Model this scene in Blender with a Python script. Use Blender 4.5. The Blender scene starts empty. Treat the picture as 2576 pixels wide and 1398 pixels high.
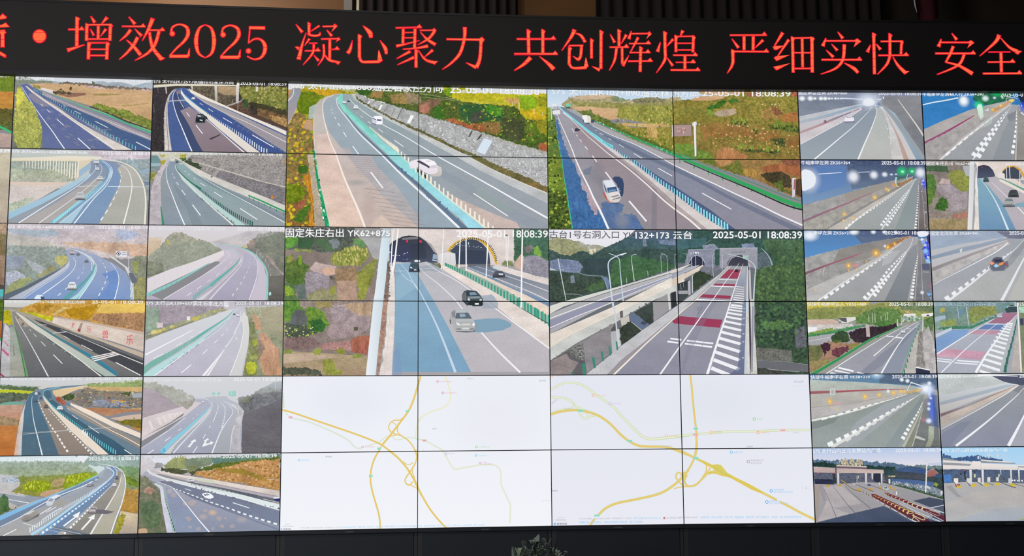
# Control-room video wall under an LED message board, built object by object.
import bpy, bmesh, math, random
from mathutils import Vector, Matrix
from mathutils.geometry import tessellate_polygon
sc = bpy.context.scene
C = sc.collection
PI = math.pi
# ------------------------------------------------------------------ camera, light, exposure
GROUND = 0.45                      # height of the lowest screen edge above the floor
cam = bpy.data.cameras.new('camera')
cam.sensor_width = 36.0
cam.lens = 36.0 * 2000.0 / 2576.0
cam.shift_x, cam.shift_y = 0.03122, 0.02629
cam.clip_start, cam.clip_end = 0.05, 200
camo = bpy.data.objects.new('camera', cam)
C.objects.link(camo)
camo.matrix_world = Matrix.Translation((0, 0, 1.3512 + GROUND)) @ Matrix.Rotation(PI / 2 + 0.09069, 4, 'X') @ Matrix.Rotation(-0.00390, 4, 'Z')
sc.camera = camo
vs = sc.view_settings
vs.view_transform = 'Standard'; vs.look = 'None'; vs.gamma = 1.0; vs.exposure = 0.0; vs.use_curve_mapping = False
wd = bpy.data.worlds.new('world'); sc.world = wd; wd.use_nodes = True
wd.node_tree.nodes['Background'].inputs[0].default_value = (0.75, 0.82, 1.0, 1)
wd.node_tree.nodes['Background'].inputs[1].default_value = 0.012
def area(name, loc, aim, size, power, col):
    l = bpy.data.lights.new(name, 'AREA'); l.shape = 'RECTANGLE'; l.size, l.size_y = size; l.energy = power; l.color = col
    o = bpy.data.objects.new(name, l); C.objects.link(o); o.location = loc
    o.rotation_euler = (Vector(aim) - Vector(loc)).to_track_quat('-Z', 'Y').to_euler()
    return o
area('unseen_side_light', (-7.0, 0.5, 3.2), (-3.2, 7.0, 2.6), (3.0, 2.2), 300, (0.92, 0.96, 1.0))  # unseen area light from the left, brightening boards and cabinets
area('ceiling_light_front', (-1.0, 3.0, 6.2), (-0.5, 6.6, 2.0), (5.0, 0.6), 60, (1.0, 0.96, 0.9))
area('ceiling_light_over_wall', (-3.4, 7.75, 6.9), (-2.7, 8.85, 5.1), (2.2, 0.3), 40, (1.0, 0.9, 0.78))
sc.cycles.transparent_max_bounces = 48
# ------------------------------------------------------------------ helpers
SAT = 1.0
def lin(h):
    r = []; q = [int(h[i:i + 2], 16) / 255 for i in (0, 2, 4)]; g = q[0] * .3 + q[1] * .59 + q[2] * .11
    for c in q:
        c = min(1, max(0, g + (c - g) * SAT))
        r.append(c / 12.92 if c <= .04045 else ((c + .055) / 1.055) ** 2.4)
    return tuple(r)
def tag(o, label=None, cat=None, group=None, kind=None):
    if label: o['label'] = label
    if cat: o['category'] = cat
    if group: o['group'] = group
    if kind: o['kind'] = kind
    return o
def empty(name, loc, rz=0):
    o = bpy.data.objects.new(name, None); C.objects.link(o); o.location = loc; o.rotation_euler = (0, 0, rz); o.empty_display_size = .1
    return o
def link(name, me, mat, parent=None):
    o = bpy.data.objects.new(name, me); C.objects.link(o)
    if mat: me.materials.append(mat)
    if parent: o.parent = parent
    return o
class MB:
    def __init__(s): s.v, s.f = [], []
    def add(s, v, f):
        n = len(s.v); s.v += [tuple(p) for p in v]; s.f += [tuple(i + n for i in q) for q in f]
    def box(s, x0, y0, z0, x1, y1, z1):
        s.add([(x0, y0, z0), (x1, y0, z0), (x1, y1, z0), (x0, y1, z0), (x0, y0, z1), (x1, y0, z1), (x1, y1, z1), (x0, y1, z1)],
              [(0, 3, 2, 1), (4, 5, 6, 7), (0, 1, 5, 4), (1, 2, 6, 5), (2, 3, 7, 6), (3, 0, 4, 7)])
    def tube(s, pts, rad, n=8):
        base = len(s.v); m = len(pts)
        for i, p in enumerate(pts):
            p = Vector(p); t = (Vector(pts[min(i + 1, m - 1)]) - Vector(pts[max(i - 1, 0)])).normalized()
            a = t.orthogonal().normalized(); b = t.cross(a)
            r = rad[i] if isinstance(rad, (list, tuple)) else rad
            for k in range(n):
                an = 2 * PI * k / n; s.v.append(tuple(p + a * (r * math.cos(an)) + b * (r * math.sin(an))))
        for i in range(m - 1):
            for k in range(n):
                s.f.append((base + i * n + k, base + i * n + (k + 1) % n, base + (i + 1) * n + (k + 1) % n, base + (i + 1) * n + k))
        s.f.append(tuple(base + k for k in range(n))[::-1]); s.f.append(tuple(base + (m - 1) * n + k for k in range(n)))
    def build(s, name, mat, parent=None, bevel=0, smooth=False):
        me = bpy.data.meshes.new(name); me.from_pydata(s.v, [], s.f); me.update()
        if smooth: me.polygons.foreach_set('use_smooth', [True] * len(me.polygons))
        o = link(name, me, mat, parent)
        if bevel:
            b = o.modifiers.new('bevel', 'BEVEL'); b.width = bevel; b.segments = 2; b.limit_method = 'ANGLE'
        return o
# ------------------------------------------------------------------ materials
def mat(name, col, rough=.6, spec=.3, noise=None, metal=0, bump=0, alt=None):
    m = bpy.data.materials.new(name); m.use_nodes = True; nt = m.node_tree; b = nt.nodes['Principled BSDF']
    b.inputs['Roughness'].default_value = rough; b.inputs['Metallic'].default_value = metal; b.inputs['Specular IOR Level'].default_value = spec
    c = lin(col)
    tc = nt.nodes.new('ShaderNodeTexCoord'); mp = nt.nodes.new('ShaderNodeMapping'); nz = nt.nodes.new('ShaderNodeTexNoise')
    nt.links.new(tc.outputs['Object'], mp.inputs[0]); nt.links.new(mp.outputs[0], nz.inputs['Vector'])
    s, amt, st = noise or (6, .12, (1, 1, 1))
    mp.inputs['Scale'].default_value = st; nz.inputs['Scale'].default_value = s; nz.inputs['Detail'].default_value = 4
    mx = nt.nodes.new('ShaderNodeMix'); mx.data_type = 'RGBA'
    a = lin(alt) if alt else tuple(x * (1 - amt) for x in c)
    mx.inputs[6].default_value = (*a, 1); mx.inputs[7].default_value = (*(c if alt else tuple(min(1, x * (1 + amt)) for x in c)), 1)
    nt.links.new(nz.outputs[0], mx.inputs[0]); nt.links.new(mx.outputs[2], b.inputs['Base Color'])
    if bump:
        bp = nt.nodes.new('ShaderNodeBump'); bp.inputs['Strength'].default_value = bump; bp.inputs['Distance'].default_value = .01
        nt.links.new(nz.outputs[0], bp.inputs['Height']); nt.links.new(bp.outputs[0], b.inputs['Normal'])
    return m
def picture_mat(name, alpha):
    """light-emitting screen surface: colour 'col' broken up towards 'alt' by noise; 'par' = amount, scale, stretch, opacity"""
    m = bpy.data.materials.new(name); m.use_nodes = True; nt = m.node_tree; N = nt.nodes; K = nt.links.new
    for n in list(N): N.remove(n)
    out = N.new('ShaderNodeOutputMaterial'); em = N.new('ShaderNodeEmission')
    def attr(a):
        n = N.new('ShaderNodeAttribute'); n.attribute_name = a; return n
    col, alt, par = attr('col'), attr('alt'), attr('par')
    sp = N.new('ShaderNodeSeparateXYZ'); K(par.outputs['Vector'], sp.inputs[0])
    tc = N.new('ShaderNodeTexCoord'); sx = N.new('ShaderNodeSeparateXYZ'); K(tc.outputs['Object'], sx.inputs[0])
    def mth(op, a, b):
        n = N.new('ShaderNodeMath'); n.operation = op
        for i, q in enumerate((a, b)):
            if isinstance(q, (int, float)): n.inputs[i].default_value = q
            else: K(q, n.inputs[i])
        return n.outputs[0]
    gx = mth('MULTIPLY', sx.outputs[0], sp.outputs[1]); gz = mth('MULTIPLY', mth('MULTIPLY', sx.outputs[2], sp.outputs[1]), sp.outputs[2])
    cb = N.new('ShaderNodeCombineXYZ'); K(gx, cb.inputs[0]); K(gz, cb.inputs[1])
    nz = N.new('ShaderNodeTexNoise'); nz.inputs['Scale'].default_value = 1; nz.inputs['Detail'].default_value = 4; nz.inputs['Roughness'].default_value = .62
    K(cb.outputs[0], nz.inputs['Vector'])
    mr = N.new('ShaderNodeMapRange'); mr.inputs[1].default_value = .38; mr.inputs[2].default_value = .64; K(nz.outputs[0], mr.inputs[0])
    f = mth('MULTIPLY', mr.outputs[0], sp.outputs[0])
    mx = N.new('ShaderNodeMix'); mx.data_type = 'RGBA'; K(f, mx.inputs[0]); K(col.outputs[0], mx.inputs[6]); K(alt.outputs[0], mx.inputs[7])
    n2 = N.new('ShaderNodeTexNoise'); n2.inputs['Scale'].default_value = 2.7; n2.inputs['Detail'].default_value = 1; K(cb.outputs[0], n2.inputs['Vector'])
    g = mth('ADD', mth('MULTIPLY', mth('MULTIPLY', mth('SUBTRACT', n2.outputs[0], .5), .8), sp.outputs[0]), 1.0)
    n3 = N.new('ShaderNodeTexNoise'); n3.inputs['Scale'].default_value = .22; n3.inputs['Detail'].default_value = 1; K(cb.outputs[0], n3.inputs['Vector'])
    g = mth('MULTIPLY', g, mth('ADD', mth('MULTIPLY', mth('MULTIPLY', mth('SUBTRACT', n3.outputs[0], .5), 1.1), sp.outputs[0]), 1.0))
    vm = N.new('ShaderNodeVectorMath'); vm.operation = 'SCALE'; K(mx.outputs[2], vm.inputs[0]); K(g, vm.inputs['Scale'])
    K(vm.outputs[0], em.inputs[0])
    if alpha:
        tr = N.new('ShaderNodeBsdfTransparent'); ms = N.new('ShaderNodeMixShader'); K(par.outputs['Alpha'], ms.inputs[0]); K(tr.outputs[0], ms.inputs[1]); K(em.outputs[0], ms.inputs[2]); K(ms.outputs[0], out.inputs[0])
    else: K(em.outputs[0], out.inputs[0])
    m.cycles.emission_sampling = 'NONE'
    return m
M_PIC, M_PICA = picture_mat('screen_picture', False), picture_mat('screen_picture_soft', True)
M_BEZ = mat('bezel_black', '1c1d21', .45)
M_BACK = mat('panel_back', '161616', .7)
# ------------------------------------------------------------------ picture drawing (flat, on each screen)
TEX = {'lf': (.85, 34, 1), 'gr': (.7, 55, .7), 'rk': (.8, 62, 1.1), 'dt': (.5, 20, 2.4), 'as': (.22, 14, 2.2), 'st': (.85, 90, .28)}
def curve(p, k=6, closed=False):
    if len(p) < 3 and not closed: return p
    n = len(p); o = []
    for i in range(n if closed else n - 1):
        if closed: a, b, c, d = p[i - 1], p[i], p[(i + 1) % n], p[(i + 2) % n]
        else: a, b, c, d = p[max(i - 1, 0)], p[i], p[i + 1], p[min(i + 2, n - 1)]
        for j in range(k):
            t = j / k; t2 = t * t; t3 = t2 * t
            o.append(tuple(.5 * (2 * b[q] + (c[q] - a[q]) * t + (2 * a[q] - 5 * b[q] + 4 * c[q] - d[q]) * t2 + (3 * b[q] - a[q] - 3 * c[q] + d[q]) * t3) for q in (0, 1)))
    if not closed: o.append(p[-1])
    return o
def arclen(p):
    s = [0]
    for a, b in zip(p, p[1:]): s.append(s[-1] + math.hypot(b[0] - a[0], b[1] - a[1]))
    return s
def at(p, s, q):
    for i in range(len(s) - 1):
        if s[i + 1] >= q or i == len(s) - 2:
            t = (q - s[i]) / max(1e-9, s[i + 1] - s[i]); return (p[i][0] + (p[i + 1][0] - p[i][0]) * t, p[i][1] + (p[i + 1][1] - p[i][1]) * t)
def ribbon(p, w0, w1, u0=0, u1=1):
    """quads along p, width w0 -> w1"""
    s = arclen(p); L = s[-1] or 1; e = []
    for i, q in enumerate(p):
        a, b = p[max(i - 1, 0)], p[min(i + 1, len(p) - 1)]; dx, dy = b[0] - a[0], b[1] - a[1]; l = math.hypot(dx, dy) or 1
        w = (w0 + (w1 - w0) * (u0 + (u1 - u0) * s[i] / L)) / 2; nx, ny = -dy / l * w, dx / l * w
        e.append(((q[0] + nx, q[1] + ny), (q[0] - nx, q[1] - ny)))
    return [[e[i][0], e[i + 1][0], e[i + 1][1], e[i][1]] for i in range(len(e) - 1)]
def inside(x, y, p):
    r = False; j = len(p) - 1
    for i in range(len(p)):
        if (p[i][1] > y) != (p[j][1] > y) and x < (p[j][0] - p[i][0]) * (y - p[i][1]) / (p[j][1] - p[i][1]) + p[i][0]: r = not r
        j = i
    return r
def tess(p):
    t = tessellate_polygon([[Vector((x, y, 0)) for x, y in p]])
    return [[p[i] for i in q] for q in t]
_txt = {}
def text_tris(s, bold):
    k = (s, bold)
    if k not in _txt:
        cu = bpy.data.curves.new('t', 'FONT'); cu.body = s; cu.resolution_u = 3; cu.offset = bold
        o = bpy.data.objects.new('t', cu); C.objects.link(o); dg = bpy.context.evaluated_depsgraph_get(); dg.update()
        me = bpy.data.meshes.new_from_object(o.evaluated_get(dg))
        v = [tuple(q.co[:2]) for q in me.vertices]; f = [tuple(q.vertices) for q in me.polygons]
        bpy.data.meshes.remove(me); bpy.data.objects.remove(o); bpy.data.curves.remove(cu)
        _txt[k] = (v, f)
    return _txt[k]
def text_quads(s, box, bold=.006, ref=None):
    v, f = text_tris(s, bold)
    r = text_tris(s, .006)[0]
    if not v: return []
    x0, x1 = min(p[0] for p in r), max(p[0] for p in r); y0, y1 = min(p[1] for p in r), max(p[1] for p in r)
    a, b, c, d = box; q = []
    for x, y in v:
        u, w = (x - x0) / (x1 - x0), (y1 - y) / (y1 - y0)
        q.append(tuple((a[i] * (1 - u) + b[i] * u) * (1 - w) + (d[i] * (1 - u) + c[i] * u) * w for i in (0, 1)))
    return [[q[i] for i in t] for t in f]
ROUGH = {'lf': (12, 8), 'rk': (11, 4), 'st': (9, 6), 'gr': (13, 4)}
WM, HM, RIM = 1220.0, 684.3, 3.4
def draw(ops, seed):
    """-> faces (poly, colours, alt, par, opacity-per-vertex, layer) and caption faces"""
    rnd = random.Random(seed); F = []; T = []
    for li, op in enumerate(ops):
        kind, col, tex, al, arg, pp = op.split('|')
        al = float(al)
        if al <= 0: continue
        n = [float(q) for q in pp.split()]; p = list(zip(n[::2], n[1::2]))
        def put(poly, c=None, o=None, alt=None, par=(0, 1, 1)):
            F.append((poly, c, alt or c[0], par, o or [al] * len(poly), li))
        if kind == 'F':
            if arg == '1': p = curve(p, 4, True)
            alt = None; par = (0, 1, 1)
            if tex:
                k, ac = tex.split(':'); par = TEX[k]; alt = lin(ac)
            if '>' in col or '/' in col:
                ax = 1 if '>' in col else 0; ca, cb = [lin(q) for q in col.replace('/', '>').split('>')]
                lo, hi = min(q[ax] for q in p), max(q[ax] for q in p)
                H = HM * 2.2
                if ax: lo, hi = max(lo, -60), min(hi, H)
                fn = lambda q: tuple(ca[i] + (cb[i] - ca[i]) * min(1, max(0, (q[ax] - lo) / max(1e-6, hi - lo))) for i in (0, 1, 2))
            else:
                cc = lin(col); fn = lambda q: cc
            if tex and k in ROUGH:
                step, amp = ROUGH[k]; q = []
                for u, w in zip(p, p[1:] + p[:1]):
                    l = math.hypot(w[0] - u[0], w[1] - u[1]); m = max(1, min(60, int(l / step)))
                    for s in range(m):
                        f = s / m; j = rnd.uniform(-amp, amp) * (1 if l > step else .3)
                        q.append((u[0] + (w[0] - u[0]) * f - (w[1] - u[1]) / (l or 1) * j, u[1] + (w[1] - u[1]) * f + (w[0] - u[0]) / (l or 1) * j))
                p0, p = p, q
            for t in tess(p): put(t, [fn(q) for q in t], None, alt, par)
            if tex and k == 'lf':                                       # leaf clumps in the two colours of the area
                xs = [q[0] for q in p0]; ys = [q[1] for q in p0]
                xa, xb, ya, yb = max(0, min(xs)), min(WM * 2, max(xs)), max(0, min(ys)), min(HM * 2, max(ys))
                for _ in range(min(150, int((xb - xa) * (yb - ya) / 900))):
                    x, y = rnd.uniform(xa, xb), rnd.uniform(ya, yb)
                    if not inside(x, y, p0): continue
                    c = fn((x, y)); x += rnd.uniform(-14, 14); y += rnd.uniform(-12, 12); f = rnd.uniform(0, .75); g = rnd.uniform(.8, 1.25); c = tuple((c[i] * (1 - f) + alt[i] * f) * g for i in (0, 1, 2))
                    r = rnd.uniform(5, 15); an = rnd.uniform(0, PI)
                    q = [(x + r * rnd.uniform(.6, 1.25) * math.cos(an + 2 * PI * i / 7), y + r * .8 * rnd.uniform(.6, 1.25) * math.sin(an + 2 * PI * i / 7)) for i in range(7)]
                    put(q, [c] * 7, None, alt, (.5, 70, 1))
        elif kind == 'L':
            w0, w1 = [float(q) for q in arg.split()]; c = lin(col)
            for q in ribbon(curve(p), w0, w1): put(q, [c] * 4)
        elif kind == 'D':
            w0, w1, m, duty, pw, t0, t1 = [float(q) for q in arg.split()]; m = int(m); c = lin(col)
            p = curve(p); s = arclen(p); L = s[-1]
            for i in range(m):
                a = t0 + (t1 - t0) * (i / m) ** pw; b = t0 + (t1 - t0) * ((i + 1) / m) ** pw; b = a + (b - a) * duty
                seg = [at(p, s, L * (a + (b - a) * k / 3)) for k in range(4)]
                for q in ribbon(seg, w0 + (w1 - w0) * a, w0 + (w1 - w0) * b): put(q, [c] * 4)
        elif kind == 'P':
            w0, w1, h0, h1, m, pw, lean = [float(q) for q in arg.split()]; m = int(m); c = lin(col)
            p = curve(p); s = arclen(p); L = s[-1]
            for i in range(m):
                u = (i / max(1, m - 1)) ** pw; x, y = at(p, s, L * u); w = (w0 + (w1 - w0) * u) / 2; h = h0 + (h1 - h0) * u
                put([(x - w, y), (x + w, y), (x + w + lean * h, y - h), (x - w + lean * h, y - h)], [c] * 4)
        elif kind == 'E':
            rx, ry, edge = [float(q) for q in arg.split()]; c = lin(col); x, y = p[0]; k = 18
            ring = lambda f: [(x + rx * f * math.cos(2 * PI * i / k), y + ry * f * math.sin(2 * PI * i / k)) for i in range(k)]
            if edge: put(ring(1), [c] * k)
            else:
                rs = [(0, al), (.3, al * .93), (.55, al * .6), (.78, al * .22), (1, 0)]
                for (f0, a0), (f1, a1) in zip(rs, rs[1:]):
                    r0, r1 = ring(f0), ring(f1)
                    for i in range(k):
                        j = (i + 1) % k
                        if f0 == 0: put([(x, y), r1[i], r1[j]], [c] * 3, [a0, a1, a1])
                        else: put([r0[i], r1[i], r1[j], r0[j]], [c] * 4, [a0, a1, a1, a0])
        elif kind == 'S':
            m, s0, s1, asp, ang = [float(q) for q in arg.split()]; cs = [lin(q) for q in col.split(';')]
            xs = [q[0] for q in p]; ys = [q[1] for q in p]; g = 0; tr = 0
            while g < m and tr < m * 30:
                tr += 1; x, y = rnd.uniform(min(xs), max(xs)), rnd.uniform(min(ys), max(ys))
                if not inside(x, y, p): continue
                g += 1; r = rnd.uniform(s0, s1) / 2; an = ang + rnd.uniform(-.3, .3); c = rnd.choice(cs); q = []
                for i in range(7):
                    t = 2 * PI * i / 7; k = r * rnd.uniform(.7, 1.2); ex, ey = k * asp ** .5 * math.cos(t), k / asp ** .5 * math.sin(t)
                    q.append((x + ex * math.cos(an) + ey * math.sin(an), y - ex * math.sin(an) + ey * math.cos(an)))
                put(q, [c] * 7)
        elif kind == 'C':                                          # a small car seen from the road camera
            g = tex.split(';'); a, b, c2, d = p; c = lin(col); k = lambda f: tuple(x * f for x in c)
            def cp(l, cc):
                q = [tuple((a[i] * (1 - u) + b[i] * u) * (1 - w) + (d[i] * (1 - u) + c2[i] * u) * w for i in (0, 1)) for u, w in l]
                for t in tess(q): put(t, [cc] * 3)
            cp([(-.04, .82), (1.04, .82), (1.02, 1.04), (0, 1.04)], lin(g[1]))
            cp([(.03, .46), (.97, .46), (1, .7), (.98, .95), (.02, .95), (0, .7)], k(.55))
            cp([(.18, .08), (.3, 0), (.72, 0), (.84, .08), (.97, .46), (.99, .72), (.01, .72), (.03, .46)], c)
            cp([(.24, .12), (.78, .12), (.89, .42), (.12, .42)], lin(g[0]))
            cp([(.2, .78), (.8, .78), (.76, .92), (.24, .92)], k(.25))
            for q in g[2:]:
                cp([(.04, .52), (.22, .54), (.2, .66), (.04, .64)], lin(q)); cp([(.96, .52), (.78, .54), (.8, .66), (.96, .64)], lin(q))
        elif kind == 'T':
            part, s = arg.split('~', 1); c = lin(col)
            dst = T if part == 'caption' else F
            if tex:
                for q in text_quads(s, p, .03): dst.append((q, [lin(tex)] * len(q), lin(tex), (0, 1, 1), [al * .8 if part == 'caption' else al] * len(q), li, len(T) and s))
            for q in text_quads(s, p, .012 if part == 'caption' else .004): dst.append((q, [c] * len(q), c, (0, 1, 1), [al] * len(q), li + .5, s))
    return F, T
def clip(face, X0, Y0, X1, Y1):
    poly, cs, alt, par, op = face[:5]
    xs = [q[0] for q in poly]; ys = [q[1] for q in poly]
    if max(xs) <= X0 or min(xs) >= X1 or max(ys) <= Y0 or min(ys) >= Y1: return None
    if min(xs) >= X0 and max(xs) <= X1 and min(ys) >= Y0 and max(ys) <= Y1: return poly, cs, op
    pts = [(*q, *c, o) for q, c, o in zip(poly, cs, op)]
    for ax, lim, sg in ((0, X0, 1), (0, X1, -1), (1, Y0, 1), (1, Y1, -1)):
        o = []
        for i in range(len(pts)):
            a, b = pts[i - 1], pts[i]; da, db = sg * (a[ax] - lim), sg * (b[ax] - lim)
            if (da < 0) != (db < 0):
                t = da / (da - db); o.append(tuple(u + (v - u) * t for u, v in zip(a, b)))
            if db >= 0: o.append(b)
        pts = o
        if len(pts) < 3: return None
    return [q[:2] for q in pts], [q[2:5] for q in pts], [q[5] for q in pts]
def picture_mesh(name, faces, X0, Y0, parent, base, y0=0.0, step=4e-5):
    if faces: step = min(step, .0055 / (max(f[5] for f in faces) + 2))
    V, Fa, cc, ca, cp, mi = [], [], [], [], [], []
    x0, y0m, x1, y1 = X0 + RIM, Y0 + RIM, X0 + WM - RIM, Y0 + HM - RIM
    def emit(poly, cs, alt, par, op, y):
        n = len(V); V.extend(((px - X0 - WM / 2) / 1000, y, (Y0 + HM - py) / 1000) for px, py in poly)
        r = list(range(n, n + len(poly)))
        (ax, ay), (bx, by), (dx, dy) = poly[0], poly[1], poly[2]
        area2 = sum(poly[i - 1][0] * poly[i][1] - poly[i][0] * poly[i - 1][1] for i in range(len(poly)))
        if abs(area2) < 1e-6: del V[n:]; return
        if area2 > 0: r.reverse(); cs = cs[::-1]; op = op[::-1]
        Fa.append(r)
        for c, o in zip(cs, op): cc.extend((*c, 1)); ca.extend((*alt, 1)); cp.extend((*par, o))
        mi.append(0 if min(op) >= .999 else 1)
    if base: emit([(x0, y0m), (x1, y0m), (x1, y1), (x0, y1)], [base] * 4, base, (0, 1, 1), [1] * 4, y0)
    for f in faces:
        r = clip(f, x0, y0m, x1, y1)
        if r: emit(r[0], r[1], f[2], f[3], r[2], y0 - step * (f[5] + 1))
    if not Fa: return None
    me = bpy.data.meshes.new(name); me.from_pydata(V, [], Fa)
    for nm, dat in (('col', cc), ('alt', ca), ('par', cp)):
        a = me.attributes.new(nm, 'FLOAT_COLOR', 'CORNER'); a.data.foreach_set('color', dat)
    me.materials.append(M_PIC); me.materials.append(M_PICA); me.polygons.foreach_set('material_index', mi)
    me.update()
    o = bpy.data.objects.new(name, me); C.objects.link(o); o.parent = parent
    return o
# ------------------------------------------------------------------ the setting
W, H = 1.22, 0.6843
GAP = [(-6.6497, 6.8063), (-5.4339, 6.9076), (-4.2181, 7.0089), (-3.0024, 7.1103), (-1.7865, 7.211), (-0.5706, 7.3107), (0.6466, 7.3927), (1.865, 7.4566), (3.0845, 7.4916), (4.304, 7.5255), (5.5235, 7.5595), (6.743, 7.5935)]                        # plan positions of the joints between panel columns, left to right
def joint(k): return Vector((*GAP[k + 2], 0))
M_WALL = mat('wall_plaster', '3a3026', .8, noise=(3, .2, (1, 1, 1)))
M_WOOD = mat('brown_board', '7a5330', .5, noise=(2.2, .14, (1, 1, 9)))
M_FLOOR = mat('floor_tile', '4a4b4e', .4)
M_CURT = mat('dark_curtain', '2e2624', .9, noise=(30, .2, (1, 1, .1)))
M_GREY = mat('grey_strip', '8c8680', .6); M_BRASS = mat('pale_metal', 'f2e6cc', .3, metal=.3)
def slab(name, b, m, bevel=0):
    q = MB(); q.box(*b); return tag(q.build(name, m, None, bevel), kind='structure')
slab('floor', (-9, -2, -.1, 9, 9.6, 0), M_FLOOR)
slab('wall_back', (-9, 9.2, 0, 9, 9.4, 6.6), M_WALL)
BY = 9.16
slab('trim_1', (-6.974, BY - .03, 3.4, -1.608, BY, 6.5), M_WOOD)
slab('trim_2', (-1.608, BY - .05, 3.4, -1.512, BY, 6.5), M_GREY)
slab('trim_3', (-1.45, BY - .10, 3.4, -1.417, BY - .06, 6.5), M_BRASS, .004)
slab('trim_4', (0.539, BY - .05, 3.4, 1.392, BY, 6.5), M_WOOD)
slab('trim_5', (0.463, BY - .045, 3.4, 0.535, BY, 6.5), M_WOOD)

def curtain(x0, x1, z0, z1, y, folds, amp, seed):
    rnd = random.Random(seed); n = folds * 8; q = MB()
    ph = [rnd.uniform(-.5, .5) for _ in range(folds + 2)]
    for i in range(n + 1):
        t = i / n; a = t * folds; k = int(a); w = amp * (.55 + .45 * math.cos(ph[k] * 3))
        yy = y - w * (.5 + .5 * math.cos(2 * PI * a + ph[k] * .3))
        x = x0 + (x1 - x0) * t
        for z, s in ((z0, 1.0), ((z0 + z1) / 2, .85), (z1, .6)): q.v.append((x, y + (yy - y) * s, z))
    for i in range(n):
        for j in (0, 1): q.f.append((i * 3 + j, i * 3 + 3 + j, i * 3 + 4 + j, i * 3 + 1 + j))
    return q
# ------------------------------------------------------------------ video wall panels
def frame_mb(w, h, rim, y0, y1):
    q = MB(); a = w / 2
    q.box(-a, y0, 0, -a + rim, y1, h); q.box(a - rim, y0, 0, a, y1, h); q.box(-a + rim, y0, 0, a - rim, y1, rim); q.box(-a + rim, y0, h - rim, a - rim, y1, h)
    return q
_fm = frame_mb(W - .0002, H - .0002, .0034, -.007, .012).build('bezel', M_BEZ)
_bk = MB(); _bk.box(-W / 2 + .03, .012, .03, W / 2 - .03, .11, H - .03); _bk.box(-W / 2 + .2, .11, .12, W / 2 - .2, .15, H - .12); _bk = _bk.build('rear_housing', M_BACK)
ROWS = 6
def panel(k, r, label, faces, texts, X0, Y0, bg):
    a, b = joint(k), joint(k + 1); c = (a + b) / 2; c.z = GROUND + (ROWS - 1 - r) * H
    th = math.atan2(b.y - a.y, b.x - a.x)
    t = tag(empty('display_panel', c, th), label, 'screen', 'video wall panels')
    for src in (_fm, _bk):
        o = src.copy(); C.objects.link(o); o.parent = t
    s = picture_mesh('screen', faces, X0, Y0, t, bg)
    groups = {}
    for f in texts: groups.setdefault(int(f[5]), []).append(f)
    for g in sorted(groups):
        picture_mesh('caption_text', [(*q[:5], i * .02) for i, q in enumerate(groups[g])] if 0 else [(*q[:5], 0 if q[5] == g else 2) for q in groups[g]], X0, Y0, s, None, -.0064)
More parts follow.
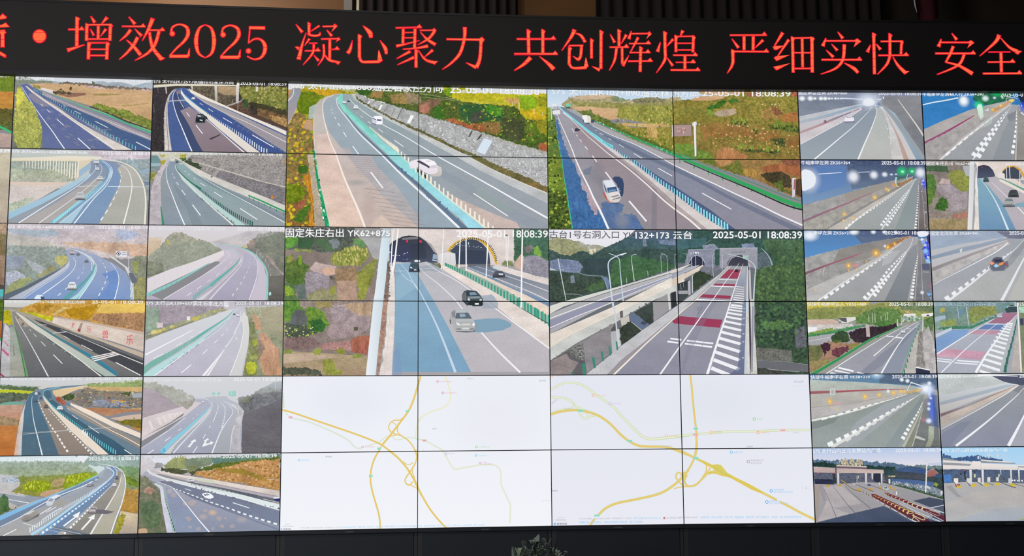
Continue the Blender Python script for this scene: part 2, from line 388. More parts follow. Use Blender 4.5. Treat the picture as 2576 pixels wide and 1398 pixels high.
DATA = r'''@|-1|0|1|1|cut-off screen showing a green bank over an orange field|1|8c8c90
F|8a9a3a>6f8a36|gr:556a20|1|0|-132 34 1226 -4 1219 163 -122 199
F|cf8f4a>c89a48|dt:8a5a28|1|0|-122 193 1221 158 1218 319 -113 341
F|7a7038>6d7040|lf:4a4a28|1|0|-114 330 1218 317 1222 519 -102 510
F|c0a8a0>b8a49c|dt:a89088|1|0|-106 450 1216 552 1223 695 -89 722
L|48b878||1|15.2 20.3|-110 385 907 448 1115 491 1218 544
L|3a8a58||1|4.1 4.1|-111 374 1114 476 1217 523
T|e8ecec||1|caption~18:08:39|1029 7 1177 3 1178 28 1031 32
@|-1|1|1|1|cut-off screen showing a plain beige slope|1|8c8c90
F|cfc8b0>b8a898|dt:b8ac98|1|0|-90 18 1222 -8 1220 692 -51 707
F|d0ccc6||1|0|-90 18 1222 -8 1221 41 -87 67
T|f4f4f8||1|caption~18:08:39|1027 11 1210 7 1211 39 1029 42
@|-1|2|1|1|cut-off screen showing a brown rocky slope|1|8c8c90
F|c8b098>7a5f50|rk:8a7058|1|0|-52 4 1220 -12 1221 693 -10 698
F|9a8a68>8a6a50|lf:6a6a48|1|0|-45 111 1219 97 1218 291 -34 302
F|5a504c|lf:44403c|1|0|-18 562 1220 554 1216 592 -16 598
F|58b8bc||1|0|-16 598 1211 592 1218 619 1219 656 -12 662
F|6a8a90||1|0|-12 662 1219 656 1221 693 -10 698
@|-1|3|1|1|cut-off screen showing green bushes and a lettered wall|1|8c8c90
F|6a8a2a>54702a|lf:2e4418|1|0|-11 -1 1220 -6 1222 203 2 205
F|c07840>a86838|dt:8a5028|1|0|1 184 1221 189 1221 341 10 341
F|48a068||1|0|10 336 1216 341 1214 365 12 362
F|d8d0d4|dt:b8b0b4|1|0|12 362 1217 365 1222 685 31 681
@|0|0|1|1|screen showing a blue-grey motorway past orange fields, yellow trees at left|0.72|8c8c90
F|cfd6e2>dfe3ea||1|0|-26 -9 1222 -37 1227 116 -18 141
F|a9bac8|dt:8fa2b2|1|0|166 54 249 35 344 50 423 57 555 57 661 63 713 43 777 39 820 54 872 40 926 41 990 56 1044 72 1102 59 1161 38 1214 20 1216 105 168 104
F|8f9a88>9aa294|lf:6a7868|1|0|-8 35 44 23 91 16 144 35 186 48 217 41 270 40 318 56 345 75 146 93 -4 124
F|dcae78>e0ab6c|dt:c08a50|1|0|130 82 240 72 397 71 555 71 677 74 821 88 1216 105 1229 504 1046 429 776 305 562 242 339 173 232 125 131 99
F|dcb8b8|lf:b88a8c|1|0|598 75 693 68 768 86 875 103 1035 108 1195 119 1217 130 1216 105 874 90 742 109 636 100
F|8c7a68|lf:5a5a50|1|0|376 66 449 59 566 62 677 62 767 77 874 86 1034 89 1216 99 1216 107 981 107 822 104 662 80 503 76 382 74
F|a87058|dt:8a5848|1|0|343 148 480 154 627 153 623 173 534 192 466 199 391 178
F|6a5c40|lf:48402c|1|0|332 140 379 142 496 153 506 164 428 169 349 170
F|78683c|lf:504828|1|0|389 127 405 119 426 127 432 141 390 144
F|6a5030||1|0|478 114 485 96 499 100 503 117 492 137 479 128
F|b09048|dt:7a6a38|1|0|681 164 770 153 919 156 962 158 798 175 697 177
F|c8a058|dt:9a7a40|1|0|944 262 1066 249 1188 230 1189 238 1067 260 955 271
F|6a7058|lf:4a5448|1|0|676 43 684 40 701 68 735 72 736 81 677 74
F|e8e0dc>d8ccc6||1|0|232 114 334 135 336 172 237 135
F|b8a83c|lf:7a7a30|1|0|146 91 193 92 231 120 227 136 189 120 157 101
F|9a9aa6>6d74a4|as:8088a8|1|0|52 93 73 84 112 80 130 88 158 110 232 139 339 173 563 264 777 338 993 435 1220 541 1225 689 236 697 184 460 107 250 65 145
F|5a6aae>5f70aa|as:7078a4|1|0|52 93 104 80 131 96 354 279 601 414 949 676 241 686 262 570 224 426 166 305 98 184
F|486a9c>3f5f98|as:5a74a0|1|0|131 91 158 110 244 158 383 234 619 341 941 475 1222 597 1225 689 1055 686 784 506 461 333 245 192
F|8c86a0|as:7a80a8|1|0|124 172 171 179 257 236 317 291 249 287 174 249 131 205
F|b0a0a8|dt:98929c|1|0|243 147 383 223 618 313 940 436 1220 549 1221 583 942 487 672 352 405 256 245 181
S|a89ca0;98949f||0.35|60 10.5 31.5 4 -0.25|173 227 889 504 1105 613 580 676 364 513
F|e8d6c8>dcd2ca|dt:c8c0b8|1|0|92 103 105 103 170 154 278 230 407 312 570 426 785 545 1063 683 896 685 679 535 463 378 301 269 149 160
L|f4eee8||1|2.6 6.3|192 182 279 247 409 340 571 454 760 579 912 682
L|e8f0f8||1|3.1 9.4|64 112 98 167 165 272 254 398 343 513 399 595 462 683
L|eef2f8||1|4.2 4.2|235 267 255 286
L|eef2f8||1|4.7 4.7|290 318 321 346
L|eef2f8||1|5.8 5.8|381 406 443 460
L|eef2f8||1|8.4 8.4|571 576 685 680
L|eef2f8||1|3.1 3.1|429 269 459 288
L|eef2f8||1|4.2 4.2|532 325 591 354
L|eef2f8||1|5.2 5.2|717 417 831 474
L|eef2f8||1|7.3 7.3|1084 602 1222 673
L|d8dae4||1|2.1 4.7|286 180 458 255 672 352 887 437 1102 529 1221 577
P|6ad8d8||1|3.7 6.3 15.7 39.3 44 1.3 0|170 143 277 202 407 289 541 368 676 458 806 539 946 615 1081 680
L|44b87c||1|4.2 23.1|328 171 456 221 617 285 831 360 1046 446 1219 510
L|a8e0c0||1|1 2.6|328 168 456 218 617 280 831 351 1046 436 1218 498
F|4a4c44||1|0|669 276 776 305 992 402 1218 482 1218 493 992 419 777 324 659 285
F|9ab030>8aa030|lf:55581c|1|1|696 284 711 256 764 257 807 271 871 286 914 308 967 301 1031 323 1075 355 1140 371 1194 387 1221 415 1223 476 1099 434 938 375 830 332
F|98988e>6a7268|lf:7c8074|1|0|0 80 52 95 100 217 177 316 230 432 278 697 3 701 -1 353
F|d8cc38>b8bc48|lf:7c8c34|1|1|25 124 54 120 87 173 116 222 176 294 223 404 260 520 253 603 236 686 96 694 25 618 5 463 12 352 20 230
S|d8d468;a8b858;e8dc50;6f8a44||0.8|170 5.2 17.8 1.4 1|25 129 64 129 177 305 254 515 236 686 101 688 7 463
F|e0d830|lf:b8b830|1|0|28 124 54 129 88 184 80 240 41 307 20 274
T|f0f2f6||1|caption~S75 太行山K67+200固定石家庄方向|8 25 342 17 344 53 10 50
T|f4f6f8|a8b0bc|1|caption~2025-05-01 18:08:39|872 22 1200 20 1201 46 873 47
@|0|1|1|1|hazy feed of a curved pale viaduct motorway|0.85|8c8c90
F|c2c8cc>c8ccc8|dt:b0b8b8|1|0|-8 -3 1235 -9 1244 351 -3 365
F|d6c8d4>d8ccd0|lf:bcb0bc|1|0|660 4 1235 2 1239 130 795 97 688 54
F|c4c8c6>bcc6bc||1|0|-7 36 635 27 767 64 768 92 -4 91
F|b4bcb8>a8b4a4|lf:8a9a88|1|0|-4 91 585 105 588 204 563 216 0 201
F|b8c0a8>c4c0b8|lf:94a07c|1|0|0 190 223 198 379 185 536 205 596 259 488 305 5 310
F|d8ccc4>dcd2d2|dt:c4b4ac|1|0|-6 305 488 310 285 444 133 533 1 589
F|e0c8b8||1|0|0 305 488 305 478 327 281 335 1 332
F|c4ccb8|lf:a0b090|1|0|0 507 130 462 212 445 143 527 1 591
F|a8b8bc>a8a8a8|lf:7c9098|1|0|899 84 1237 74 1247 462 1189 462 1159 297 1060 160
F|98b0c0||1|0|1113 187 1218 152 1220 213 1124 209
F|7888a0||1|0|1169 286 1221 282 1222 318 1175 316
F|e8dfd0>e8dcc0||1|0|1 91 270 73 479 59 783 61 789 86 584 83 271 90 2 110
F|ece2c8>e4d4b4||1|0|2 110 271 90 584 80 700 84 690 115 585 111 376 108 2 116
F|e0d0b4>d8ccb8||1|0|580 111 689 90 701 115 604 193 590 260 565 282
P|f0e8d8||1|5.2 9.4 57.2 155.9 20 1 0|108 177 202 182 327 191 422 217 496 250 546 271 585 254
F|98b8d0>a0bcd4||1|0|593 193 690 115 695 170 641 220 596 259
F|8898b4>9aa4ac|as:8f9ab0|1|0|3 643 287 504 541 354 669 259 697 164 690 104 763 89 847 96 953 111 1059 149 1131 242 1181 363 1201 517 1196 687 6 697
F|7898c4>7e9cc0|as:8aa0bc|1|0|721 98 796 135 845 190 831 257 700 412 498 600 543 682 782 680 936 410 962 255 929 178 848 113
F|b0aaa8|as:a4a4a8|1|0|594 353 747 263 826 257 750 346 573 512 398 683 88 686 391 503
F|b8b4ae>aeb0a4|as:a8a8a0|1|0|969 122 1060 154 1131 242 1181 363 1201 687 782 691 949 327 962 244 928 172
F|a8cce0>9cc4dc||1|0|1 589 285 450 540 304 693 214 697 236 541 354 287 504 4 648
L|88bcd8||1|6.2 31.2|774 97 827 129 866 179 867 234 802 323 675 440 523 556 372 683
L|8fe0ea||1|3.1 13.5|820 246 750 329 649 435 522 551 397 672
P|8ef0f4||1|3.6 7.3 10.4 36.4 32 1.2 0|801 301 700 412 599 496 498 595 397 678
F|b8d8e4>a8cce0||1|0|870 157 888 217 828 323 732 428 651 511 543 682 429 683 575 556 701 440 833 301 861 212
L|d8eef8||1|1.6 3.1|789 100 849 151 856 218 822 312 701 445 449 677
L|eef6fc||1|2.6 10.4|795 94 864 146 887 212 834 334 733 450 569 682
L|f0f4f8||1|2.6 9.4|711 103 739 158 714 214 593 331 289 542 93 680
L|ecf0f4||1|2.1 6.8|753 108 791 158 773 235 626 391 268 679
D|f4f8fa||1|3.1 11.4 10 0.5 1.4 0 1|944 172 965 244 940 366 871 526 782 680
L|f4f2ec||1|2.6 12.5|927 117 1018 177 1061 298 1052 436 1001 678
L|ece4d0||1|5.2 17.7|794 87 953 108 1081 176 1159 308 1189 462 1187 682
L|e4ecf4||1|3.1 3.1|588 339 750 332
L|e4ecf4||1|4.2 4.2|849 335 1160 335
C|e4e8ee|8898ac;4a4e5a|1|0|721 87 768 86 769 130 722 131
C|e8ecf0|8898ac;4a4e5a|1|0|739 161 770 161 771 188 740 189
C|e8e8e8|98a0a8;4a4e5a|1|0|752 241 804 240 806 279 753 280
C|ccd0d4|98a4ac;4a4e5a|1|0|574 392 652 391 655 462 577 463
T|f4f4f8||1|caption~S75 太行山K92+462固定林州方向|8 11 661 15 662 42 9 41
T|f4f4f8|b8b0bc|1|caption~2025-05-01 18:08:39|787 12 1214 11 1215 40 788 42
@|0|2|1|1|hazy feed of a curving blue motorway with a white car and a white road sign|0.9|8c8c90
F|cfc8d0>d4c4bc|lf:bcb0b8|1|0|-5 -6 1232 -6 1230 306 -1 313
F|b4bcd0|lf:98a4c0|1|0|940 46 1035 51 1130 77 1146 99 1053 138 974 133 942 90
F|b0bccc>b8c0cc|lf:a0b0bc|1|0|-3 48 193 57 374 51 452 72 443 104 299 122 144 112 40 86
F|d8c0a8>dcb8a0|lf:c49a80|1|0|456 170 715 157 1227 175 1230 306 926 264 665 222
F|c8c8c8>c8bca8|lf:b4b0a8|1|0|-1 86 145 123 352 159 510 213 507 288 253 258 4 194
F|a8b0b0>8c988c|lf:788878|1|0|-2 189 200 204 406 208 505 218 528 288 540 332 490 386 314 484 164 581 21 683
F|9aa4b4|lf:8a94a4|1|0|-2 292 142 291 164 334 121 399 9 421
F|b8bcc4|rk:98a0a0|1|0|147 307 236 344 341 397 384 424 313 451 240 430 196 366
F|a8acc0>98a0b4|rk:d0d4e0|1|0|5 447 75 420 159 457 176 490 112 549 20 560
F|a8a868|lf:c8c078|1|1|420 311 450 289 502 286 529 310 525 353 474 375 432 348
F|a8a070|lf:80886c|1|1|282 462 372 392 423 386 430 413 344 462 288 484
F|8a9868|lf:a8a86c|1|1|7 597 85 522 171 490 217 489 213 516 143 570 64 624 9 645
F|5f6c78||1|0|8 635 164 570 314 489 476 402 496 397 315 516 116 634 11 688
F|a0a08a>8a9080|lf:707868|1|0|1109 285 1230 284 1220 690 1106 690 1079 469
F|b0a868|lf:788060|1|0|1157 480 1214 469 1215 685 1121 685 1108 577
F|909c64|lf:b0b068|1|0|1085 328 1137 334 1154 393 1130 447 1086 383
F|a4aec8>7c9acc|as:8ea4cc|1|0|26 688 316 532 496 402 540 332 505 240 562 218 640 233 771 276 929 356 1036 432 1080 523 1096 690
F|6f92d0|as:86a4d4|1|0|829 449 962 405 981 497 940 691 785 691 899 524
F|c8ccd8>b0b8cc||1|0|31 683 216 581 416 451 506 386 540 342 547 375 467 451 217 623 143 682
L|c0c8d8||1|3.1 7.2|543 337 527 396 417 483 267 575 138 677
L|e8eef4||1|2.1 4.6|545 337 532 396 468 461 317 564 158 682
F|d8d8d8>ccd0d4||1|0|582 223 717 230 886 286 1024 388 1079 496 1095 685 1116 685 1105 502 1055 394 928 302 744 233
L|e8e4dc||1|4.1 10.3|583 234 667 266 731 314 764 374
L|5ca8a8||1|5.1 36|763 357 755 417 696 503 577 622 517 681
F|a8dce0||1|0|758 357 769 374 756 444 687 552 628 627 558 681 615 681 680 622 758 492 780 395
L|e8f2fa||1|2.1 7.2|719 287 768 352 783 406 757 482 689 600 635 681
L|e4ecf4||1|2.1 5.7|615 250 694 293 737 352 740 417
L|f0f4f8||1|2.6 8.2|575 304 600 347 579 418 495 504 330 634
L|f0f4f8||1|2.1 8.2|898 346 952 410 978 486 972 567 948 680
D|f0f4f8||1|2.6 9.3 9 0.45 1.4 0 1|793 314 841 362 875 443 862 524 795 680
D|f0f4f8||1|2.6 7.2 7 0.4 1.5 0 1|671 369 663 433 613 504 509 601 420 681
F|e4e4ec||1|0|944 240 1040 243 1042 296 943 291
E|484858||1|18.5 18.5 1|967 264
E|e8e8ee||1|13.4 13.4 1|967 264
F|484858||1|0|960 253 970 256 975 275 963 272
L|9a9aa8||1|5.1 5.1|994 256 1036 257
L|9a9aa8||1|5.1 5.1|994 272 1036 274
L|d0d0d8||1|5.1 6.2|1056 242 1061 404
F|a8a8b0||1|0|1043 247 1061 247 1063 285 1044 285
F|6a7080||1|0|1062 437 1099 442 1131 496 1137 523 1096 534 1068 469
F|dce4ec|rk:98a4b0|1|0|1080 529 1101 534 1111 690 1085 690
S|e8ecf0||1|14 5.1 10.3 1 0|749 227 874 265 980 318 1109 431 1114 453 1023 361 928 308 770 243
C|d8c8c8|806c70;4a4e5a|1|0|547 231 583 231 584 277 548 277
C|9098b0|606880;4a4e5a|1|0|599 258 636 258 636 283 600 284
C|8890a8|505870;4a4e5a|1|0|674 323 710 322 711 347 675 347
C|f0f2f8|808c94;4a4e5a|1|0|537 526 614 525 617 595 540 595
F|dcecfc||1|0|260 666 280 642 320 639 342 660 322 682 261 682
F|4a5a80||1|0|311 655 342 655 345 682 317 682
T|f4f4f8||1|caption~S75 太行山K95+400固定林州方向|3 16 658 16 659 44 5 45
T|f4f4f8||1|caption~2025-05-01 18:08:39|785 13 1217 12 1218 40 786 41
@|0|3|1|1|screen showing a grey motorway under a golden slope with red characters on a wall|1|8c8c90
F|d8dadc>c0bcac||1|0|-5 -6 476 -7 223 74 112 90 1 117
F|9a9a90|dt:80847c|1|0|-2 64 121 69 197 68 137 90 71 90 0 96
F|e0b858>d0a050|lf:b07c38|1|0|222 47 322 -2 1220 -4 1225 309 1157 298 741 191 431 148 381 170 122 95
F|f0d070>e8c468|dt:d8ac50|1|0|807 40 1216 28 1218 115 944 126 789 110
F|d8c080|dt:b8984c|1|0|420 132 459 95 509 62 561 68 481 111 431 143
F|c89838|lf:8a6428|1|0|253 47 354 36 427 52 387 84 327 116 275 100
F|c89828|lf:a07820|1|0|531 89 633 67 807 45 769 116 729 169 637 175 559 148
F|a07858>8c6c54|lf:c49a70|1|0|769 126 944 121 1099 115 1218 109 1219 282 1052 255 896 217 766 180
S|6a5040;8a6850;c8a480||0.8|90 5.1 15.3 2.5 1.5|769 126 1219 120 1219 282 1052 250 792 180
L|b89858||1|8.2 5.1|833 35 789 110 730 185
F|d8d038|lf:989820|1|1|127 95 183 101 256 117 328 138 421 154 417 186 361 181 278 154 174 117
F|f0e0a0||1|0|138 106 278 154 418 197 413 202 257 154 138 114
F|c8b828|lf:8a9024|1|0|0 101 56 93 73 144 87 218 51 224 5 203
F|b0a898>6a6a6c|as:787878|1|0|55 82 101 93 225 127 413 202 693 282 1216 518 1222 688 225 686 105 288
F|8a8a88>606266|as:707274|1|0|71 106 107 106 333 245 544 405 872 688 240 686 109 266
F|b0a494|dt:8c8884|1|0|109 149 186 149 280 218 190 245 117 202
F|c8b8a0>c0b0a0||1|0|412 197 641 266 850 352 1215 475 1214 523 955 416 694 319 434 223
F|e4d6cc>d8c8bc|dt:c8b4a8|1|0|431 154 741 202 1001 266 1220 309 1220 464 953 373 642 287 418 202
F|c8b0a0||1|0|436 148 741 196 1219 287 1220 314 741 210 431 159
F|a89484||1|0|684 202 665 287 636 282 664 207
F|a03c38||1|0|646 258 664 261 657 287 641 279
F|7a6a60||1|0|124 152 140 154 135 168 120 165
C|8a8478|504c48;4a4e5a|1|0|160 202 183 202 184 226 161 226
F|484a50|as:585a5e|1|0|253 170 332 218 488 298 750 448 1065 608 1221 678 1216 523 850 373 590 287
F|9a8f84||1|0|257 154 434 213 616 287 434 234 289 181
F|6a6c70|as:787a7c|1|0|487 266 695 341 1008 464 1214 544 1214 518 955 416 668 309
L|3f7f94||1|4.1 30.6|191 149 280 218 385 282 490 346 647 437 805 533 995 667
P|3a8ab0||1|3.6 7.1 10.2 35.7 34 1.1 0|491 357 648 442 805 538 995 672
F|dcd6c8>a8b8b0||1|0|102 112 123 117 281 224 491 362 701 490 995 683 892 682 651 528 441 389 230 234
F|5f6466||1|0|283 266 440 378 651 528 892 682 867 682 625 528 388 352
S|8c9c96||1|40 8.2 20.4 1 0|336 314 441 384 651 533 872 682 862 677 625 522 399 362
L|ece8e0||1|2 9.2|261 234 388 336 545 442 703 560 862 685
L|e8e8ea||1|2.6 10.2|101 149 143 224 214 341 303 495 410 684
L|e8e8ea||1|3.6 3.6|231 264 245 280
L|e8e8ea||1|4.1 4.1|266 303 293 328
L|e8e8ea||1|5.1 5.1|333 372 373 414
L|e8e8ea||1|7.1 7.1|442 487 522 567
L|e8e8ea||1|4.1 4.1|523 322 575 350
L|e8e8ea||1|5.6 5.6|677 401 774 452
L|e8e8ea||1|8.2 8.2|978 557 1195 672
L|e8e8ea||1|5.1 5.1|429 298 544 285
L|e8e8ea||1|3.1 3.1|301 224 378 223
L|dcdad4||1|2.6 8.2|497 266 617 314 852 416 957 464 1213 571
L|f0ecea||1|8.2 8.2|763 512 967 467
L|f0ecea||1|9.2 9.2|774 528 988 475
L|f0ecea||1|10.2 10.2|790 544 1004 485
L|d07070||1|7.1 7.1|608 207 589 245
L|d07070||1|4.1 4.1|588 218 613 218
T|e06468||1|slogan~乐|717 234 759 234 761 293 719 293
T|e06468||1|slogan~兽|852 268 906 268 908 343 854 344
T|e06468||1|slogan~乐|1060 314 1122 314 1124 400 1062 400
T|d88888||1|slogan~丑|584 204 610 204 612 247 586 247
F|d8d4d8>b4b4b4|dt:98989c|1|0|18 208 63 256 85 685 -1 685 1 447
F|a8b0a8>a8a498|dt:8a948a|1|0|63 250 98 245 151 394 209 686 83 685
L|64706c||1|2 7.1|100 394 112 500
L|70a070||1|5.1 30.6|98 234 133 341 163 447 193 553 224 683
L|38503c||1|2 5.1|106 245 150 389 219 681
L|c06888||1|15.3 20.4|5 437 32 463 66 495
L|b88098||1|8.2 10.2|17 362 60 415
L|b898a0||1|4.1 5.1|26 282 61 330
L|a04868||1|15.3 15.3|-2 654 37 683
T|f0f0f0|a8a49c|1|caption~S75 太行山K100+675遥控石家庄方向|6 5 692 5 693 34 7 31
T|f4f0e0|b89850|1|caption~25-05-01 18:08:39|754 4 1199 4 1200 34 755 32
@|0|4|1|1|screen showing a viaduct over orange earth with junk yards and a grey road|1|8c8c90
F|d0d4da>ccccc8||1|0|-9 -5 1222 -2 1225 104 -3 109
F|b8c0c4>a8b4a8|dt:98a4a0|1|0|-6 57 100 68 252 79 353 82 303 100 -4 94
F|a8b884>a0ac70|lf:7c9058|1|0|708 65 862 55 1068 45 1223 30 1226 115 967 108 761 97
F|6a8058|lf:4c6048|1|0|-5 73 75 71 166 84 323 87 334 100 284 121 -3 104
F|c0c838||1|0|-3 107 153 113 284 124 275 147 -1 141
F|70806c>686c5c|lf:3c4840|1|0|-2 135 275 145 257 194 3 234
F|74a898||1|0|3 234 87 214 218 220 209 246 4 244
F|c8a898>c49074|dt:a87860|1|0|4 244 209 241 180 381 11 390
F|b09878|lf:806c4c|1|0|8 338 185 370 177 427 13 436
F|c88850>b87038|dt:a8602c|1|0|12 421 167 422 150 688 25 686
F|d8b880>c8a880|dt:b09068|1|0|709 86 1220 93 1229 347 973 272 714 197
F|a0947c>8c8880|rk:585c60|1|0|509 174 635 144 735 92 865 124 1221 136 1226 273 1077 283 870 271 716 259
F|788098|rk:b0b4b8|1|0|796 208 970 198 1100 225 1102 262 947 272 798 250
S|c86050;d8a848;5878a8;e8e0d0;486048;484c50;b87850||0.8|130 6.1 19.2 1.6 0.1|535 175 710 112 1221 136 1226 273 973 277 716 249
F|546440|lf:2e4028|1|0|529 175 599 143 636 165 627 196 587 201
F|586840|lf:384828|1|0|1015 151 1071 130 1123 135 1108 162
L|d8a848||1|7.1 7.1|960 208 1079 220
L|d8a848||1|5.1 5.1|1074 220 1068 251
L|d8a848||1|5.1 5.1|966 208 964 235
F|a8acb0||1|0|1123 151 1222 141 1223 183 1140 188
F|b07c58>d0a890|dt:a06848|1|0|717 270 922 277 1222 294 1222 442 1003 377 821 313
F|8a8c94||1|0|915 350 1078 315 1217 305 1218 326 1028 356 925 361
F|d0b8a8||1|0|951 366 1130 336 1218 331 1220 379 1029 388
F|8a8438>907838|lf:5c5820|1|1|988 393 1183 373 1218 395 1217 458 1134 441 1030 409
F|b88848||1|0|1109 446 1217 453 1218 484
F|e8d0a8>dcc098||1|0|451 119 582 99 709 78 715 91 609 133 559 159 489 185 457 148
L|c8a878||1|2.5 2.5|471 117 476 169
L|c8a878||1|2.5 2.5|489 114 494 163
L|c8a878||1|2.5 2.5|507 112 512 157
L|c8a878||1|2.5 2.5|526 109 530 150
L|c8a878||1|2.5 2.5|544 106 548 144
L|c8a878||1|2.5 2.5|562 104 566 138
L|c8a878||1|2.5 2.5|580 101 584 132
L|c8a878||1|2.5 2.5|598 99 602 126
L|c8a878||1|2.5 2.5|617 96 620 119
L|c8a878||1|2.5 2.5|635 94 638 113
L|c8a878||1|2.5 2.5|653 91 656 107
L|c8a878||1|2.5 2.5|671 89 675 101
L|c8a878||1|2.5 2.5|690 86 693 94
L|c8a878||1|2.5 2.5|708 84 711 88
F|70889c>6a8090|as:7c8c98|1|0|255 152 304 126 404 95 556 80 709 70 709 78 456 111 436 132 484 185 614 243 1221 552 1226 702 215 689 213 339 228 220
F|54748c>506878|as:64808f|1|0|210 267 255 157 284 132 325 132 329 226 380 341 436 461 532 693 215 689 211 443
F|a09488>8c8078|as:948880|1|0|329 220 389 200 427 268 517 363 624 478 846 694 532 690 435 445 373 309
F|4f7080>3c5a70|as:486878|1|0|385 111 431 122 449 195 517 248 565 300 775 438 984 555 1169 693 954 690 726 500 462 268 377 163
F|a89c90>8c8680|as:989088|1|0|563 248 640 269 875 397 1219 563 1222 642 1035 535 773 396 590 290
F|f0e2d4>ecdccc||1|0|603 227 769 291 978 398 1219 500 1215 542 980 445 719 312 609 248
F|e4d8c8>eadccc||1|0|366 158 398 195 462 268 568 358 725 479 953 685 856 684 624 478 443 279 378 195
L|70c8d0||1|3 5.1|370 121 377 158 441 237 494 284
L|78c0cc||1|5.1 7.1|375 127 405 111 506 93
P|68d0d8||1|4.1 8.1 15.2 43 36 1.2 0|447 258 515 316 620 395 725 479 857 585 1005 686
L|f4f8f8||1|10.1 10.1|722 464 724 495
L|f4f8f8||1|10.1 10.1|741 479 742 511
L|f4f8f8||1|10.1 10.1|758 490 759 527
F|e8c8b0>d8b0a0|dt:d8a890|1|0|181 391 201 287 196 495 180 686 150 685 171 494
F|e0d8d4>b8c0c0|dt:c8c8c8|1|0|255 152 228 220 217 308 216 391 211 495 212 686 180 686 188 443 206 287 237 194
L|e8eef4||1|2 11.1|286 168 277 199 284 278 307 402 343 527 388 683
D|f4f0ea||1|4.1 17.2 16 0.55 1.2 0 1|333 200 356 257 384 320 439 414 503 503 558 592 612 670
L|f0ece8||1|1.5 4.6|504 524 536 561 569 613
D|f0e8e0||1|5.1 18.2 20 0.5 1.2 0 1|412 268 518 383 624 489 730 599 816 689
L|e8dcd0||1|2 5.1|389 210 463 289 623 457 831 684
L|f0eae4||1|2.5 7.1|615 275 772 359 929 455 1086 535 1213 607
L|f0eeea||1|4.6 4.6|625 335 673 369
L|f0eeea||1|5.6 5.6|767 433 861 496
L|f0eeea||1|7.1 7.1|1080 640 1148 685
L|f0eeea||1|2.5 2.5|579 274 606 290
L|d8d8d4||0.7|4.1 4.1|216 498 421 481
L|d8d8d4||0.7|4.1 4.1|421 481 618 468
L|d8d8d4||0.7|4.1 4.1|725 461 1005 440
L|d8d8d4||0.7|2 2|215 487 618 463
C|6a7888|404c58;4a4e5a|1|0|292 194 328 194 329 218 293 218
C|60707c|384450;4a4e5a|1|0|325 132 350 132 351 153 326 153
C|687480|404850;4a4e5a|1|0|342 174 367 174 368 195 343 194
C|807870|4c4844;4a4e5a|1|0|380 242 421 242 422 273 382 273
C|f4f4f6|a0a0a8;4a4e5a|1|0|492 253 543 253 545 292 494 292
C|e0e8f0|909cac;4a4e5a|1|0|300 132 325 132 326 160 301 160
F|b87058|rk:8a4838|1|0|474 177 509 172 562 217 561 248 522 237 480 206
C|8090a0|506070;4a4e5a|1|0|423 184 449 185 450 211 424 211
T|f4f4f6|b0b4bc|1|caption~S75 太行山K106+260遥控石家庄方向|7 3 690 4 692 31 8 29
T|f4f4f0|a8a8a0|1|caption~25-05-01 18:08:28|726 5 1180 6 1181 30 727 31
@|0|5|1|1|screen showing a busy motorway with a white van, arrows and yellow-green poplars|1|8c8c90
F|d8e4ec>c8d8d4||1|0|24 -11 1224 5 1232 194 34 177
F|a8bcc0>9cb0a0|lf:8aa098|1|0|664 3 1219 10 1224 140 988 115 753 80
F|e8ecf0||1|0|686 3 782 10 731 74 676 35
F|b4c4c0>a4b090|lf:889878|1|0|27 43 243 51 507 49 747 63 857 156 619 185 197 190 34 177
F|c8ccd0>c4b8b0|dt:b4acac|1|0|33 155 196 169 262 223 216 254 150 296 310 352 426 364 313 405 209 446 48 476
F|8898a8|rk:d8e0e8|1|0|60 188 186 179 215 222 147 232 62 220
F|909c58>a8a048|lf:70803c|1|0|197 179 513 173 777 150 862 156 728 241 571 303 415 348 283 341 140 307 216 254
F|c8a888>c4a080|dt:a88868|1|0|387 310 518 291 597 271 571 303 426 359 384 348
F|c0a880|lf:9a8a58|1|0|493 200 599 201 580 254 507 269 454 269
F|b4c030>a0b030|st:6c7c20|1|0|587 185 645 170 698 165 740 152 793 150 800 188 727 230 649 272 576 281
F|b4c030>98a82c|st:68781c|1|0|232 255 283 223 356 214 419 209 480 258 455 290 382 316 255 298
S|c8d838;8c9c24;d8dc58||0.9|40 7.4 19 2.5 1.5|232 255 356 214 480 258 382 310 255 298
S|c8d838;8c9c24;d8dc58||0.9|36 7.4 19 2.5 1.5|587 185 777 150 800 188 623 277
F|9cb83c|lf:78982c|1|0|571 292 675 240 862 156 863 173 675 261 572 313
F|98a0ac>9098a4|as:a8b0b8|1|0|41 316 257 340 416 364 323 395 209 436 123 392 42 353
L|e8e8e4||1|4.2 7.4|117 370 207 388 291 405
L|d8d8d8||1|3.2 4.2|40 305 152 333 257 346
F|56784c>64804c|lf:385838|1|0|58 348 78 327 110 349 130 424 147 461 219 425 137 466 50 502 43 369
F|88a878>a0a068|lf:5c8060|1|0|966 99 1223 118 1220 302 1097 300 1104 203 1053 138
F|d0a860>b89048|lf:a07838|1|0|1102 300 1214 302 1217 506 1067 493 1083 353
F|5c7838|lf:8c9c30|1|0|1098 192 1152 204 1212 237 1208 280 1144 268 1095 246
F|dcc8a8>a8a098|dt:c4b090|1|0|1067 487 1217 516 1218 688 1011 684
F|7c8438|lf:c0ac40|1|0|1048 540 1083 504 1106 541 1088 611 1064 680 1016 679
F|a8b4c0>b0aca8|as:a0a4a8|1|0|52 539 210 462 416 370 702 251 863 167 919 120 902 92 966 93 1020 105 1075 149 1099 208 1102 300 1075 418 979 686 58 677
F|7890ac>7888a0||1|0|52 545 211 478 520 339 863 183 885 200 698 294 522 377 265 506 55 619
F|98a4b4>a8a8a8|as:b0a8a8|1|0|55 619 264 500 678 315 895 189 930 125 983 126 990 169 867 286 682 411 427 599 288 676 58 677
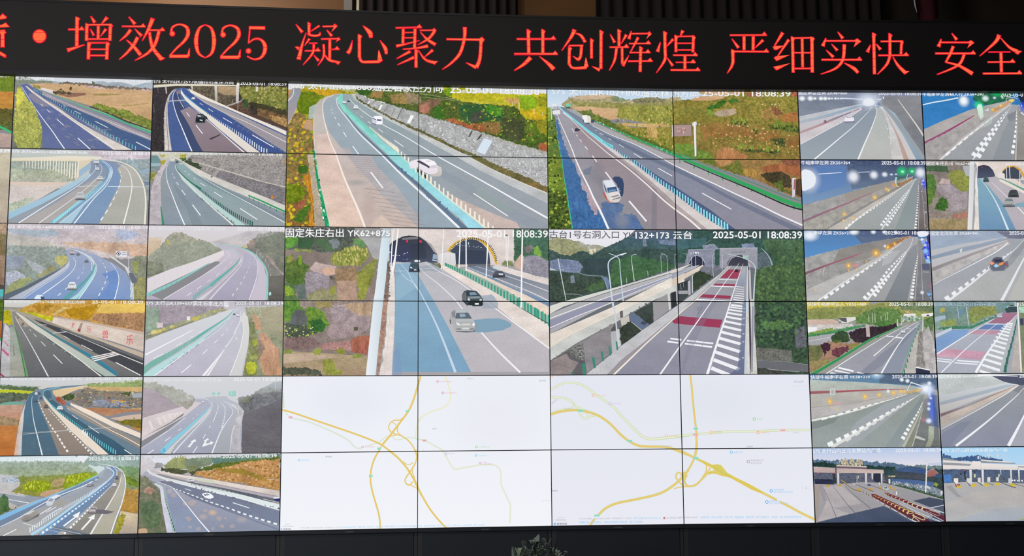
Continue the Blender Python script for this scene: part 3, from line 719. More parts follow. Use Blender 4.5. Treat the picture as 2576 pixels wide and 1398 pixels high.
F|7890b0>7088a8|as:8498b0|1|0|966 99 1025 110 1033 180 973 276 871 371 739 503 535 681 378 678 479 584 786 370 940 244 991 180
F|98948c>8c8884|as:a09c98|1|0|1026 137 1075 154 1089 224 1049 310 949 458 820 683 588 679 841 425 984 266
F|b8b4a8>b4b0a0|as:aca898|1|0|1059 154 1093 208 1082 321 979 686 820 683 998 352 1047 245
F|9cc8e8>80b8e0||1|0|50 513 209 446 416 364 702 251 857 173 858 186 572 313 314 432 52 555
L|b0d4ec||1|5.3 26.3|929 109 984 137 991 174 940 233 785 349 631 464 478 579 325 674
L|78b0e0||1|3.2 23.2|950 233 797 370 643 496 480 611 399 678
L|e8f0f8||1|3.2 5.3|934 101 989 137 998 169 950 228 786 359
L|e8f0f8||1|3.2 6.3|988 104 1021 137 1023 180
P|e4eef4||1|3.2 8.4 10.5 42.1 44 1.3 0|940 238 836 307 734 380 630 443 569 484 477 547 400 598 314 655
L|ecf2f6||1|5.3 7.4|409 551 455 520 516 478 568 452
L|f0f2f2||1|3.2 11.6|869 76 977 96 1058 132 1096 203 1099 289 1075 418 1032 545 990 684
D|f0f4f8||1|4.2 21.1 22 0.5 1.2 0 1|972 244 869 323 761 407 633 501 490 611 398 673
D|f4f4f4||1|4.2 19 20 0.6 1.2 0 1|984 266 922 329 851 403 760 509 679 593 588 682
L|f0f0f0||1|3.2 14.7|1061 192 1043 277 979 405 899 538 820 683
F|f4f6f8||1|0|585 604 682 529 663 520 727 484 709 540 695 534 601 610
F|f4f4f2||1|0|737 639 815 547 793 541 850 510 847 556 831 553 753 642
L|eef0f4||1|5.3 7.4|55 608 213 531 346 449 521 355 729 273 822 226
L|f0f0f0||1|7.4 7.4|95 678 200 627
L|f0f0f0||1|7.4 7.4|391 503 483 445
L|f0f0f0||1|5.3 5.3|443 487 535 436
L|f0f0f0||1|4.2 4.2|252 575 375 609
F|707884||1|0|458 605 639 629 810 680 694 683 533 633
L|ccd4dc||1|3.2 3.2|469 610 746 679
L|ccd4dc||1|2.6 2.6|460 634 609 671
F|e8ecf4>c8ccd4||1|0|437 423 438 397 468 360 520 339 552 340 558 361 502 392 487 430 456 432
F|98a4b0||1|0|451 392 474 365 501 376 486 397
F|788490||1|0|506 376 552 348 556 364 512 390
F|a8a49c||1|0|498 424 554 377 618 400 577 431 525 441
F|b0a8a0>8c8880|dt:8a8c90|1|0|235 542 275 495 305 469 357 465 379 481 370 508 309 549 251 559
F|d0d4d4||1|0|265 506 305 472 347 470 301 501
F|706c6c||1|0|241 559 309 549 385 492 381 518 288 565
F|787c84||0.4|0|515 451 576 399 525 451
C|d0c8cc|5c5460;4a4e5a|1|0|795 445 874 447 876 503 797 501
F|706c74||1|0|854 468 928 474 1019 492 951 512 861 505
C|f4f4f8|a8a8b4;4a4e5a|1|0|988 244 1023 245 1024 277 989 277
C|787c90|484c60;4a4e5a|1|0|1012 180 1039 181 1040 213 1013 212
C|e0e8f0|6c8090;4a4e5a|1|0|838 205 864 205 865 226 838 226
C|b0b0b4|70747c;4a4e5a|1|0|770 247 807 247 809 274 771 273
C|9ca0a8|70747c;4a4e5a|1|0|807 247 834 247 835 269 808 269
T|f0f4f6||1|caption~S75 太行山K111+972遥控林州方向|26 13 681 19 682 49 27 46
T|f4f6f6|a8b8c0|1|caption~2025-05-01 18:08:39|782 16 1204 18 1205 48 783 47
@|1|0|1|1|screen showing a curving viaduct road with a black car and dark bushes|0.78|8c8c90
F|5a5448>3c3638|lf:2c2828|1|0|-11 -5 1221 -9 1229 454 708 295 -4 368
F|38343a>2c2628|rk:4c4446|1|0|-9 58 178 81 138 150 119 252 102 366 117 696 2 698
L|6a6468||1|6.4 6.4|40 85 47 135
L|6a6468||1|6.4 6.4|5 244 18 322
F|8a7c60>6c5848|lf:3a3430|1|0|359 59 756 55 761 294 544 197 360 111
F|c8a478>b09068|dt:8c7450|1|0|584 59 745 61 747 141 640 143 585 111
F|7c5848>6a4c3c|lf:3c302c|1|0|653 251 792 202 868 235 924 347 826 315 707 273
F|a8a040>8a9438|lf:4c5c24|1|0|777 54 1216 49 1215 295 976 232 813 179 779 123
S|c0b048;6c8030;d0b860;445a28||0.8|90 6.4 23.5 1.3 0.3|788 65 1211 55 1210 284 867 200
F|3c3a28>3a3428|lf:5c5430|1|0|867 195 975 215 1215 278 1216 341 1140 331 944 284
F|9c7448>7c5838|lf:4a3424|1|0|944 256 1216 329 1218 466 1087 395 951 324
F|d0a058|st:5a3c24|1|0|1058 316 1216 352 1218 443 1141 411 1059 355
F|5a4438||1|0|794 316 951 324 1218 437 1218 466 1033 390
F|a8a098||1|0|663 239 791 191 812 168 802 196 728 232 674 248
F|4c6434|lf:2c4424|1|0|813 185 861 183 868 257 814 259
L|b0a090||1|4.3 4.3|682 125 684 159
L|b0a090||1|4.3 4.3|715 181 716 210
L|b0a090||1|5.3 5.3|766 226 768 282
F|ece4cc>d8ccb0||1|0|-3 63 209 46 390 44 777 43 777 54 380 62 210 66 -2 89
F|f0ecd8||1|0|755 9 776 14 777 54 750 55
F|dcd0b8>c8bca8||1|0|337 64 356 64 357 102 347 102
F|d8d0c4>b0a8a4||1|0|550 57 576 57 582 210 561 211
F|e0d8cc>c0bab8||1|0|744 49 775 49 773 220 749 215
F|dcd4c4||1|0|926 53 948 54 946 101 927 102
L|c8c0b0||1|7.5 7.5|1005 54 1008 83
L|c8c0b0||1|5.3 5.3|1029 53 1027 68
F|c0b8ac||1|0|106 77 119 80 127 139 116 145
F|5068a0>46609c|as:5a6ea8|1|0|210 89 274 81 327 89 360 111 491 187 761 294 1213 466 1217 687 133 707 149 365 135 252 154 155
F|4a62a4>4460a0|as:5c70ac|1|0|189 104 237 88 222 137 235 204 280 283 369 444 466 681 183 684 146 421 135 252 154 150
F|40507c||1|0|211 103 238 136 256 210 324 327 449 617 466 681 365 683 308 530 240 385 194 251 186 155
F|9a8896>8a7680|as:98868e|1|0|248 300 332 259 419 325 496 379 660 523 867 688 466 684 405 584 338 445 282 350
F|8a7c90||1|0|206 114 253 96 254 136 212 143
F|3f5ea8>3c5498|as:4c68b0|1|0|258 85 296 95 372 161 492 244 709 363 1201 682 980 686 767 520 494 311 330 191 259 113
F|b0a8ac>9c949c|as:a49ca4|1|0|296 95 328 94 491 198 762 317 1214 523 1217 676 927 495 655 319 465 221
L|8a828c||1|2.7 2.7|753 385 721 425
L|8a828c||1|2.7 2.7|796 408 765 449
L|8a828c||1|2.7 2.7|840 431 808 473
L|8a828c||1|2.7 2.7|883 454 852 497
L|8a828c||1|2.7 2.7|927 476 895 521
L|8a828c||1|2.7 2.7|970 499 939 545
L|8a828c||1|2.7 2.7|1014 522 983 569
L|8a828c||1|2.7 2.7|1058 545 1026 593
L|8a828c||1|2.7 2.7|1101 568 1070 617
L|8a828c||1|2.7 2.7|1145 591 1113 641
L|8a828c||1|2.7 2.7|1188 614 1157 665
L|8a828c||1|2.1 2.1|764 424 1189 654
L|8a828c||1|2.1 2.1|818 406 1210 613
L|8a828c||1|2.1 2.1|720 352 1215 562
F|f0e4d4>ece0d4||1|0|322 86 344 100 490 170 761 288 1213 472 1214 511 979 403 653 262 437 177 339 128
F|ece4d8>e4d8cc||1|0|253 85 259 113 298 169 385 235 494 323 712 476 979 680 867 682 605 467 441 324 299 208 249 136
L|48a0dc||1|3.2 6.4|253 91 270 130 320 185 418 262 494 311
P|e8f4f8||1|3.2 8.5 12.8 53.3 33 1.2 0|440 296 549 367 658 444 766 515 876 592 996 680 1039 696
L|58a8e4||1|5.3 4.3|297 158 352 207 440 279
L|ece8ec||1|2.1 4.8|254 125 288 186 354 258 441 335
L|f4ecec||1|3.2 10.7|414 313 496 385 605 479 714 578 835 683
L|f0f4fa||1|3.2 10.7|210 97 183 143 182 217 218 340 275 474 332 608 365 680
L|dce0ec||1|2.1 5.3|217 137 235 193 279 271
L|eef0f4||1|5.9 5.9|306 316 335 355
L|eef0f4||1|8 8|393 432 456 513
L|eef0f4||1|3.7 3.7|422 225 455 243
L|eef0f4||1|4.8 4.8|501 275 544 302
L|eef0f4||1|5.9 5.9|633 357 718 406
L|eef0f4||1|7.5 7.5|906 515 1102 627
L|e8e4ea||1|2.1 6.4|372 156 492 227 654 313 871 405 1215 577
L|d0d4e0||1|4.3 4.3|142 209 299 197
L|d0d4e0||1|2.1 2.1|142 217 299 204
F|c8c0bc>e0d4cc|dt:a8a0a0|1|0|205 89 168 115 138 161 119 230 106 320 113 478 122 679 185 678 160 533 139 365 135 252 154 161 190 109
L|8a8080||1|3.2 6.4|134 207 128 365 144 533 159 681
F|4a404c||1|0|511 560 617 512 614 524 533 568
F|3a4050||1|0|452 329 489 351 501 374 474 380
C|30343c|586878;4a4e5a|1|0|387 325 473 323 475 408 390 410
F|b0d8c0||1|0|426 378 453 383 453 394 426 389
F|c0c8d0||1|0|404 336 431 341 441 352 410 353
C|f4f4f6|a0a8b4;4a4e5a|1|0|346 170 380 170 381 192 346 193
F|38342c||0.75|0|0 1 1210 3 1211 43 777 26 701 22 2 46
T|f4f4f8||1|caption~S75 太行山K125+700遥控石家庄方向|2 11 722 3 723 41 3 46
T|f4f4f8||1|caption~2025-05-01 18:08:39|784 8 1207 4 1208 40 785 43
@|1|1|1|1|screen showing a grey motorway below a grey stone-pitched slope|1|8c8c90
F|c8c8c0>c0bcb4||1|0|-2 2 1218 -4 1220 109 1 130
F|d0cab0>d8d4cc|dt:a8b080|1|0|98 17 320 13 279 69 194 54 115 72
F|c0b858|lf:98983c|1|0|257 19 320 13 300 52 263 58
F|5c7c3c|lf:3c5428|1|0|253 59 321 52 322 85 290 91
F|c0b458|lf:a09838|1|0|78 34 120 28 131 50 94 56
F|b4aea8>a09a98|rk:6e6a6e|1|0|311 74 363 29 682 17 1218 2 1223 489 1062 419 794 306 558 226 451 156
F|a8a09c||1|0|671 12 693 23 626 158 579 226 558 226 615 142
L|c4beb4||1|10.6 13.7|311 85 450 111 621 158 846 221 1007 269 1216 316
F|989294>8c888c|rk:5c5a60|1|0|626 164 846 233 1216 322 1218 489 955 376 579 226
F|b8a080|rk:8a7048|1|0|1192 53 1219 35 1220 131 1187 87
F|4c5844|lf:2c3828|1|0|285 86 338 79 429 117 456 144 451 172 365 135 301 102
F|6c9090>7c98a0||1|0|0 41 57 40 95 95 80 145 3 147
F|a0b8c0||1|0|2 113 85 112 86 140 2 141
F|707c80|lf:90a0a0|1|0|3 147 81 151 40 213 7 296
F|a09c50|lf:5c6434|1|0|4 197 39 190 51 218 21 296 7 302
F|c8b848|lf:a89838|1|0|82 90 132 83 132 105 90 123
F|d8d0d4>c0b8bc|rk:a8a0a8|1|0|173 66 143 100 101 134 41 240 12 362 10 681 120 680 104 460 95 295 124 183
F|d8d4cc|dt:c8c4c0|1|0|205 54 236 51 285 92 451 172 558 226 794 317 1062 425 1218 489 1219 561 956 448 688 341 420 217 281 136 216 87
F|9aa0a4>8c98a4|as:848e98|1|0|164 94 179 66 216 65 280 97 420 212 688 336 956 448 1219 567 1220 683 120 686 104 460 92 273 113 184
F|e0dcd4>d0d0cc||1|0|173 66 216 65 211 93 174 94
F|8c9aa8>909ca4|as:7c8c98|1|0|153 99 174 94 216 98 240 181 315 269 477 427 736 678 319 683 246 458 174 294 140 194
F|808c94||0.6|0|205 293 286 380 406 545 482 681 388 682 321 513 233 370
F|90aeb0>98a0a4|as:849ca4|1|0|227 87 259 92 420 217 741 363 1219 639 1220 683 863 677 584 454 369 279 239 148
F|74808c||0.55|0|367 202 527 266 795 395 1214 611 1214 650 796 434 528 310
F|c8d4d0>b4d4d0||1|0|216 98 240 181 369 302 584 476 745 595 863 677 778 678 639 569 424 401 284 264 217 143
L|2f8068||1|3.2 15.8|217 104 239 165 315 247 401 312 454 345
P|2c6458||1|5.3 10.6 21.1 47.5 33 1.15 0|412 329 476 383 584 470 691 552 799 622 922 687
S|7c8484||1|26 8.4 21.1 1 0|402 379 478 444 639 564 778 667 746 667 585 537 424 417
L|ecece8||1|2.1 4.8|217 115 229 171 272 225 348 302 402 368
L|f4ece8||1|3.2 11.6|380 340 478 439 585 537 682 618 752 681
L|f0f4f6||1|2.6 11.6|169 99 146 144 141 211 158 294 197 393 247 519 319 680
L|f0f4f6||1|4.2 4.2|195 204 202 218
L|f0f4f6||1|4.8 4.8|209 235 220 253
L|f0f4f6||1|5.3 5.3|236 286 253 312
L|f0f4f6||1|6.3 6.3|284 358 317 405
L|f0f4f6||1|8.4 8.4|384 494 458 591
L|f0f4f6||1|2.6 2.6|303 180 319 188
L|f0f4f6||1|3.2 3.2|335 205 354 218
L|f0f4f6||1|3.7 3.7|386 243 405 259
L|f0f4f6||1|4.8 4.8|448 290 496 319
L|f0f4f6||1|5.8 5.8|574 373 649 421
L|f0f4f6||1|7.9 7.9|810 522 967 623
L|eceef0||1|2.1 7.4|280 103 398 195 581 309 795 423 1010 536 1220 650
L|389868||1|11.6 15.8|880 399 1009 453 1116 502 1219 548
L|3c8c64||1|7.4 7.4|891 410 891 435
L|3c8c64||1|7.4 7.4|931 432 932 457
L|3c8c64||1|7.4 7.4|977 454 977 479
L|3c8c64||1|7.4 7.4|1025 472 1026 497
L|3c8c64||1|7.4 7.4|1079 497 1079 522
L|3c8c64||1|7.4 7.4|1138 524 1138 549
L|3c8c64||1|7.4 7.4|1205 556 1205 581
F|c8843c||1|0|1083 408 1099 391 1116 424 1089 430
L|409068||1|7.4 21.1|103 516 112 570 131 680
C|6c7078|505860;4a4e5a|1|0|221 84 248 84 248 106 222 107
C|e8eef0|90a0a8;4a4e5a|1|0|259 109 285 108 286 125 259 125
F|6a6c60||1|0|542 221 558 226 553 240 540 235
T|eceef0|a8a8a0|1|caption~S75 太行山K128+020遥控石家庄方向|14 10 682 5 682 28 14 32
T|e8e8ec|98949c|1|caption~25-05-01 18:08:38|703 6 1181 1 1181 26 704 28
@|1|2|1|1|foggy feed of a curving motorway beside a long pale wall and a dark hill|1|8c8c90
F|dad6dc>cfc6c0||1|0|-9 0 1216 -4 1221 351 -5 306
F|d8c8b8>d0b898|dt:c4a888|1|0|0 115 125 114 106 217 46 273 4 284
F|d0ccd0>c4bcbc|dt:b8b0b4|1|0|555 153 817 68 896 39 1217 46 1220 240 820 200
F|b8b4a4>a0a498|lf:88907c|1|0|10 284 111 196 176 102 238 58 301 68 428 127 491 137 587 175 598 213 672 229 454 324 5 479
F|a4a898>a4a49c|lf:8a9080|1|0|10 284 101 212 189 178 345 155 476 143 582 180 662 223 558 290 298 390 5 485
F|c4b878|lf:a8a868|1|0|167 151 188 140 199 173 173 190
F|989a8c>8e9084|lf:70785c|1|0|6 327 141 359 154 429 10 479
F|a8a8a4>6a6660|lf:7c8078|1|0|831 205 925 133 977 77 1083 53 1217 46 1226 686 1078 687 1069 462 1024 352 959 254
F|8c9084>888478|lf:70786c|1|0|952 188 1004 104 1217 52 1223 461 1088 319
F|b8a090|lf:a08c84|1|0|898 133 951 127 942 188 899 205
F|c4bc90||1|0|835 183 872 172 889 199 852 205
F|b0a098|rk:988c8c|1|0|1033 253 1109 297 1163 395 1217 434 1218 461 1115 363
F|787670>5c5a54|dt:6c6c64|1|0|1069 462 1223 450 1226 686 1083 687
F|c4bcc8>b8b0c0|as:bcb4c4|1|0|150 684 406 520 612 377 684 289 672 229 576 164 714 179 846 205 959 276 1035 374 1064 490 1056 687 5 690 9 625
F|ccc4d0>b4aec0|as:c0b8c8|1|0|672 234 767 211 821 277 770 354 563 520 305 684 150 679 457 482 638 344
F|bcb8cc>a8a4b8|as:b4acc0|1|0|873 232 981 320 984 463 913 682 566 677 823 387 842 277
F|b0acbc||0.5|0|772 464 929 353 972 386 933 572 882 682 803 682
F|ccc4d0>c8c0cc||1|0|975 276 1035 374 1064 490 1056 687 919 682 984 463
F|e4dce0>dcd6da||1|0|5 490 195 407 401 335 672 223 678 267 611 323 455 395 249 499 9 620
L|d0c8d0||1|2.1 2.1|66 461 71 560
L|d0c8d0||1|2.1 2.1|107 446 112 541
L|d0c8d0||1|2.1 2.1|154 429 158 521
L|d0c8d0||1|2.1 2.1|205 410 209 498
L|d0c8d0||1|2.1 2.1|262 388 266 472
L|d0c8d0||1|2.1 2.1|298 375 302 456
L|d0c8d0||1|2.1 2.1|350 355 354 433
L|90c8c4||1|7.3 31.4|548 345 455 400 352 461 249 521 121 587 6 636
P|78a8a4||1|4.2 7.3 10.5 36.7 12 1.3 0|456 427 353 483 250 537 148 598 35 657
L|a0d0cc||1|3.1 5.2|577 186 688 207 778 239 816 277
L|68b0a8||1|5.2 31.4|822 293 791 343 718 415 641 481 563 552
P|78b4b0||1|9.4 13.6 21 47.2 14 1.1 0|615 519 538 580 461 645 420 683
F|d4d4d8||1|0|827 288 838 321 771 409 668 508 555 623 493 683 441 683 590 574 719 453 802 365
L|e8e8ec||1|2.1 8.4|832 266 846 310 818 376 751 458 653 568 561 677
L|a8a0b0||1|2.6 7.3|818 376 719 475 616 574 535 677
L|eae8ee||1|2.1 6.8|678 223 715 250 710 289 612 377 457 482 303 581 150 679
L|e8e6ec||1|2.1 8.4|873 227 943 276 979 353 975 452 948 561 908 679
L|98ccc8||1|4.2 21|576 164 714 179 852 211 943 259 1008 325 1052 396 1069 490 1064 676
D|e8e6ec||1|2.1 8.4 8 0.45 1.3 0 1|906 298 907 353 887 419 826 540 734 677
D|e4e2ea||1|2.1 7.3 7 0.45 1.3 0 1|768 277 738 343 604 465 500 542 305 678
F|dcdce0||1|0|964 243 975 229 968 243 976 256
F|dcdce0||1|0|991 259 1002 246 995 259 1003 272
F|dcdce0||1|0|1018 284 1029 270 1022 284 1030 297
F|dcdce0||1|0|1042 314 1054 300 1046 314 1054 327
F|dcdce0||1|0|1070 363 1081 350 1074 363 1082 376
F|dcdce0||1|0|1090 448 1101 435 1094 448 1102 461
F|b0e0dc||1|0|1082 610 1103 605 1106 632 1087 640
T|eeecf2|b8b4bc|1|caption~S75 太行山K134+512固定林州方向|5 17 684 14 684 47 6 46
T|f4f4f6|a8a4ac|1|caption~2025-05-01 18:08:39|787 11 1214 9 1214 41 788 45
@|1|3|1|1|hazy feed of a pale motorway between flowering shrubs and a red earth bank|1|8c8c90
F|c4c0cc>c8c4cc||1|0|0 1 1216 0 1218 123 4 125
F|b0a8b0>b4a8b0|lf:988c98|1|0|2 44 307 44 673 54 700 81 468 190 8 233
F|a4b0a4>98a894|lf:7c9480|1|0|2 61 116 71 126 206 107 265 9 287
F|d8c8c8|rk:b8a8ac|1|0|100 201 157 206 158 244 106 249
F|a0a894>909884|lf:b0a880|1|0|127 265 240 222 414 146 570 92 695 70 706 86 416 201 108 314 7 362 5 308
S|d8c868;c8bc60;a0a070||0.9|34 15.6 36.4 1.1 0.2|56 298 117 265 312 211 467 146 663 70 669 86 416 195 98 330
F|dcd498|lf:c8b860|1|1|51 287 81 265 123 282 113 314 78 325
F|d0c888|lf:c0b860|1|1|214 233 250 222 261 249 231 265
F|7c8078||0.7|0|11 351 10 319 108 298 415 184 416 201 108 319
F|b8b8a4>9c9c84|lf:88906c|1|0|873 64 1217 47 1229 683 872 682 916 341 907 151
F|b4ac94>a4a088|dt:98987c|1|0|1016 64 1217 52 1222 342 1127 309 1020 265
F|d4b898>d0a484|lf:c09878|1|0|927 113 980 135 1008 195 1020 265 973 265 950 189
F|cfa890>c89c7c|st:ac8468|1|0|1021 287 1063 298 1128 385 1187 450 1213 678 1055 677 999 504 1001 352
F|8a7c70|lf:a48c78|1|0|1001 342 1060 428 1000 558 988 504
F|a0a078>8c9460|lf:747c54|1|0|913 206 961 200 990 342 999 504 992 677 867 676 914 450 915 287
F|b4bc58|lf:98a040|1|1|943 374 985 358 991 396 960 412
F|c8cc4c|lf:a0a834|1|1|891 601 921 553 974 558 986 612 981 650 924 661
F|b0b468|lf:8c9450|1|0|920 493 988 488 999 520 942 536
F|ccd0d8>c0bcc8|as:c4c4d0|1|0|7 362 159 298 416 201 727 86 831 64 864 102 896 151 915 287 908 423 867 682 2 678
F|d4d8dc>ccc8d4||1|0|7 362 416 201 753 81 779 81 676 179 420 341 9 598
F|c8c8d4>bcb8c8|as:c0bccc|1|0|759 124 842 70 839 179 784 298 683 449 512 675 109 673 372 481 627 298 729 189
F|dcdcd8>d0d0d0||1|0|864 102 902 151 915 260 912 396 874 558 856 682 762 681 830 477 863 287 861 206 834 168
L|6cb4ac||1|3.1 28.1|774 86 728 141 651 200 548 271 471 325 420 363
P|7cb4a8||1|8.3 17.7 31.2 67.6 34 1.15 0|452 357 370 411 268 481 167 545 66 609 6 662
F|b8dcdc||1|0|779 91 728 162 626 249 472 357 320 459 117 587 1 667 2 683 79 683 220 583 422 433 575 309 703 200 759 135
S|98a0b0||1|26 7.3 22.9 1.5 0.5|89 678 219 566 371 460 473 390 499 379 372 481 220 593 119 668
L|e0e4ea||1|2.1 5.2|749 151 678 233 575 314 473 390
L|f0f0f4||1|2.6 9.4|524 352 422 427 321 502 220 583 94 678
L|a0a0b4||1|2.6 6.2|729 179 626 265 524 347
L|f0f0f4||1|2.6 6.8|837 97 836 168 824 211 784 298
L|f0f0f4||1|2.6 8.3|834 173 861 222 861 309 840 428 801 547 754 679
D|f0f0f4||1|5.2 12.5 10 0.55 1.3 0 1|795 293 754 363 704 428
F|eeeef2||1|0|699 444 507 680 538 680 702 449
F|eeeef2||1|0|694 455 549 680 567 680 684 476
L|f0f0f4||1|3.6 3.6|726 257 713 274
L|f0f0f4||1|4.7 4.7|693 301 670 322
L|f0f0f4||1|5.7 5.7|640 357 609 384
L|f0f0f4||1|6.8 6.8|553 443 507 487
L|f0f0f4||1|8.3 8.3|414 578 328 653
L|f0f0f4||1|3.1 3.1|774 187 769 195
L|f0f0f4||1|3.1 3.1|761 206 756 214
L|f0f0f4||1|3.1 3.1|507 274 471 292
L|f0f0f4||1|3.6 3.6|427 322 399 338
L|f0f0f4||1|4.7 4.7|325 384 272 414
L|f0f0f4||1|6.2 6.2|164 482 79 527
L|f0f0f4||1|2.1 15.6|418 265 265 352 178 400 11 491
D|f4f4f6||1|4.2 8.3 10 0.6 1.2 0 1|418 271 316 330 188 395
L|f0f0f4||1|8.3 8.3|801 336 806 352
C|888890|70747c;4a4e5a|1|0|769 116 790 116 791 132 770 132
C|f8f8fc|c0c0c8;4a4e5a|1|0|801 124 825 124 825 146 802 146
F|ece8ec||1|0|362 146 391 146 392 184 363 179
F|e8ecec||1|0|694 43 725 43 726 59 694 59
F|6c6c6c>8c8890||0.55|0|0 4 682 2 684 45 2 47
F|5c5c58||0.45|0|782 4 1216 3 1217 44 783 45
T|f4f4f8||1|caption~S75 太行山K139+537固定石家庄方向|3 9 725 9 726 48 4 44
T|f4f4f8||1|caption~2025-05-01 18:08:39|788 10 1216 10 1216 41 789 42
@|1|4|1|1|foggy feed of a motorway with painted arrows and a dark grey slope|1|8c8c90
F|d6d6da>cfd2d8||1|0|-5 -2 1222 4 1228 282 0 273
F|bcbcb4>b4b0b0|lf:a4a89c|1|0|-3 51 54 57 105 46 157 78 271 90 282 111 345 117 356 138 450 186 461 202 397 297 8 358
F|b4a8b4>b0a4a8|dt:a498a0|1|0|-2 99 76 115 186 174 244 206 297 254 344 265 115 338 8 358
F|a8a49c|lf:94948c|1|0|297 228 420 213 461 202 447 234 397 292 349 265
F|b4bcc4>9a9c9c||1|0|1020 115 1093 83 1145 51 1223 47 1226 196 939 205
F|a4a8a8>88888a|lf:8c9490|1|0|834 183 938 173 1015 120 1093 99 1225 122 1228 250 836 247
F|8c8c92>6c6c70|lf:64666a|1|0|831 247 861 215 939 195 990 163 1146 137 1225 143 1237 685 874 682 868 460 890 311
F|6e6c74>646268|dt:787478|1|0|870 354 1226 196 1237 685 879 682
F|7c8078|lf:98a080|1|0|887 194 939 184 929 232 846 231
F|c0c0c4||1|0|544 187 626 177 730 177 741 193 565 198
F|bcc0cc>a8acb8|as:b4b8c4|1|0|445 192 575 192 731 193 836 247 885 311 871 407 868 682 4 673 2 631 222 476 423 308 472 229
F|b4b8c8>a8aabc|as:acb0bc|1|0|472 208 591 208 602 246 578 309 428 456 227 623 157 680 4 678 2 626 222 476 383 350
F|b8bcc8>a0a4b4|as:a8acbc|1|0|607 235 679 225 785 279 787 353 687 485 620 684 281 681 480 488 595 341
F|b8bac4>a4a8b0||1|0|785 279 837 290 833 332 790 470 765 686 620 684 687 501 787 364
F|c8c8cc>b4b0b8|rk:bcbac0|1|0|742 236 810 247 885 311 866 396 853 513 874 687 770 686 785 486 814 385 838 311
F|dcd0d0>d8cccc|dt:d0c4c4|1|0|8 363 166 322 319 276 349 265 382 308 251 402 120 475 4 537
F|e4dcdc||1|0|55 395 75 387 104 459 89 469
F|e4dcdc||1|0|126 364 146 356 174 422 159 433
F|e4dcdc||1|0|172 349 192 341 220 396 205 407
F|e4dcdc||1|0|217 330 238 323 265 368 250 378
F|e4dcdc||1|0|253 317 273 310 300 344 285 355
F|e4dcdc||1|0|279 307 299 299 326 329 310 339
F|e4dcdc||1|0|309 302 330 294 356 323 341 334
F|d8ccd0||1|0|13 363 349 265 387 297 467 224 514 234 373 350 5 568 4 537 221 433 352 350 371 308
L|8ccce0||1|10.3 41.3|582 277 537 330 457 404 357 498 277 565 178 670
S|5cb0d8||1|40 5.2 12.4 1 0|168 680 157 664 202 633 239 654 214 680
F|d0d0d4||1|0|597 256 589 320 509 404 428 472 299 608 260 681 198 680 298 581 427 451 558 320
D|8c8c98||1|4.1 13.4 14 0.5 1.2 0 1|429 488 359 550 299 613 260 681
L|e8eaf0||1|2.6 9.3|607 235 599 299 529 394 429 504 355 587 280 678
L|e0e2ea||1|2.1 4.1|451 197 549 203 591 230 597 256
L|eceef2||1|2.6 5.7|648 230 660 278 641 341 617 405
L|eceef2||1|2.1 4.6|669 230 706 257 721 300 719 331
D|f0f0f4||1|7.2 15.5 9 0.5 1.2 0 1|719 331 715 374 706 416 694 466
L|eceef2||1|2.6 11.3|748 252 783 295 781 342 736 406 687 490 648 590 615 682
L|eceef2||1|5.2 5.2|598 439 587 460
L|eceef2||1|6.2 6.2|557 510 534 549
L|eceef2||1|7.2 7.2|487 620 450 678
L|eceef2||1|4.6 4.6|345 458 315 482
L|eceef2||1|5.7 5.7|253 533 205 570
L|eceef2||1|7.2 7.2|113 644 60 681
L|eceef2||1|3.1 3.1|481 335 476 346
L|eceef2||1|3.6 3.6|451 367 441 377
F|f0f2f4||1|0|401 624 439 580 424 577 467 554 475 578 457 578 423 625
F|f0f2f4||1|0|528 620 552 573 539 571 577 547 586 563 568 568 561 597 599 587 597 574 628 585 604 608 600 599 541 621
L|e4e4ea||1|2.6 6.2|711 225 784 258 832 300 838 332
L|d8d8e0||1|3.1 6.2|2 631 122 554 273 450 373 366
L|e0e0e8||1|2.1 4.1|82 574 223 481
L|d8d4d8||1|4.1 12.4|770 686 786 512 810 433
F|90c8c0|rk:b8dcd4|1|0|750 135 807 130 808 178 751 177
F|9cd0c8||1|0|602 145 630 142 626 166 605 166
F|9cd0c8||1|0|646 145 675 142 673 164 647 166
L|d4d8dc||1|6.2 6.2|823 135 831 242
L|d4d8dc||1|3.1 3.1|639 166 640 198
L|d4d8dc||1|4.1 4.1|1160 57 1163 137
C|f4f4f8|b8bcc8;4a4e5a|1|0|513 219 534 219 535 234 514 233
T|eaeaf0|c0c0c4|1|caption~S75 太行山K143+100固定林州方向|6 10 681 16 682 49 7 41
T|f6f6f8|a0a0a4|1|caption~2025-05-01 18:08:39|788 13 1217 14 1218 41 789 43
@|1|5|1|1|screen showing a white saloon beside a dotted line below an orange rock slope|1|8c8c90
F|d0d0d8>c8c8d0||1|0|-1 -2 1215 -1 1219 137 1 177
F|d4d0d4>c4c0c4|dt:c0bcc0|1|0|-2 31 86 43 125 81 121 124 4 188
F|dfe2ea||1|0|86 37 278 28 248 77 189 87 130 81
F|a8a8ac|lf:98989c|1|0|125 78 173 79 205 93 185 120 121 119
F|b0b078>98a070|lf:8a9468|1|0|195 98 299 23 396 13 399 127 336 148 228 125
F|90a090>848c78|lf:78886c|1|0|386 46 601 15 630 86 496 129 389 127
F|7c9890>68887c|lf:587868|1|0|601 32 1216 10 1216 43 928 79 630 92
F|7c8044>6c7838|lf:445c24|1|0|550 118 657 92 873 62 1216 32 1217 82 875 133 605 146 497 150
F|5c6048|lf:3c4430|1|0|180 119 260 120 400 144 550 129 498 183 412 193 283 164 186 141
F|8c9068|lf:6c7854|1|0|399 100 496 107 470 150 406 155
F|d0a070>c4945c|lf:a87844|1|0|455 182 497 156 605 146 766 110 928 73 1211 54 1212 334 988 287 770 246 634 223
S|e4c090;a87c38;7c6428;dcb078||0.8|150 6.4 23.6 1.3 0.4|497 161 928 79 1211 65 1212 323 824 252 634 217
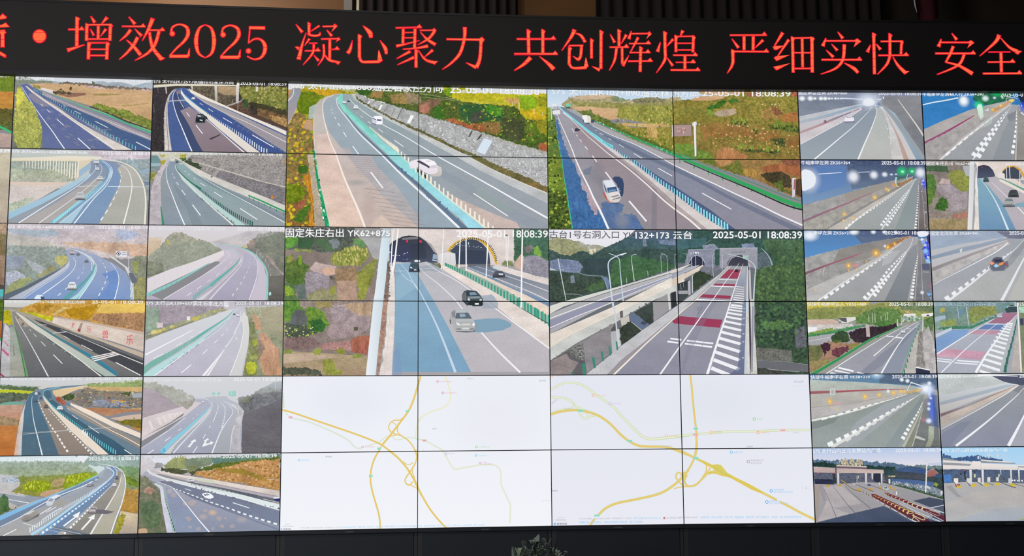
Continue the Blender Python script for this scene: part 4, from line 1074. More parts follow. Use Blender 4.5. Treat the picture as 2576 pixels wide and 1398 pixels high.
F|8c7c38|lf:b08c40|1|0|631 130 875 133 1040 200 1151 278 931 188 713 158
F|b0acb4||1|0|364 176 417 160 444 182 429 198
F|e8dcd4>dccfc8|dt:dcd0c8|1|0|111 130 186 152 391 187 634 228 879 275 1212 334 1214 383 880 313 608 255 391 209 176 168 111 140
F|d0d4c0||1|0|461 210 634 233 662 266 500 237
F|c4bcc0>a8a0ac|as:b8b0b8|1|0|63 134 116 130 187 168 391 209 662 272 1214 388 1216 497 773 360 446 247 176 174 85 151
F|3c4444||0.0|0|457 258 772 317 990 374 1013 402 773 355 447 269
F|70707c>686c78|as:7c7c88|1|0|446 247 717 300 1017 369 1214 410 1215 443 991 401 718 332 469 269
F|b0aebc>8c94a8|as:8a92a8|1|0|4 188 58 140 96 167 231 223 447 269 773 371 1217 508 1221 688 327 682 229 449 196 277 109 232
F|787c90>7c88a0|as:84889c|1|0|146 238 285 224 501 291 773 371 1217 514 1220 639 886 541 614 445 451 377 287 299
F|9098b0>8c98b0|as:98a0b8|1|0|223 288 287 299 610 682 327 682 273 504
F|646c84||0.5|0|342 322 450 366 668 456 1221 671 1221 682 723 490 451 388
S|c8b0a4||0.45|12 26.8 59 1.2 0.1|245 310 289 343 452 426 670 510 943 650 460 668 346 451
E|d8b898||0.8|48.3 32.2 0|635 515
E|c8b4a8||0.6|48.3 32.2 0|553 549
E|c8b4a8||0.7|32.2 32.2 0|261 321
E|c8b8ac||0.4|59 37.5 0|887 579
F|dcdce0>e0ecec||1|0|52 140 68 124 101 162 231 207 447 258 718 316 1215 454 1216 497 937 417 610 336 340 262 178 211 86 172
S|6c7484||1|30 8.6 20.4 1 0|426 269 610 325 882 405 1211 481 1211 497 883 422 584 336
P|505860||1|4.3 6.4 16.1 26.8 50 1 0|447 269 609 304 772 339 1012 391
L|f0f0f4||1|2.1 7.5|448 285 664 337 882 400 1217 503
L|f0f2f6||1|3.2 10.7|152 238 265 283 298 310 399 431 510 567 613 685
D|f4f4f6||1|6.4 16.1 21 0.55 1.25 0 1|293 299 450 358 613 423 776 480 940 542 1220 633
L|ecf0f4||1|4.8 4.8|389 302 443 320
L|ecf0f4||1|7 7|807 431 952 480
L|ecf0f4||1|1.1 1.1|308 289 308 289
F|8c8474>7a7c64|lf:5c6c50|1|0|1 188 71 205 104 248 181 319 196 427 232 557 247 681 -2 681
F|bc9888|lf:907468|1|1|48 296 84 280 128 308 108 340 49 339
F|586c54>4c6444|lf:708060|1|1|26 436 131 405 188 503 181 610 87 640 41 554
F|c8a888||1|1|2 649 65 640 78 683 4 682
F|dcd8e4>d0cce0|dt:c8c4d8|1|0|120 254 175 298 189 395 209 503 247 681 322 682 274 531 220 363 202 287 147 249
L|98c0b4||1|5.4 21.4|120 249 191 276 214 331 233 423 263 515 305 671
P|3c5c54||1|3.2 7.5 10.7 26.8 14 1.2 0|214 342 233 433 263 525 311 671
L|8c98a0||1|4.3 4.3|89 189 95 221
C|f4f4f6|787880;4a4e5a|1|0|223 220 279 221 280 241 224 240
C|e8ecf0|404850;4a4e5a|1|0|408 212 467 212 468 248 409 247
F|4c5068||1|0|539 365 644 386 629 399 558 384
F|f4f6fa||1|0|538 357 546 346 568 342 589 341 616 350 636 369 640 385 620 393 596 391 558 376
F|c8ccd8||1|0|558 376 596 390 620 393 607 399 558 382
F|8c94a4||1|0|565 355 584 347 611 358 584 366
F|5c6474||1|0|552 358 561 351 579 366 568 368
F|2c3870||1|0|1160 404 1214 394 1215 427 1176 418
F|e8e8f0||1|0|1159 390 1214 383 1214 399 1165 404
L|d8d0cc||1|4.3 4.3|1072 403 1210 437
L|d8d0cc||1|4.3 4.3|1101 229 1210 241
L|b8b0b4||1|2.1 4.3|187 174 392 225 500 248
T|f2f2f6|a8acb0|1|caption~S75 太行山K149+252遥控林州方向|37 7 698 15 699 37 38 34
T|f8f8f8|6c7c58|1|caption~2025-05-01 18:08:39|706 12 1183 11 1183 39 707 41
@|2|0|2|2|screen showing the far bend of a road with a white van;screen showing a stone wall below green and yellow bushes;screen showing a pinkish hard shoulder beside orange bushes;screen showing half a white car and cream median posts|1|a0a8ac
F|dfe2ea>e4e4e0||1|0|-34 -21 2478 -63 2475 152 -31 207
F|b8c090>c0b860|gr:8a9438|1|0|131 31 646 56 665 132 426 119 279 161 132 127
F|c8b428>d0a83c|lf:7c7a24|1|0|58 60 278 46 499 71 647 94 628 114 462 110 352 132 279 184 244 295 263 389 239 523 248 692 333 1104 401 1401 -14 1406 -28 434 90 249
F|8c9c2c>6c8420|lf:4c6418|1|0|88 97 278 69 388 89 323 141 265 192 243 230 222 284 193 315 98 295 79 212
F|d8b030|lf:c08c28|1|0|278 54 462 65 499 102 352 129 279 108 205 79
F|c09068>a0604c|lf:d0a050|1|0|-7 73 51 72 52 129 -6 187
F|9098a4>b0a0a0|as:808894|1|0|15 130 40 60 117 58 121 108 96 166 82 212 86 249 54 318 -2 441 -6 187
L|e8dcd0||1|5.5 11.1|55 60 45 129 -6 191
L|d0b8a8||1|7.4 11.1|86 249 44 338 -2 426
F|a89058>98743c|lf:5c5030|1|0|-2 433 79 280 171 316 226 352 239 504 249 711 287 880 333 1104 401 1394 11 1398
S|d8c030;c8b428;98a428;587820;d89c38||1|170 14.8 36.9 1.2 0.8|-2 433 79 280 226 352 239 504 287 880 256 1392 11 1394
F|c8a078>c4a490|dt:a88058|1|0|172 354 230 364 235 466 143 438
F|8c9c28>7c8c24|lf:4c6018|1|1|1 984 49 972 118 976 172 1014 162 1085 130 1129 62 1147 14 1142
F|507830|lf:345820|1|1|105 812 180 799 201 837 170 866 122 866
F|587c30|lf:34581c|1|1|90 1261 158 1195 216 1161 216 1216 159 1315 80 1316
F|d49838|st:a86420|1|0|154 893 218 859 235 985 261 1368 208 1368 232 1150
F|b07050|lf:8a4c3c|1|0|88 1152 173 1112 168 1178 89 1212
F|d0c0a8>b0a898|rk:a08c78|1|0|189 689 242 688 277 930 322 1149 367 1367 266 1368 247 1095 224 931
F|bcb8b4>e0c8b8|as:a8a4a4|1|0|254 219 290 172 352 132 444 103 536 101 455 145 463 202 508 281 668 475 891 699 1058 866 1225 1023 1429 1202 1634 1381 401 1394 310 995 267 692 239 481 244 287
F|a4b0b8>98a8b4|as:94a0ac|1|0|444 111 506 102 459 145 467 202 508 270 668 468 891 691 1225 1015 1634 1381 1244 1384 874 1058 578 724 392 481 336 342 327 205 360 147
F|d8c4bc>e4ccbc|dt:dcb8a8|1|0|265 503 363 482 453 696 584 1032 733 1386 405 1390 310 995
F|c8c0bc||0.5|0|237 314 328 293 363 463 265 503 239 481
F|c8b8b8>c0b4b0|dt:b0a4a4|0.6|0|430 613 577 618 614 693 780 689 836 794 1021 980 1207 1242 1225 1373 1022 1387 875 1246 747 1390 598 1025
L|a48c88||0.6|4.3 4.3|575 704 769 712
L|a48c88||0.6|4.3 4.3|586 724 786 733
L|a48c88||0.6|4.3 4.3|597 744 804 755
L|a48c88||0.6|4.3 4.3|608 764 821 776
L|a48c88||0.6|4.3 4.3|618 785 839 797
L|a48c88||0.6|4.3 4.3|629 805 856 819
L|a48c88||0.6|4.3 4.3|640 825 873 840
L|a48c88||0.6|4.3 4.3|651 846 891 861
L|a48c88||0.6|4.3 4.3|662 866 908 883
L|a48c88||0.6|4.3 4.3|673 886 926 904
L|a08884||0.65|6 6|722 1000 998 1037
L|a08884||0.65|6 6|752 1041 1041 1080
L|a08884||0.65|6 6|782 1083 1084 1124
L|a08884||0.65|6 6|812 1124 1128 1168
L|a08884||0.65|6 6|842 1165 1171 1211
L|a08884||0.65|6 6|871 1207 1215 1255
L|a08884||0.65|6 6|901 1248 1258 1298
L|a08884||0.65|6 6|931 1290 1302 1342
L|a08884||0.65|6 6|961 1331 1345 1386
E|9c9c9c||0.6|129.9 37.9 0|646 946
E|b8a098||0.4|86.6 189.5 0|756 1197
L|f8ece4||1|3.7 20.3|426 115 352 151 324 206 324 263 336 342 363 452 401 572 457 696 513 861 584 1029 666 1211 729 1379
L|f0f4f6||1|3.7 24|506 105 455 145 456 202 489 262 556 345 653 468 768 580 883 687 1050 855 1221 1015 1407 1183 1604 1366
L|687c94||1|5.5 44.3|482 202 575 344 668 456 816 598 1020 791 1225 970 1392 1127 1660 1377
L|e4dccc||1|3.7 9.2|254 219 244 287 246 485 263 692 283 820 310 995 337 1104
F|b8ccc4>a8b4ac|dt:98a8a0|1|0|199 239 254 207 244 314 230 352 193 346
L|2c9868||1|13 37.9|250 654 267 765 282 897 310 1028 344 1181 383 1366
S|48c88c;207850;f0f0f0||1|46 7.6 21.7 0.6 0.2|239 655 274 654 292 874 332 1061 393 1312 404 1366 351 1367 311 1149 277 941
L|88d8b0||1|2.7 5.4|332 1061 365 1203 404 1366
L|f4f6f8||1|4.3 4.3|403 250 407 258
L|f4f6f8||1|4.3 4.3|415 283 420 293
L|f4f6f8||1|5.4 5.4|436 325 447 345
L|f4f6f8||1|6.5 6.5|465 382 484 413
L|f4f6f8||1|7 7|518 469 546 514
L|f4f6f8||1|8.7 8.7|605 602 662 679
L|f6f2f0||1|13 13|774 845 889 996
F|98a8ac>a0a4ac|as:8c9aa4|1|0|506 102 595 103 614 156 722 219 885 322 1220 494 1407 598 1591 695 1789 811 2067 948 2436 1123 2433 1374 1854 1372 1634 1196 1448 1043 1221 841 1027 658 819 491 723 402 615 309 533 238 485 179
F|8c98a4||0.5|0|648 304 871 452 1243 711 1654 915 2066 1158 2434 1325 2433 1374 2290 1376 1766 1085 1392 862 1020 601 760 397
F|d4bcb0>d8c4bc|dt:c4a898|0.8|0|1467 1012 1579 1079 1765 1161 1990 1253 2140 1309 2177 1376 1861 1379 1634 1200
F|98a8a4||0.6|0|1766 971 1953 1083 2140 1214 2028 1196 1766 1047
F|c8ccc8>c4c4c8|dt:b4b8b8|1|0|588 103 621 99 647 152 777 225 997 350 1220 448 1407 545 1707 693 1903 798 2121 898 2437 1028 2436 1123 2067 948 1789 811 1591 695 1407 598 1220 494 885 322 722 219 614 156
L|f2f4f6||1|3.7 16.6|570 150 610 195 692 261 781 324 885 391 1038 471 1220 578 1407 690 1624 809 1901 962 2175 1119 2434 1264
L|eef2f4||1|3.2 3.2|634 278 644 286
L|eef2f4||1|3.8 3.8|674 311 699 327
L|eef2f4||1|4.9 4.9|742 360 772 384
L|eef2f4||1|5.4 5.4|840 431 887 465
L|eef2f4||1|7 7|990 537 1078 598
L|f8f2f0||1|9.2 9.2|1733 1034 2058 1248
F|88dcc8>a8dcf0|dt:90d0d0|1|0|506 94 507 163 537 231 619 305 726 398 823 491 908 569 1031 662 1221 841 1370 976 1537 1114 1757 1289 1861 1379 1697 1380 1630 1298 1526 1209 1433 1134 1351 1055 1273 992 1221 936 1098 843 979 735 920 664 805 560 697 456 589 344 508 258 467 187 462 130
F|70c8b0||0.6|0|507 186 619 297 726 390 823 480 779 492 649 362 530 239
L|e8e4d0||1|4.4 18.5|1031 662 1221 841 1370 976 1537 1114 1757 1289 1861 1375
P|f0ecd8||1|4.4 11.8 14.8 48 26 1.1 0|760 424 871 528 1020 651
P|f2eedc||1|11.8 17 40.6 81.2 24 1.1 0|1031 662 1132 751 1221 833 1318 935 1370 976 1537 1114 1757 1289 1914 1424
S|5c7490||1|16 14.8 29.5 2 0.8|872 635 1020 772 1206 940 1392 1100 1615 1298 1578 1299 1355 1108 1169 948 983 780
F|b8bab8>c4c4c6|rk:989898|1|0|621 102 632 91 751 145 884 180 1048 230 1220 276 1370 308 1471 344 1708 421 1837 457 2124 549 2442 637 2438 971 2234 874 2012 785 1738 662 1572 596 1407 510 1220 433 997 331 833 246 677 166
S|e8e8e8;8c8c90;d8d8dc;a4a0a4||1|420 5.9 16.2 1.2 0.3|1220 291 1468 356 1708 436 2124 564 2442 656 2438 963 2012 777 1572 584 1220 425
L|6c7068||1|4.3 4.3|738 152 722 175
L|6c7068||1|4.3 4.3|809 156 777 196
L|6c7068||1|7.6 7.6|880 182 864 205
L|6c7068||1|4.3 4.3|935 198 886 278
L|6c7068||1|3.8 3.8|1000 230 957 310
L|6c7068||1|7.6 7.6|1060 234 1017 331
L|6c7068||1|3.8 3.8|1082 245 1039 302
L|6c7068||1|2.7 2.7|668 120 646 154
F|f2f4f6||1|0|864 195 881 199 857 253 840 248
F|f4f6f8||1|0|1145 288 1175 299 1137 374 1109 365
F|e8eaea||1|0|752 163 765 166 744 202 735 198
F|98988c|rk:d0ccc0|1|0|1837 459 1920 486 2436 636 2436 658 1903 503 1820 476
F|5c5c50||1|0|1715 433 1732 432 1704 489 1682 501
F|484c40||1|0|1809 459 1820 465 1792 510 1759 528
F|b0b4c0||1|0|1828 490 1925 519 1852 667 1758 634
F|d8e4f0||1|0|1836 503 1917 526 1841 663 1765 630
F|6c6c48>807850|lf:4c5034|1|0|621 114 684 166 833 246 997 331 1220 429 1407 507 1580 596 1749 662 1824 692 1768 692 1580 630 1407 541 1220 456 997 354 777 233 647 159
F|7c7048>906c40|lf:4c6440|1|0|1749 662 2012 781 2234 870 2438 967 2437 1024 2121 894 1903 798 1707 690
L|d8d4c8||1|3.7 11.1|1220 452 1407 545 1707 693 1903 798 2121 898 2437 1028
F|6c7838>586c30|lf:34482a|1|0|621 76 646 44 1018 46 1220 21 1393 18 1543 92 1770 165 1998 169 2188 165 2449 74 2442 625 2124 545 1837 453 1471 340 1220 272 884 176 751 141
F|486c30|lf:28501c|1|0|636 83 665 51 758 57 813 71 739 111 665 113
F|b89058>9c7c50|lf:7c6838|1|0|776 79 888 69 869 127 758 133
F|a88c58|lf:6c6438|1|0|925 106 1055 84 1130 101 1112 178 981 189
F|a89478|lf:78704c|1|0|1074 64 1220 91 1242 175 1130 185
F|d8c830>c8b830|lf:98a028|1|0|1429 -4 1528 -6 1539 51 1628 66 1961 59 2051 63 2241 71 2319 58 2443 56 2441 261 2351 286 2238 322 2194 266 2128 193 2016 178 1794 171 1628 151 1550 124 1473 81
F|8cb030>7c9c28|lf:5c841c|1|0|1462 41 1495 12 1528 23 1539 96 1495 103 1451 70
F|98b82c|lf:6c9020|1|0|2129 79 2297 81 2352 115 2346 172 2295 230 2228 242 2173 164
F|a8a82c|lf:6c7420|1|0|2341 92 2431 84 2436 181 2363 183
F|d8b870|st:a87838|1|0|2006 116 2173 101 2184 163 2094 171
F|d8b82c|lf:a88c24|1|0|2194 243 2318 206 2440 284 2440 329 2272 315
F|d8dce0||1|0|1451 -4 1806 -6 2444 -2 2443 21 2398 28 2353 52 2017 58 1950 54 1639 60 1539 45 1528 17
F|c0c028|lf:8a9824|1|0|1539 34 1606 10 1645 9 1661 37 1717 25 1733 47 1650 60 1550 62
F|687890||1|0|1806 17 1828 11 1850 28 1811 34
F|907860>8c6048|lf:6c5040|1|0|1230 182 1307 135 1429 133 1417 178 1329 225 1324 281 1252 260
F|b07c68|lf:986050|1|0|1219 204 1307 169 1318 270 1274 277 1219 255
F|507c34|lf:2c541c|1|1|1373 201 1417 195 1462 234 1461 302 1417 331 1373 303 1357 247
F|2c5038|lf:486c38|1|0|1594 175 1905 174 1972 202 2016 269 2004 326 1793 341 1682 354 1616 310
F|54584c|lf:404438|1|0|1716 274 1816 238 1838 306 1760 353 1693 343
F|3c7830|lf:64a030|1|0|1844 193 1894 175 2005 212 1999 269 1960 293 1871 249
F|c08050>a05c3c|st:8c4c38|1|0|1461 330 1539 311 1616 344 1671 366 1837 363 1870 396 1837 442 1726 421 1594 378
F|9c7c4c|lf:785c34|1|0|1837 351 1982 338 2003 439 1947 474 1859 441
F|54583c|lf:3c442c|1|0|2004 303 2216 311 2237 435 2169 538 2047 495 2003 416
F|7c8c34>587030|lf:385420|1|0|2227 367 2294 343 2378 319 2440 329 2438 488 2348 547 2258 559 2220 469
F|a89c30|lf:6c7824|1|0|2328 331 2440 295 2438 466 2366 433
F|b8744c|st:8c4830|1|0|2348 558 2437 522 2436 630 2358 603
F|a08048|lf:604c28|1|0|2292 491 2259 463 2293 434
S|8cb838;486c24;a8c040;b8a050;2c4424||0.8|150 8.7 24.9 1.1 0.3|1351 191 1572 141 1961 168 2440 318 2437 545 2125 527 1848 430 1572 345
L|d0d8b0||1|2.2 2.2|1219 80 1572 130
L|d0d8b0||1|1.6 1.6|1230 114 1561 141
L|d0d8b0||1|1.6 1.6|1572 141 2016 161
L|f0ead8||1|4.3 4.3|2109 148 2111 188
L|f0ead8||1|6.5 6.5|2172 158 2172 215
L|f0ead8||1|5.4 5.4|2315 209 2315 252
L|f0ead8||1|4.3 4.3|2396 245 2397 273
C|eef0f4|98a8b4;4a4e5a|1|0|506 172 543 171 544 199 506 200
C|505c74|404c64;4a4e5a|1|0|549 165 576 165 576 180 549 180
C|f4f6fa|98a0b0;4a4e5a|1|0|609 210 653 209 653 248 609 249
F|5c6880||1|0|778 375 881 384 876 395 810 394
F|f6f6fa||1|0|783 353 786 325 799 313 821 306 867 308 881 323 881 384 873 391 821 390 784 370
F|d0d0e0||1|0|783 342 826 352 821 388 784 368
F|6c6c8c||1|0|827 338 871 341 870 356 829 355
F|6c7090||1|0|788 327 821 340 821 351 786 337
F|e4dcd8>d0c4bc||0.8|0|1318 862 1351 811 1390 772 1428 788 1439 821 1436 860 1417 876 1351 879
F|f0e8f0>e8e0e8||1|0|1127 748 1187 721 1220 714 1302 711 1368 733 1392 769 1398 822 1395 839 1368 853 1313 855 1269 835 1220 791 1144 809
F|f8f4f8||1|0|1242 718 1302 712 1368 736 1390 761 1318 776 1280 745
F|dcd4e0||1|0|1280 729 1324 725 1340 735 1296 742
F|504858||1|0|1198 735 1228 727 1264 746 1324 784 1318 803 1291 784 1236 757
F|d8d0d8||1|0|1324 778 1387 766 1390 797 1329 801
F|3c3444||1|0|1206 808 1224 816 1223 847 1206 835
F|3c3444||1|0|1239 827 1257 835 1256 874 1241 866
F|3c3444||1|0|1272 857 1290 865 1289 904 1274 893
P|f2eedc||1|11.9 15.2 59.6 65 5 1 0|1193 841 1231 880 1264 907 1299 918 1335 945
T|f6f6f8|6c7070|1|caption~S75 太行山K6+600遥控石家庄方向|21 0 1438 -14 1438 71 22 69
T|f6f6f8|848478|1|caption~25-05-01 18:08:38|1513 4 2369 6 2369 72 1513 70
@|4|0|2|2|screen showing a white lorry and white signs on a blue-sky motorway;screen showing an orange-green hillside with a brown board and pole;screen showing a silver car beside a blue tree shadow;screen showing a green guardrail and pale blue median posts|0.88|8c8890
F|b4d0ec>d4e4f0||1|0|-20 -23 2513 -22 2506 136 -23 211
F|c8b890>b8a878|lf:8a8450|1|0|141 162 196 116 219 85 285 79 384 63 582 55 637 68 692 98 824 107 880 90 1002 77 1080 81 1157 91 1213 74 1302 73 1297 276 633 284 217 222
F|94a078|lf:707c5c|1|0|631 65 659 70 714 92 769 100 824 107 746 125 636 116
F|98906c|lf:5c5c3c|1|0|824 105 880 89 1002 78 1080 82 1157 94 1134 125 912 151 835 124
F|d4b898|dt:b89870|1|0|219 94 384 66 582 58 626 71 526 100 361 108
F|a8a468>b0a058|lf:707438|1|0|240 127 471 135 691 137 801 141 1301 118 1299 175 800 186 470 185 283 177
F|dcb488>d8ac78|dt:c09468|1|0|234 183 415 175 525 190 690 193 772 203 760 248 677 294 605 306 468 263 283 221
F|b4ac50>a8a048|lf:707c2c|1|0|690 171 1300 152 1294 366 1184 366 1018 346 853 314 677 283
F|d8b478|dt:b89048|1|0|715 333 908 336 1074 339 1184 344 1184 372 907 369 731 360
F|b8a044>8c8c34|lf:5c6c24|1|0|676 339 785 371 962 380 1234 366 1294 388 1286 678 1068 585 794 482 631 390
F|d8b070|st:a88438|1|0|951 369 1051 362 1071 446 1059 479 982 475
F|78843c>607830|lf:405820|1|0|212 211 304 221 392 214 447 252 501 274 605 312 686 372 795 427 1014 508 1228 601 1227 623 904 503 631 384 456 314 359 265
F|788440|lf:4c6028|1|0|381 231 409 203 431 219 441 280 391 264
F|849440|lf:506828|1|0|463 269 491 246 512 279 500 308 457 297
S|c8b848;6c8428;a8a838;e0c068;4c6420||0.8|190 7.6 24 0.7 0.1|678 205 1244 175 1233 601 905 476 659 350
F|a8983c>a07c3c|lf:5c6428|1|0|1227 116 1432 86 1710 57 1933 4 2449 7 2445 693 1635 696 1449 686 1210 603
F|dcb488>d0a070|dt:c09468|1|0|1393 98 1455 64 1599 49 1737 56 1709 85 1598 102 1432 109
F|d8a878|dt:b08850|1|0|1468 13 1712 -11 1933 -1 1865 44 1743 56 1599 46 1500 41
F|487c28|lf:2c5418|1|0|1551 176 1619 142 1709 96 1752 113 1707 153 1628 192 1562 198
F|4c8030|lf:345c1c|1|0|1753 101 1847 84 1863 112 1790 129
F|5c8c2c|lf:88a83c|1|0|1540 199 1584 193 1605 238 1560 260
F|98903c>a08834|lf:5c6828|1|0|1231 183 1430 171 1540 204 1593 249 1703 271 1702 316 1481 317 1239 307
F|b89878>988468|rk:c8b8a0|1|0|1616 226 1706 192 1828 180 1843 225 1759 259 1648 260
F|d8ac58>b8904c|lf:8a6c38|1|0|2081 207 2149 167 2232 166 2287 200 2257 257 2145 291 2068 269
F|a87048|lf:6c4434|1|0|2177 161 2249 178 2291 223 2245 268 2192 223
F|a85c38|lf:b88c3c|1|0|2256 268 2341 222 2425 211 2438 312 2299 313
F|a85038|lf:c88c5c|1|0|2377 2 2450 1 2447 58 2392 64
F|8c4c44|lf:b88450|1|0|1933 16 2099 26 2075 71 1953 61
F|c89060>c0844c|st:a86438|1|0|1638 596 1694 568 1777 568 1858 617 1934 651 1910 695 1624 696
F|b07840>a06038|lf:74702c|1|0|1480 362 1647 316 1866 349 2030 404 2169 403 2305 459 2438 447 2432 593 2301 560 2137 516 1918 461 1697 462 1509 496
F|2c3428|st:7c8c34|1|0|1768 315 1940 303 1938 343 1789 338
F|242c24|st:7c8c34|1|0|2143 347 2254 335 2436 357 2439 419 2307 403 2170 375
F|2c3424|lf:6c7830|1|0|1987 370 2047 398 2029 438 1992 404
F|2c3428|st:6c7c34|1|0|2149 482 2304 470 2301 560 2192 532
F|2c3424|st:788434|1|0|1805 551 1886 584 2079 583 2245 593 2244 616 2078 616 1913 617
F|30382c|lf:6c7c34|1|0|2135 583 2217 599 2221 638 2155 616
S|88a038;6c8c2c;a8a83c||0.9|26 10.9 27.2 0.5 0|1786 270 1946 270 1944 337 1790 327
S|88a038;6c8c2c||0.9|30 10.9 32.7 0.5 0|2211 307 2437 318 2435 379 2198 358
S|7c9c34;98a83c||0.9|36 13.1 34.9 0.5 0|1806 528 2246 560 2244 605 1804 579
S|c88c44;d8b060;8a4c34;e8c888;6c7c2c;b86c3c||0.8|230 6.5 21.8 0.9 0.3|1459 317 2032 348 2438 447 2435 671 1968 628 1585 552
S|e8d8b8||1|8 7.6 14.2 1 0|2040 134 2261 132 2261 149 2039 151
S|e0d0b0||1|9 6.5 13.1 1 0|1756 344 1955 348 1954 359 1756 358
F|5c8830>487028|lf:8aa03c|1|0|1222 531 1365 525 1409 552 1452 591 1528 602 1635 696 1449 692 1215 598
F|b88450>a8703c|lf:6c6c30|1|0|1449 685 2440 681 2442 1059 2284 1015 2014 883 1688 784 1470 707
F|7c8834|lf:4c6020|1|0|1460 691 1603 690 1634 751 1688 784 1579 740
F|cc9860|st:a86c3c|1|0|1614 690 1767 689 1776 762 1667 751
F|888838|lf:4c5c24|1|0|1666 762 1855 694 1886 772 1872 845 1742 801
F|c89848|st:906c2c|1|0|1874 783 1963 761 2017 805 2003 872 1906 839
F|b86c40|st:8c5434|1|0|2051 761 2185 727 2439 714 2433 854 2237 799 2072 805
F|3c3428|lf:5c5034|1|0|2049 822 2237 799 2313 826 2350 871 2341 960 2232 949 2091 883
F|4c3c2c|lf:684c34|1|0|2383 882 2444 870 2437 1048 2377 1026
F|6c7c34|lf:405020|1|0|2167 921 2262 877 2264 960 2345 1015 2230 993
F|a06848|lf:784438|1|0|2241 682 2440 681 2437 748 2294 737
F|e4e0e4>d0ccd4||1|0|2350 865 2389 859 2376 1043 2349 1048
F|a85c60||1|0|2372 876 2386 873 2376 976 2363 979
L|c0bcc0||1|3.8 3.8|2358 865 2347 1065
F|4c6c3c>4c7028|lf:7c8c34|1|0|0 199 46 183 60 249 82 299 96 462 117 597 134 685 148 828 172 1000 200 1153 231 1374 -37 1374 -24 308
F|8cac38|lf:6c8c30|1|0|-8 199 34 191 37 307 -2 327
F|909c38>7c9430|lf:4c6c20|1|0|5 694 123 693 151 847 172 1000 81 1001 2 963
F|2c3820|lf:6c8430|1|0|1 1001 172 1000 192 1153 227 1374 -3 1374
S|a8b83c;587c28;2c4820||1|120 11.4 30.5 1.1 0.4|7 230 71 307 130 693 172 1000 219 1370 -3 1371
F|a4a0ac>908c94|as:98909c|1|0|73 171 107 182 239 297 390 435 518 538 680 672 846 822 1035 994 1223 1174 1461 1370 231 1374 200 1153 172 1000 148 828 134 685 117 597 96 462 79 299
F|4c78b0>2f5c9c|lf:4c7cb0|1|0|79 268 96 462 117 597 134 685 148 828 172 1000 200 1153 231 1374 583 1372 476 1189 433 1075 376 1037 329 922 292 846 267 750 207 673 174 577 145 480 119 384
F|b8a4ac|lf:6c88b0|1|0|138 422 164 461 200 634 181 615 148 500
F|bca4a8|lf:98a0b8|1|1|260 692 297 738 318 845 281 830
F|c0a4a8|lf:a89cb0|1|1|318 892 377 960 429 1075 477 1151 449 1228 390 1121 369 1029 324 976
F|3c68a0>3464a4|lf:587cac|0.8|0|508 1113 611 1093 725 1131 685 1227 838 1226 911 1371 568 1372 513 1247
E|8c909c||0.7|99 114.3 0|703 1284
F|5c7894||0.6|0|334 799 426 760 402 845 349 845
F|a09098>988c94|as:8c848c|1|0|470 419 621 592 847 802 1035 975 1223 1167 1446 1362 988 1363 801 1150 652 958 464 767 316 498 242 344
E|74707c||0.4|114.3 152.4 0|463 825
E|74707c||0.4|76.2 114.3 0|530 921
F|747484||0.45|0|1010 716 1049 716 1034 1367 980 1367
F|dcd4d8>d4ccc8|dt:d0c8c8|1|0|107 190 239 301 390 435 518 538 680 672 847 810 1035 975 1223 1140 1484 1370 1698 1369 1563 1289 1454 1212 1350 1124 1219 1024 1060 913 897 779 757 676 659 611 519 507 390 404 247 289 122 182
F|b4a4a4|dt:a49898|1|0|680 680 847 810 1035 979 1223 1171 1465 1366 1522 1366 1224 1117 1036 940 847 779 696 668
L|f4ece8||1|3.8 17.1|231 305 303 382 389 470 465 535 570 627 638 677 789 795 948 933 1109 1086 1219 1174 1346 1270 1457 1370
L|f2f4f8||1|3.8 21|94 256 139 368 190 488 242 619 264 684 319 815 392 968 429 1056 481 1159 532 1273 572 1369
L|f4f6fa||1|4.4 4.4|236 394 258 433
L|f4f6fa||1|5.4 5.4|279 458 289 471
L|f4f6fa||1|6 6|311 502 328 524
L|f4f6fa||1|7.1 7.1|359 567 385 599
L|f4f6fa||1|9.3 9.3|431 661 470 717
L|f2f0f4||1|12 12|552 815 618 904
L|f2f0f4||1|15.3 15.3|773 1093 936 1288
F|7888a0>9490a0|as:6c7c94|1|0|107 182 168 189 456 337 632 413 849 508 1067 603 1228 668 1307 698 1630 833 1955 975 2280 1121 2447 1167 2439 1367 1713 1369 1563 1285 1350 1120 1060 909 757 672 519 503 247 285
F|a8a8a8>b4a8b0|as:a49ca4|1|0|187 208 263 207 457 333 632 413 1067 603 1630 833 1955 975 2447 1167 2441 1325 2222 1226 1977 1103 1574 911 1195 730 848 547 627 460 433 365 319 284
F|5c6884||0.6|0|470 419 699 513 1004 665 1309 799 1723 1030 2213 1260 2439 1360 2324 1364 1910 1165 1383 877 1003 704 698 552
F|3c5484||0.85|0|758 656 924 763 1228 955 1566 1185 1789 1365 1713 1365 1488 1224 1219 1016 924 794
L|f0f0f4||1|3.8 15.2|433 365 627 460 848 547 1100 676 1195 730 1358 811 1574 911 1789 1015 1977 1103 2222 1226 2441 1325
L|e8ecf0||1|3.8 3.8|463 408 474 416
L|e8ecf0||1|4.4 4.4|501 436 539 458
L|e8ecf0||1|4.4 4.4|588 485 610 501
L|e8ecf0||1|4.9 4.9|688 545 735 575
L|e8ecf0||1|6.5 6.5|827 631 908 680
L|eeeef2||1|7.6 7.6|1062 773 1194 848
L|f2f0f4||1|8.7 8.7|1478 1013 1755 1169
L|70dce4||1|6.5 32.7|119 184 162 228 238 294 324 360 389 415 465 469 546 529 627 573
F|dce4e8||1|0|157 234 243 305 237 311 151 245
P|34507c||1|3.8 11.4 22.9 83.8 56 1.15 -0.35|545 534 696 641 897 779 1060 909 1226 1032 1454 1208 1712 1384
P|8ceaf6||1|5 16 22.9 76.2 52 1.15 0|507 515 696 649 897 779 1060 913 1226 1032 1350 1120 1454 1212 1563 1285 1712 1384
L|2ca460||1|7.6 26.7|434 310 628 393 850 488 1068 575 1228 644 1308 679
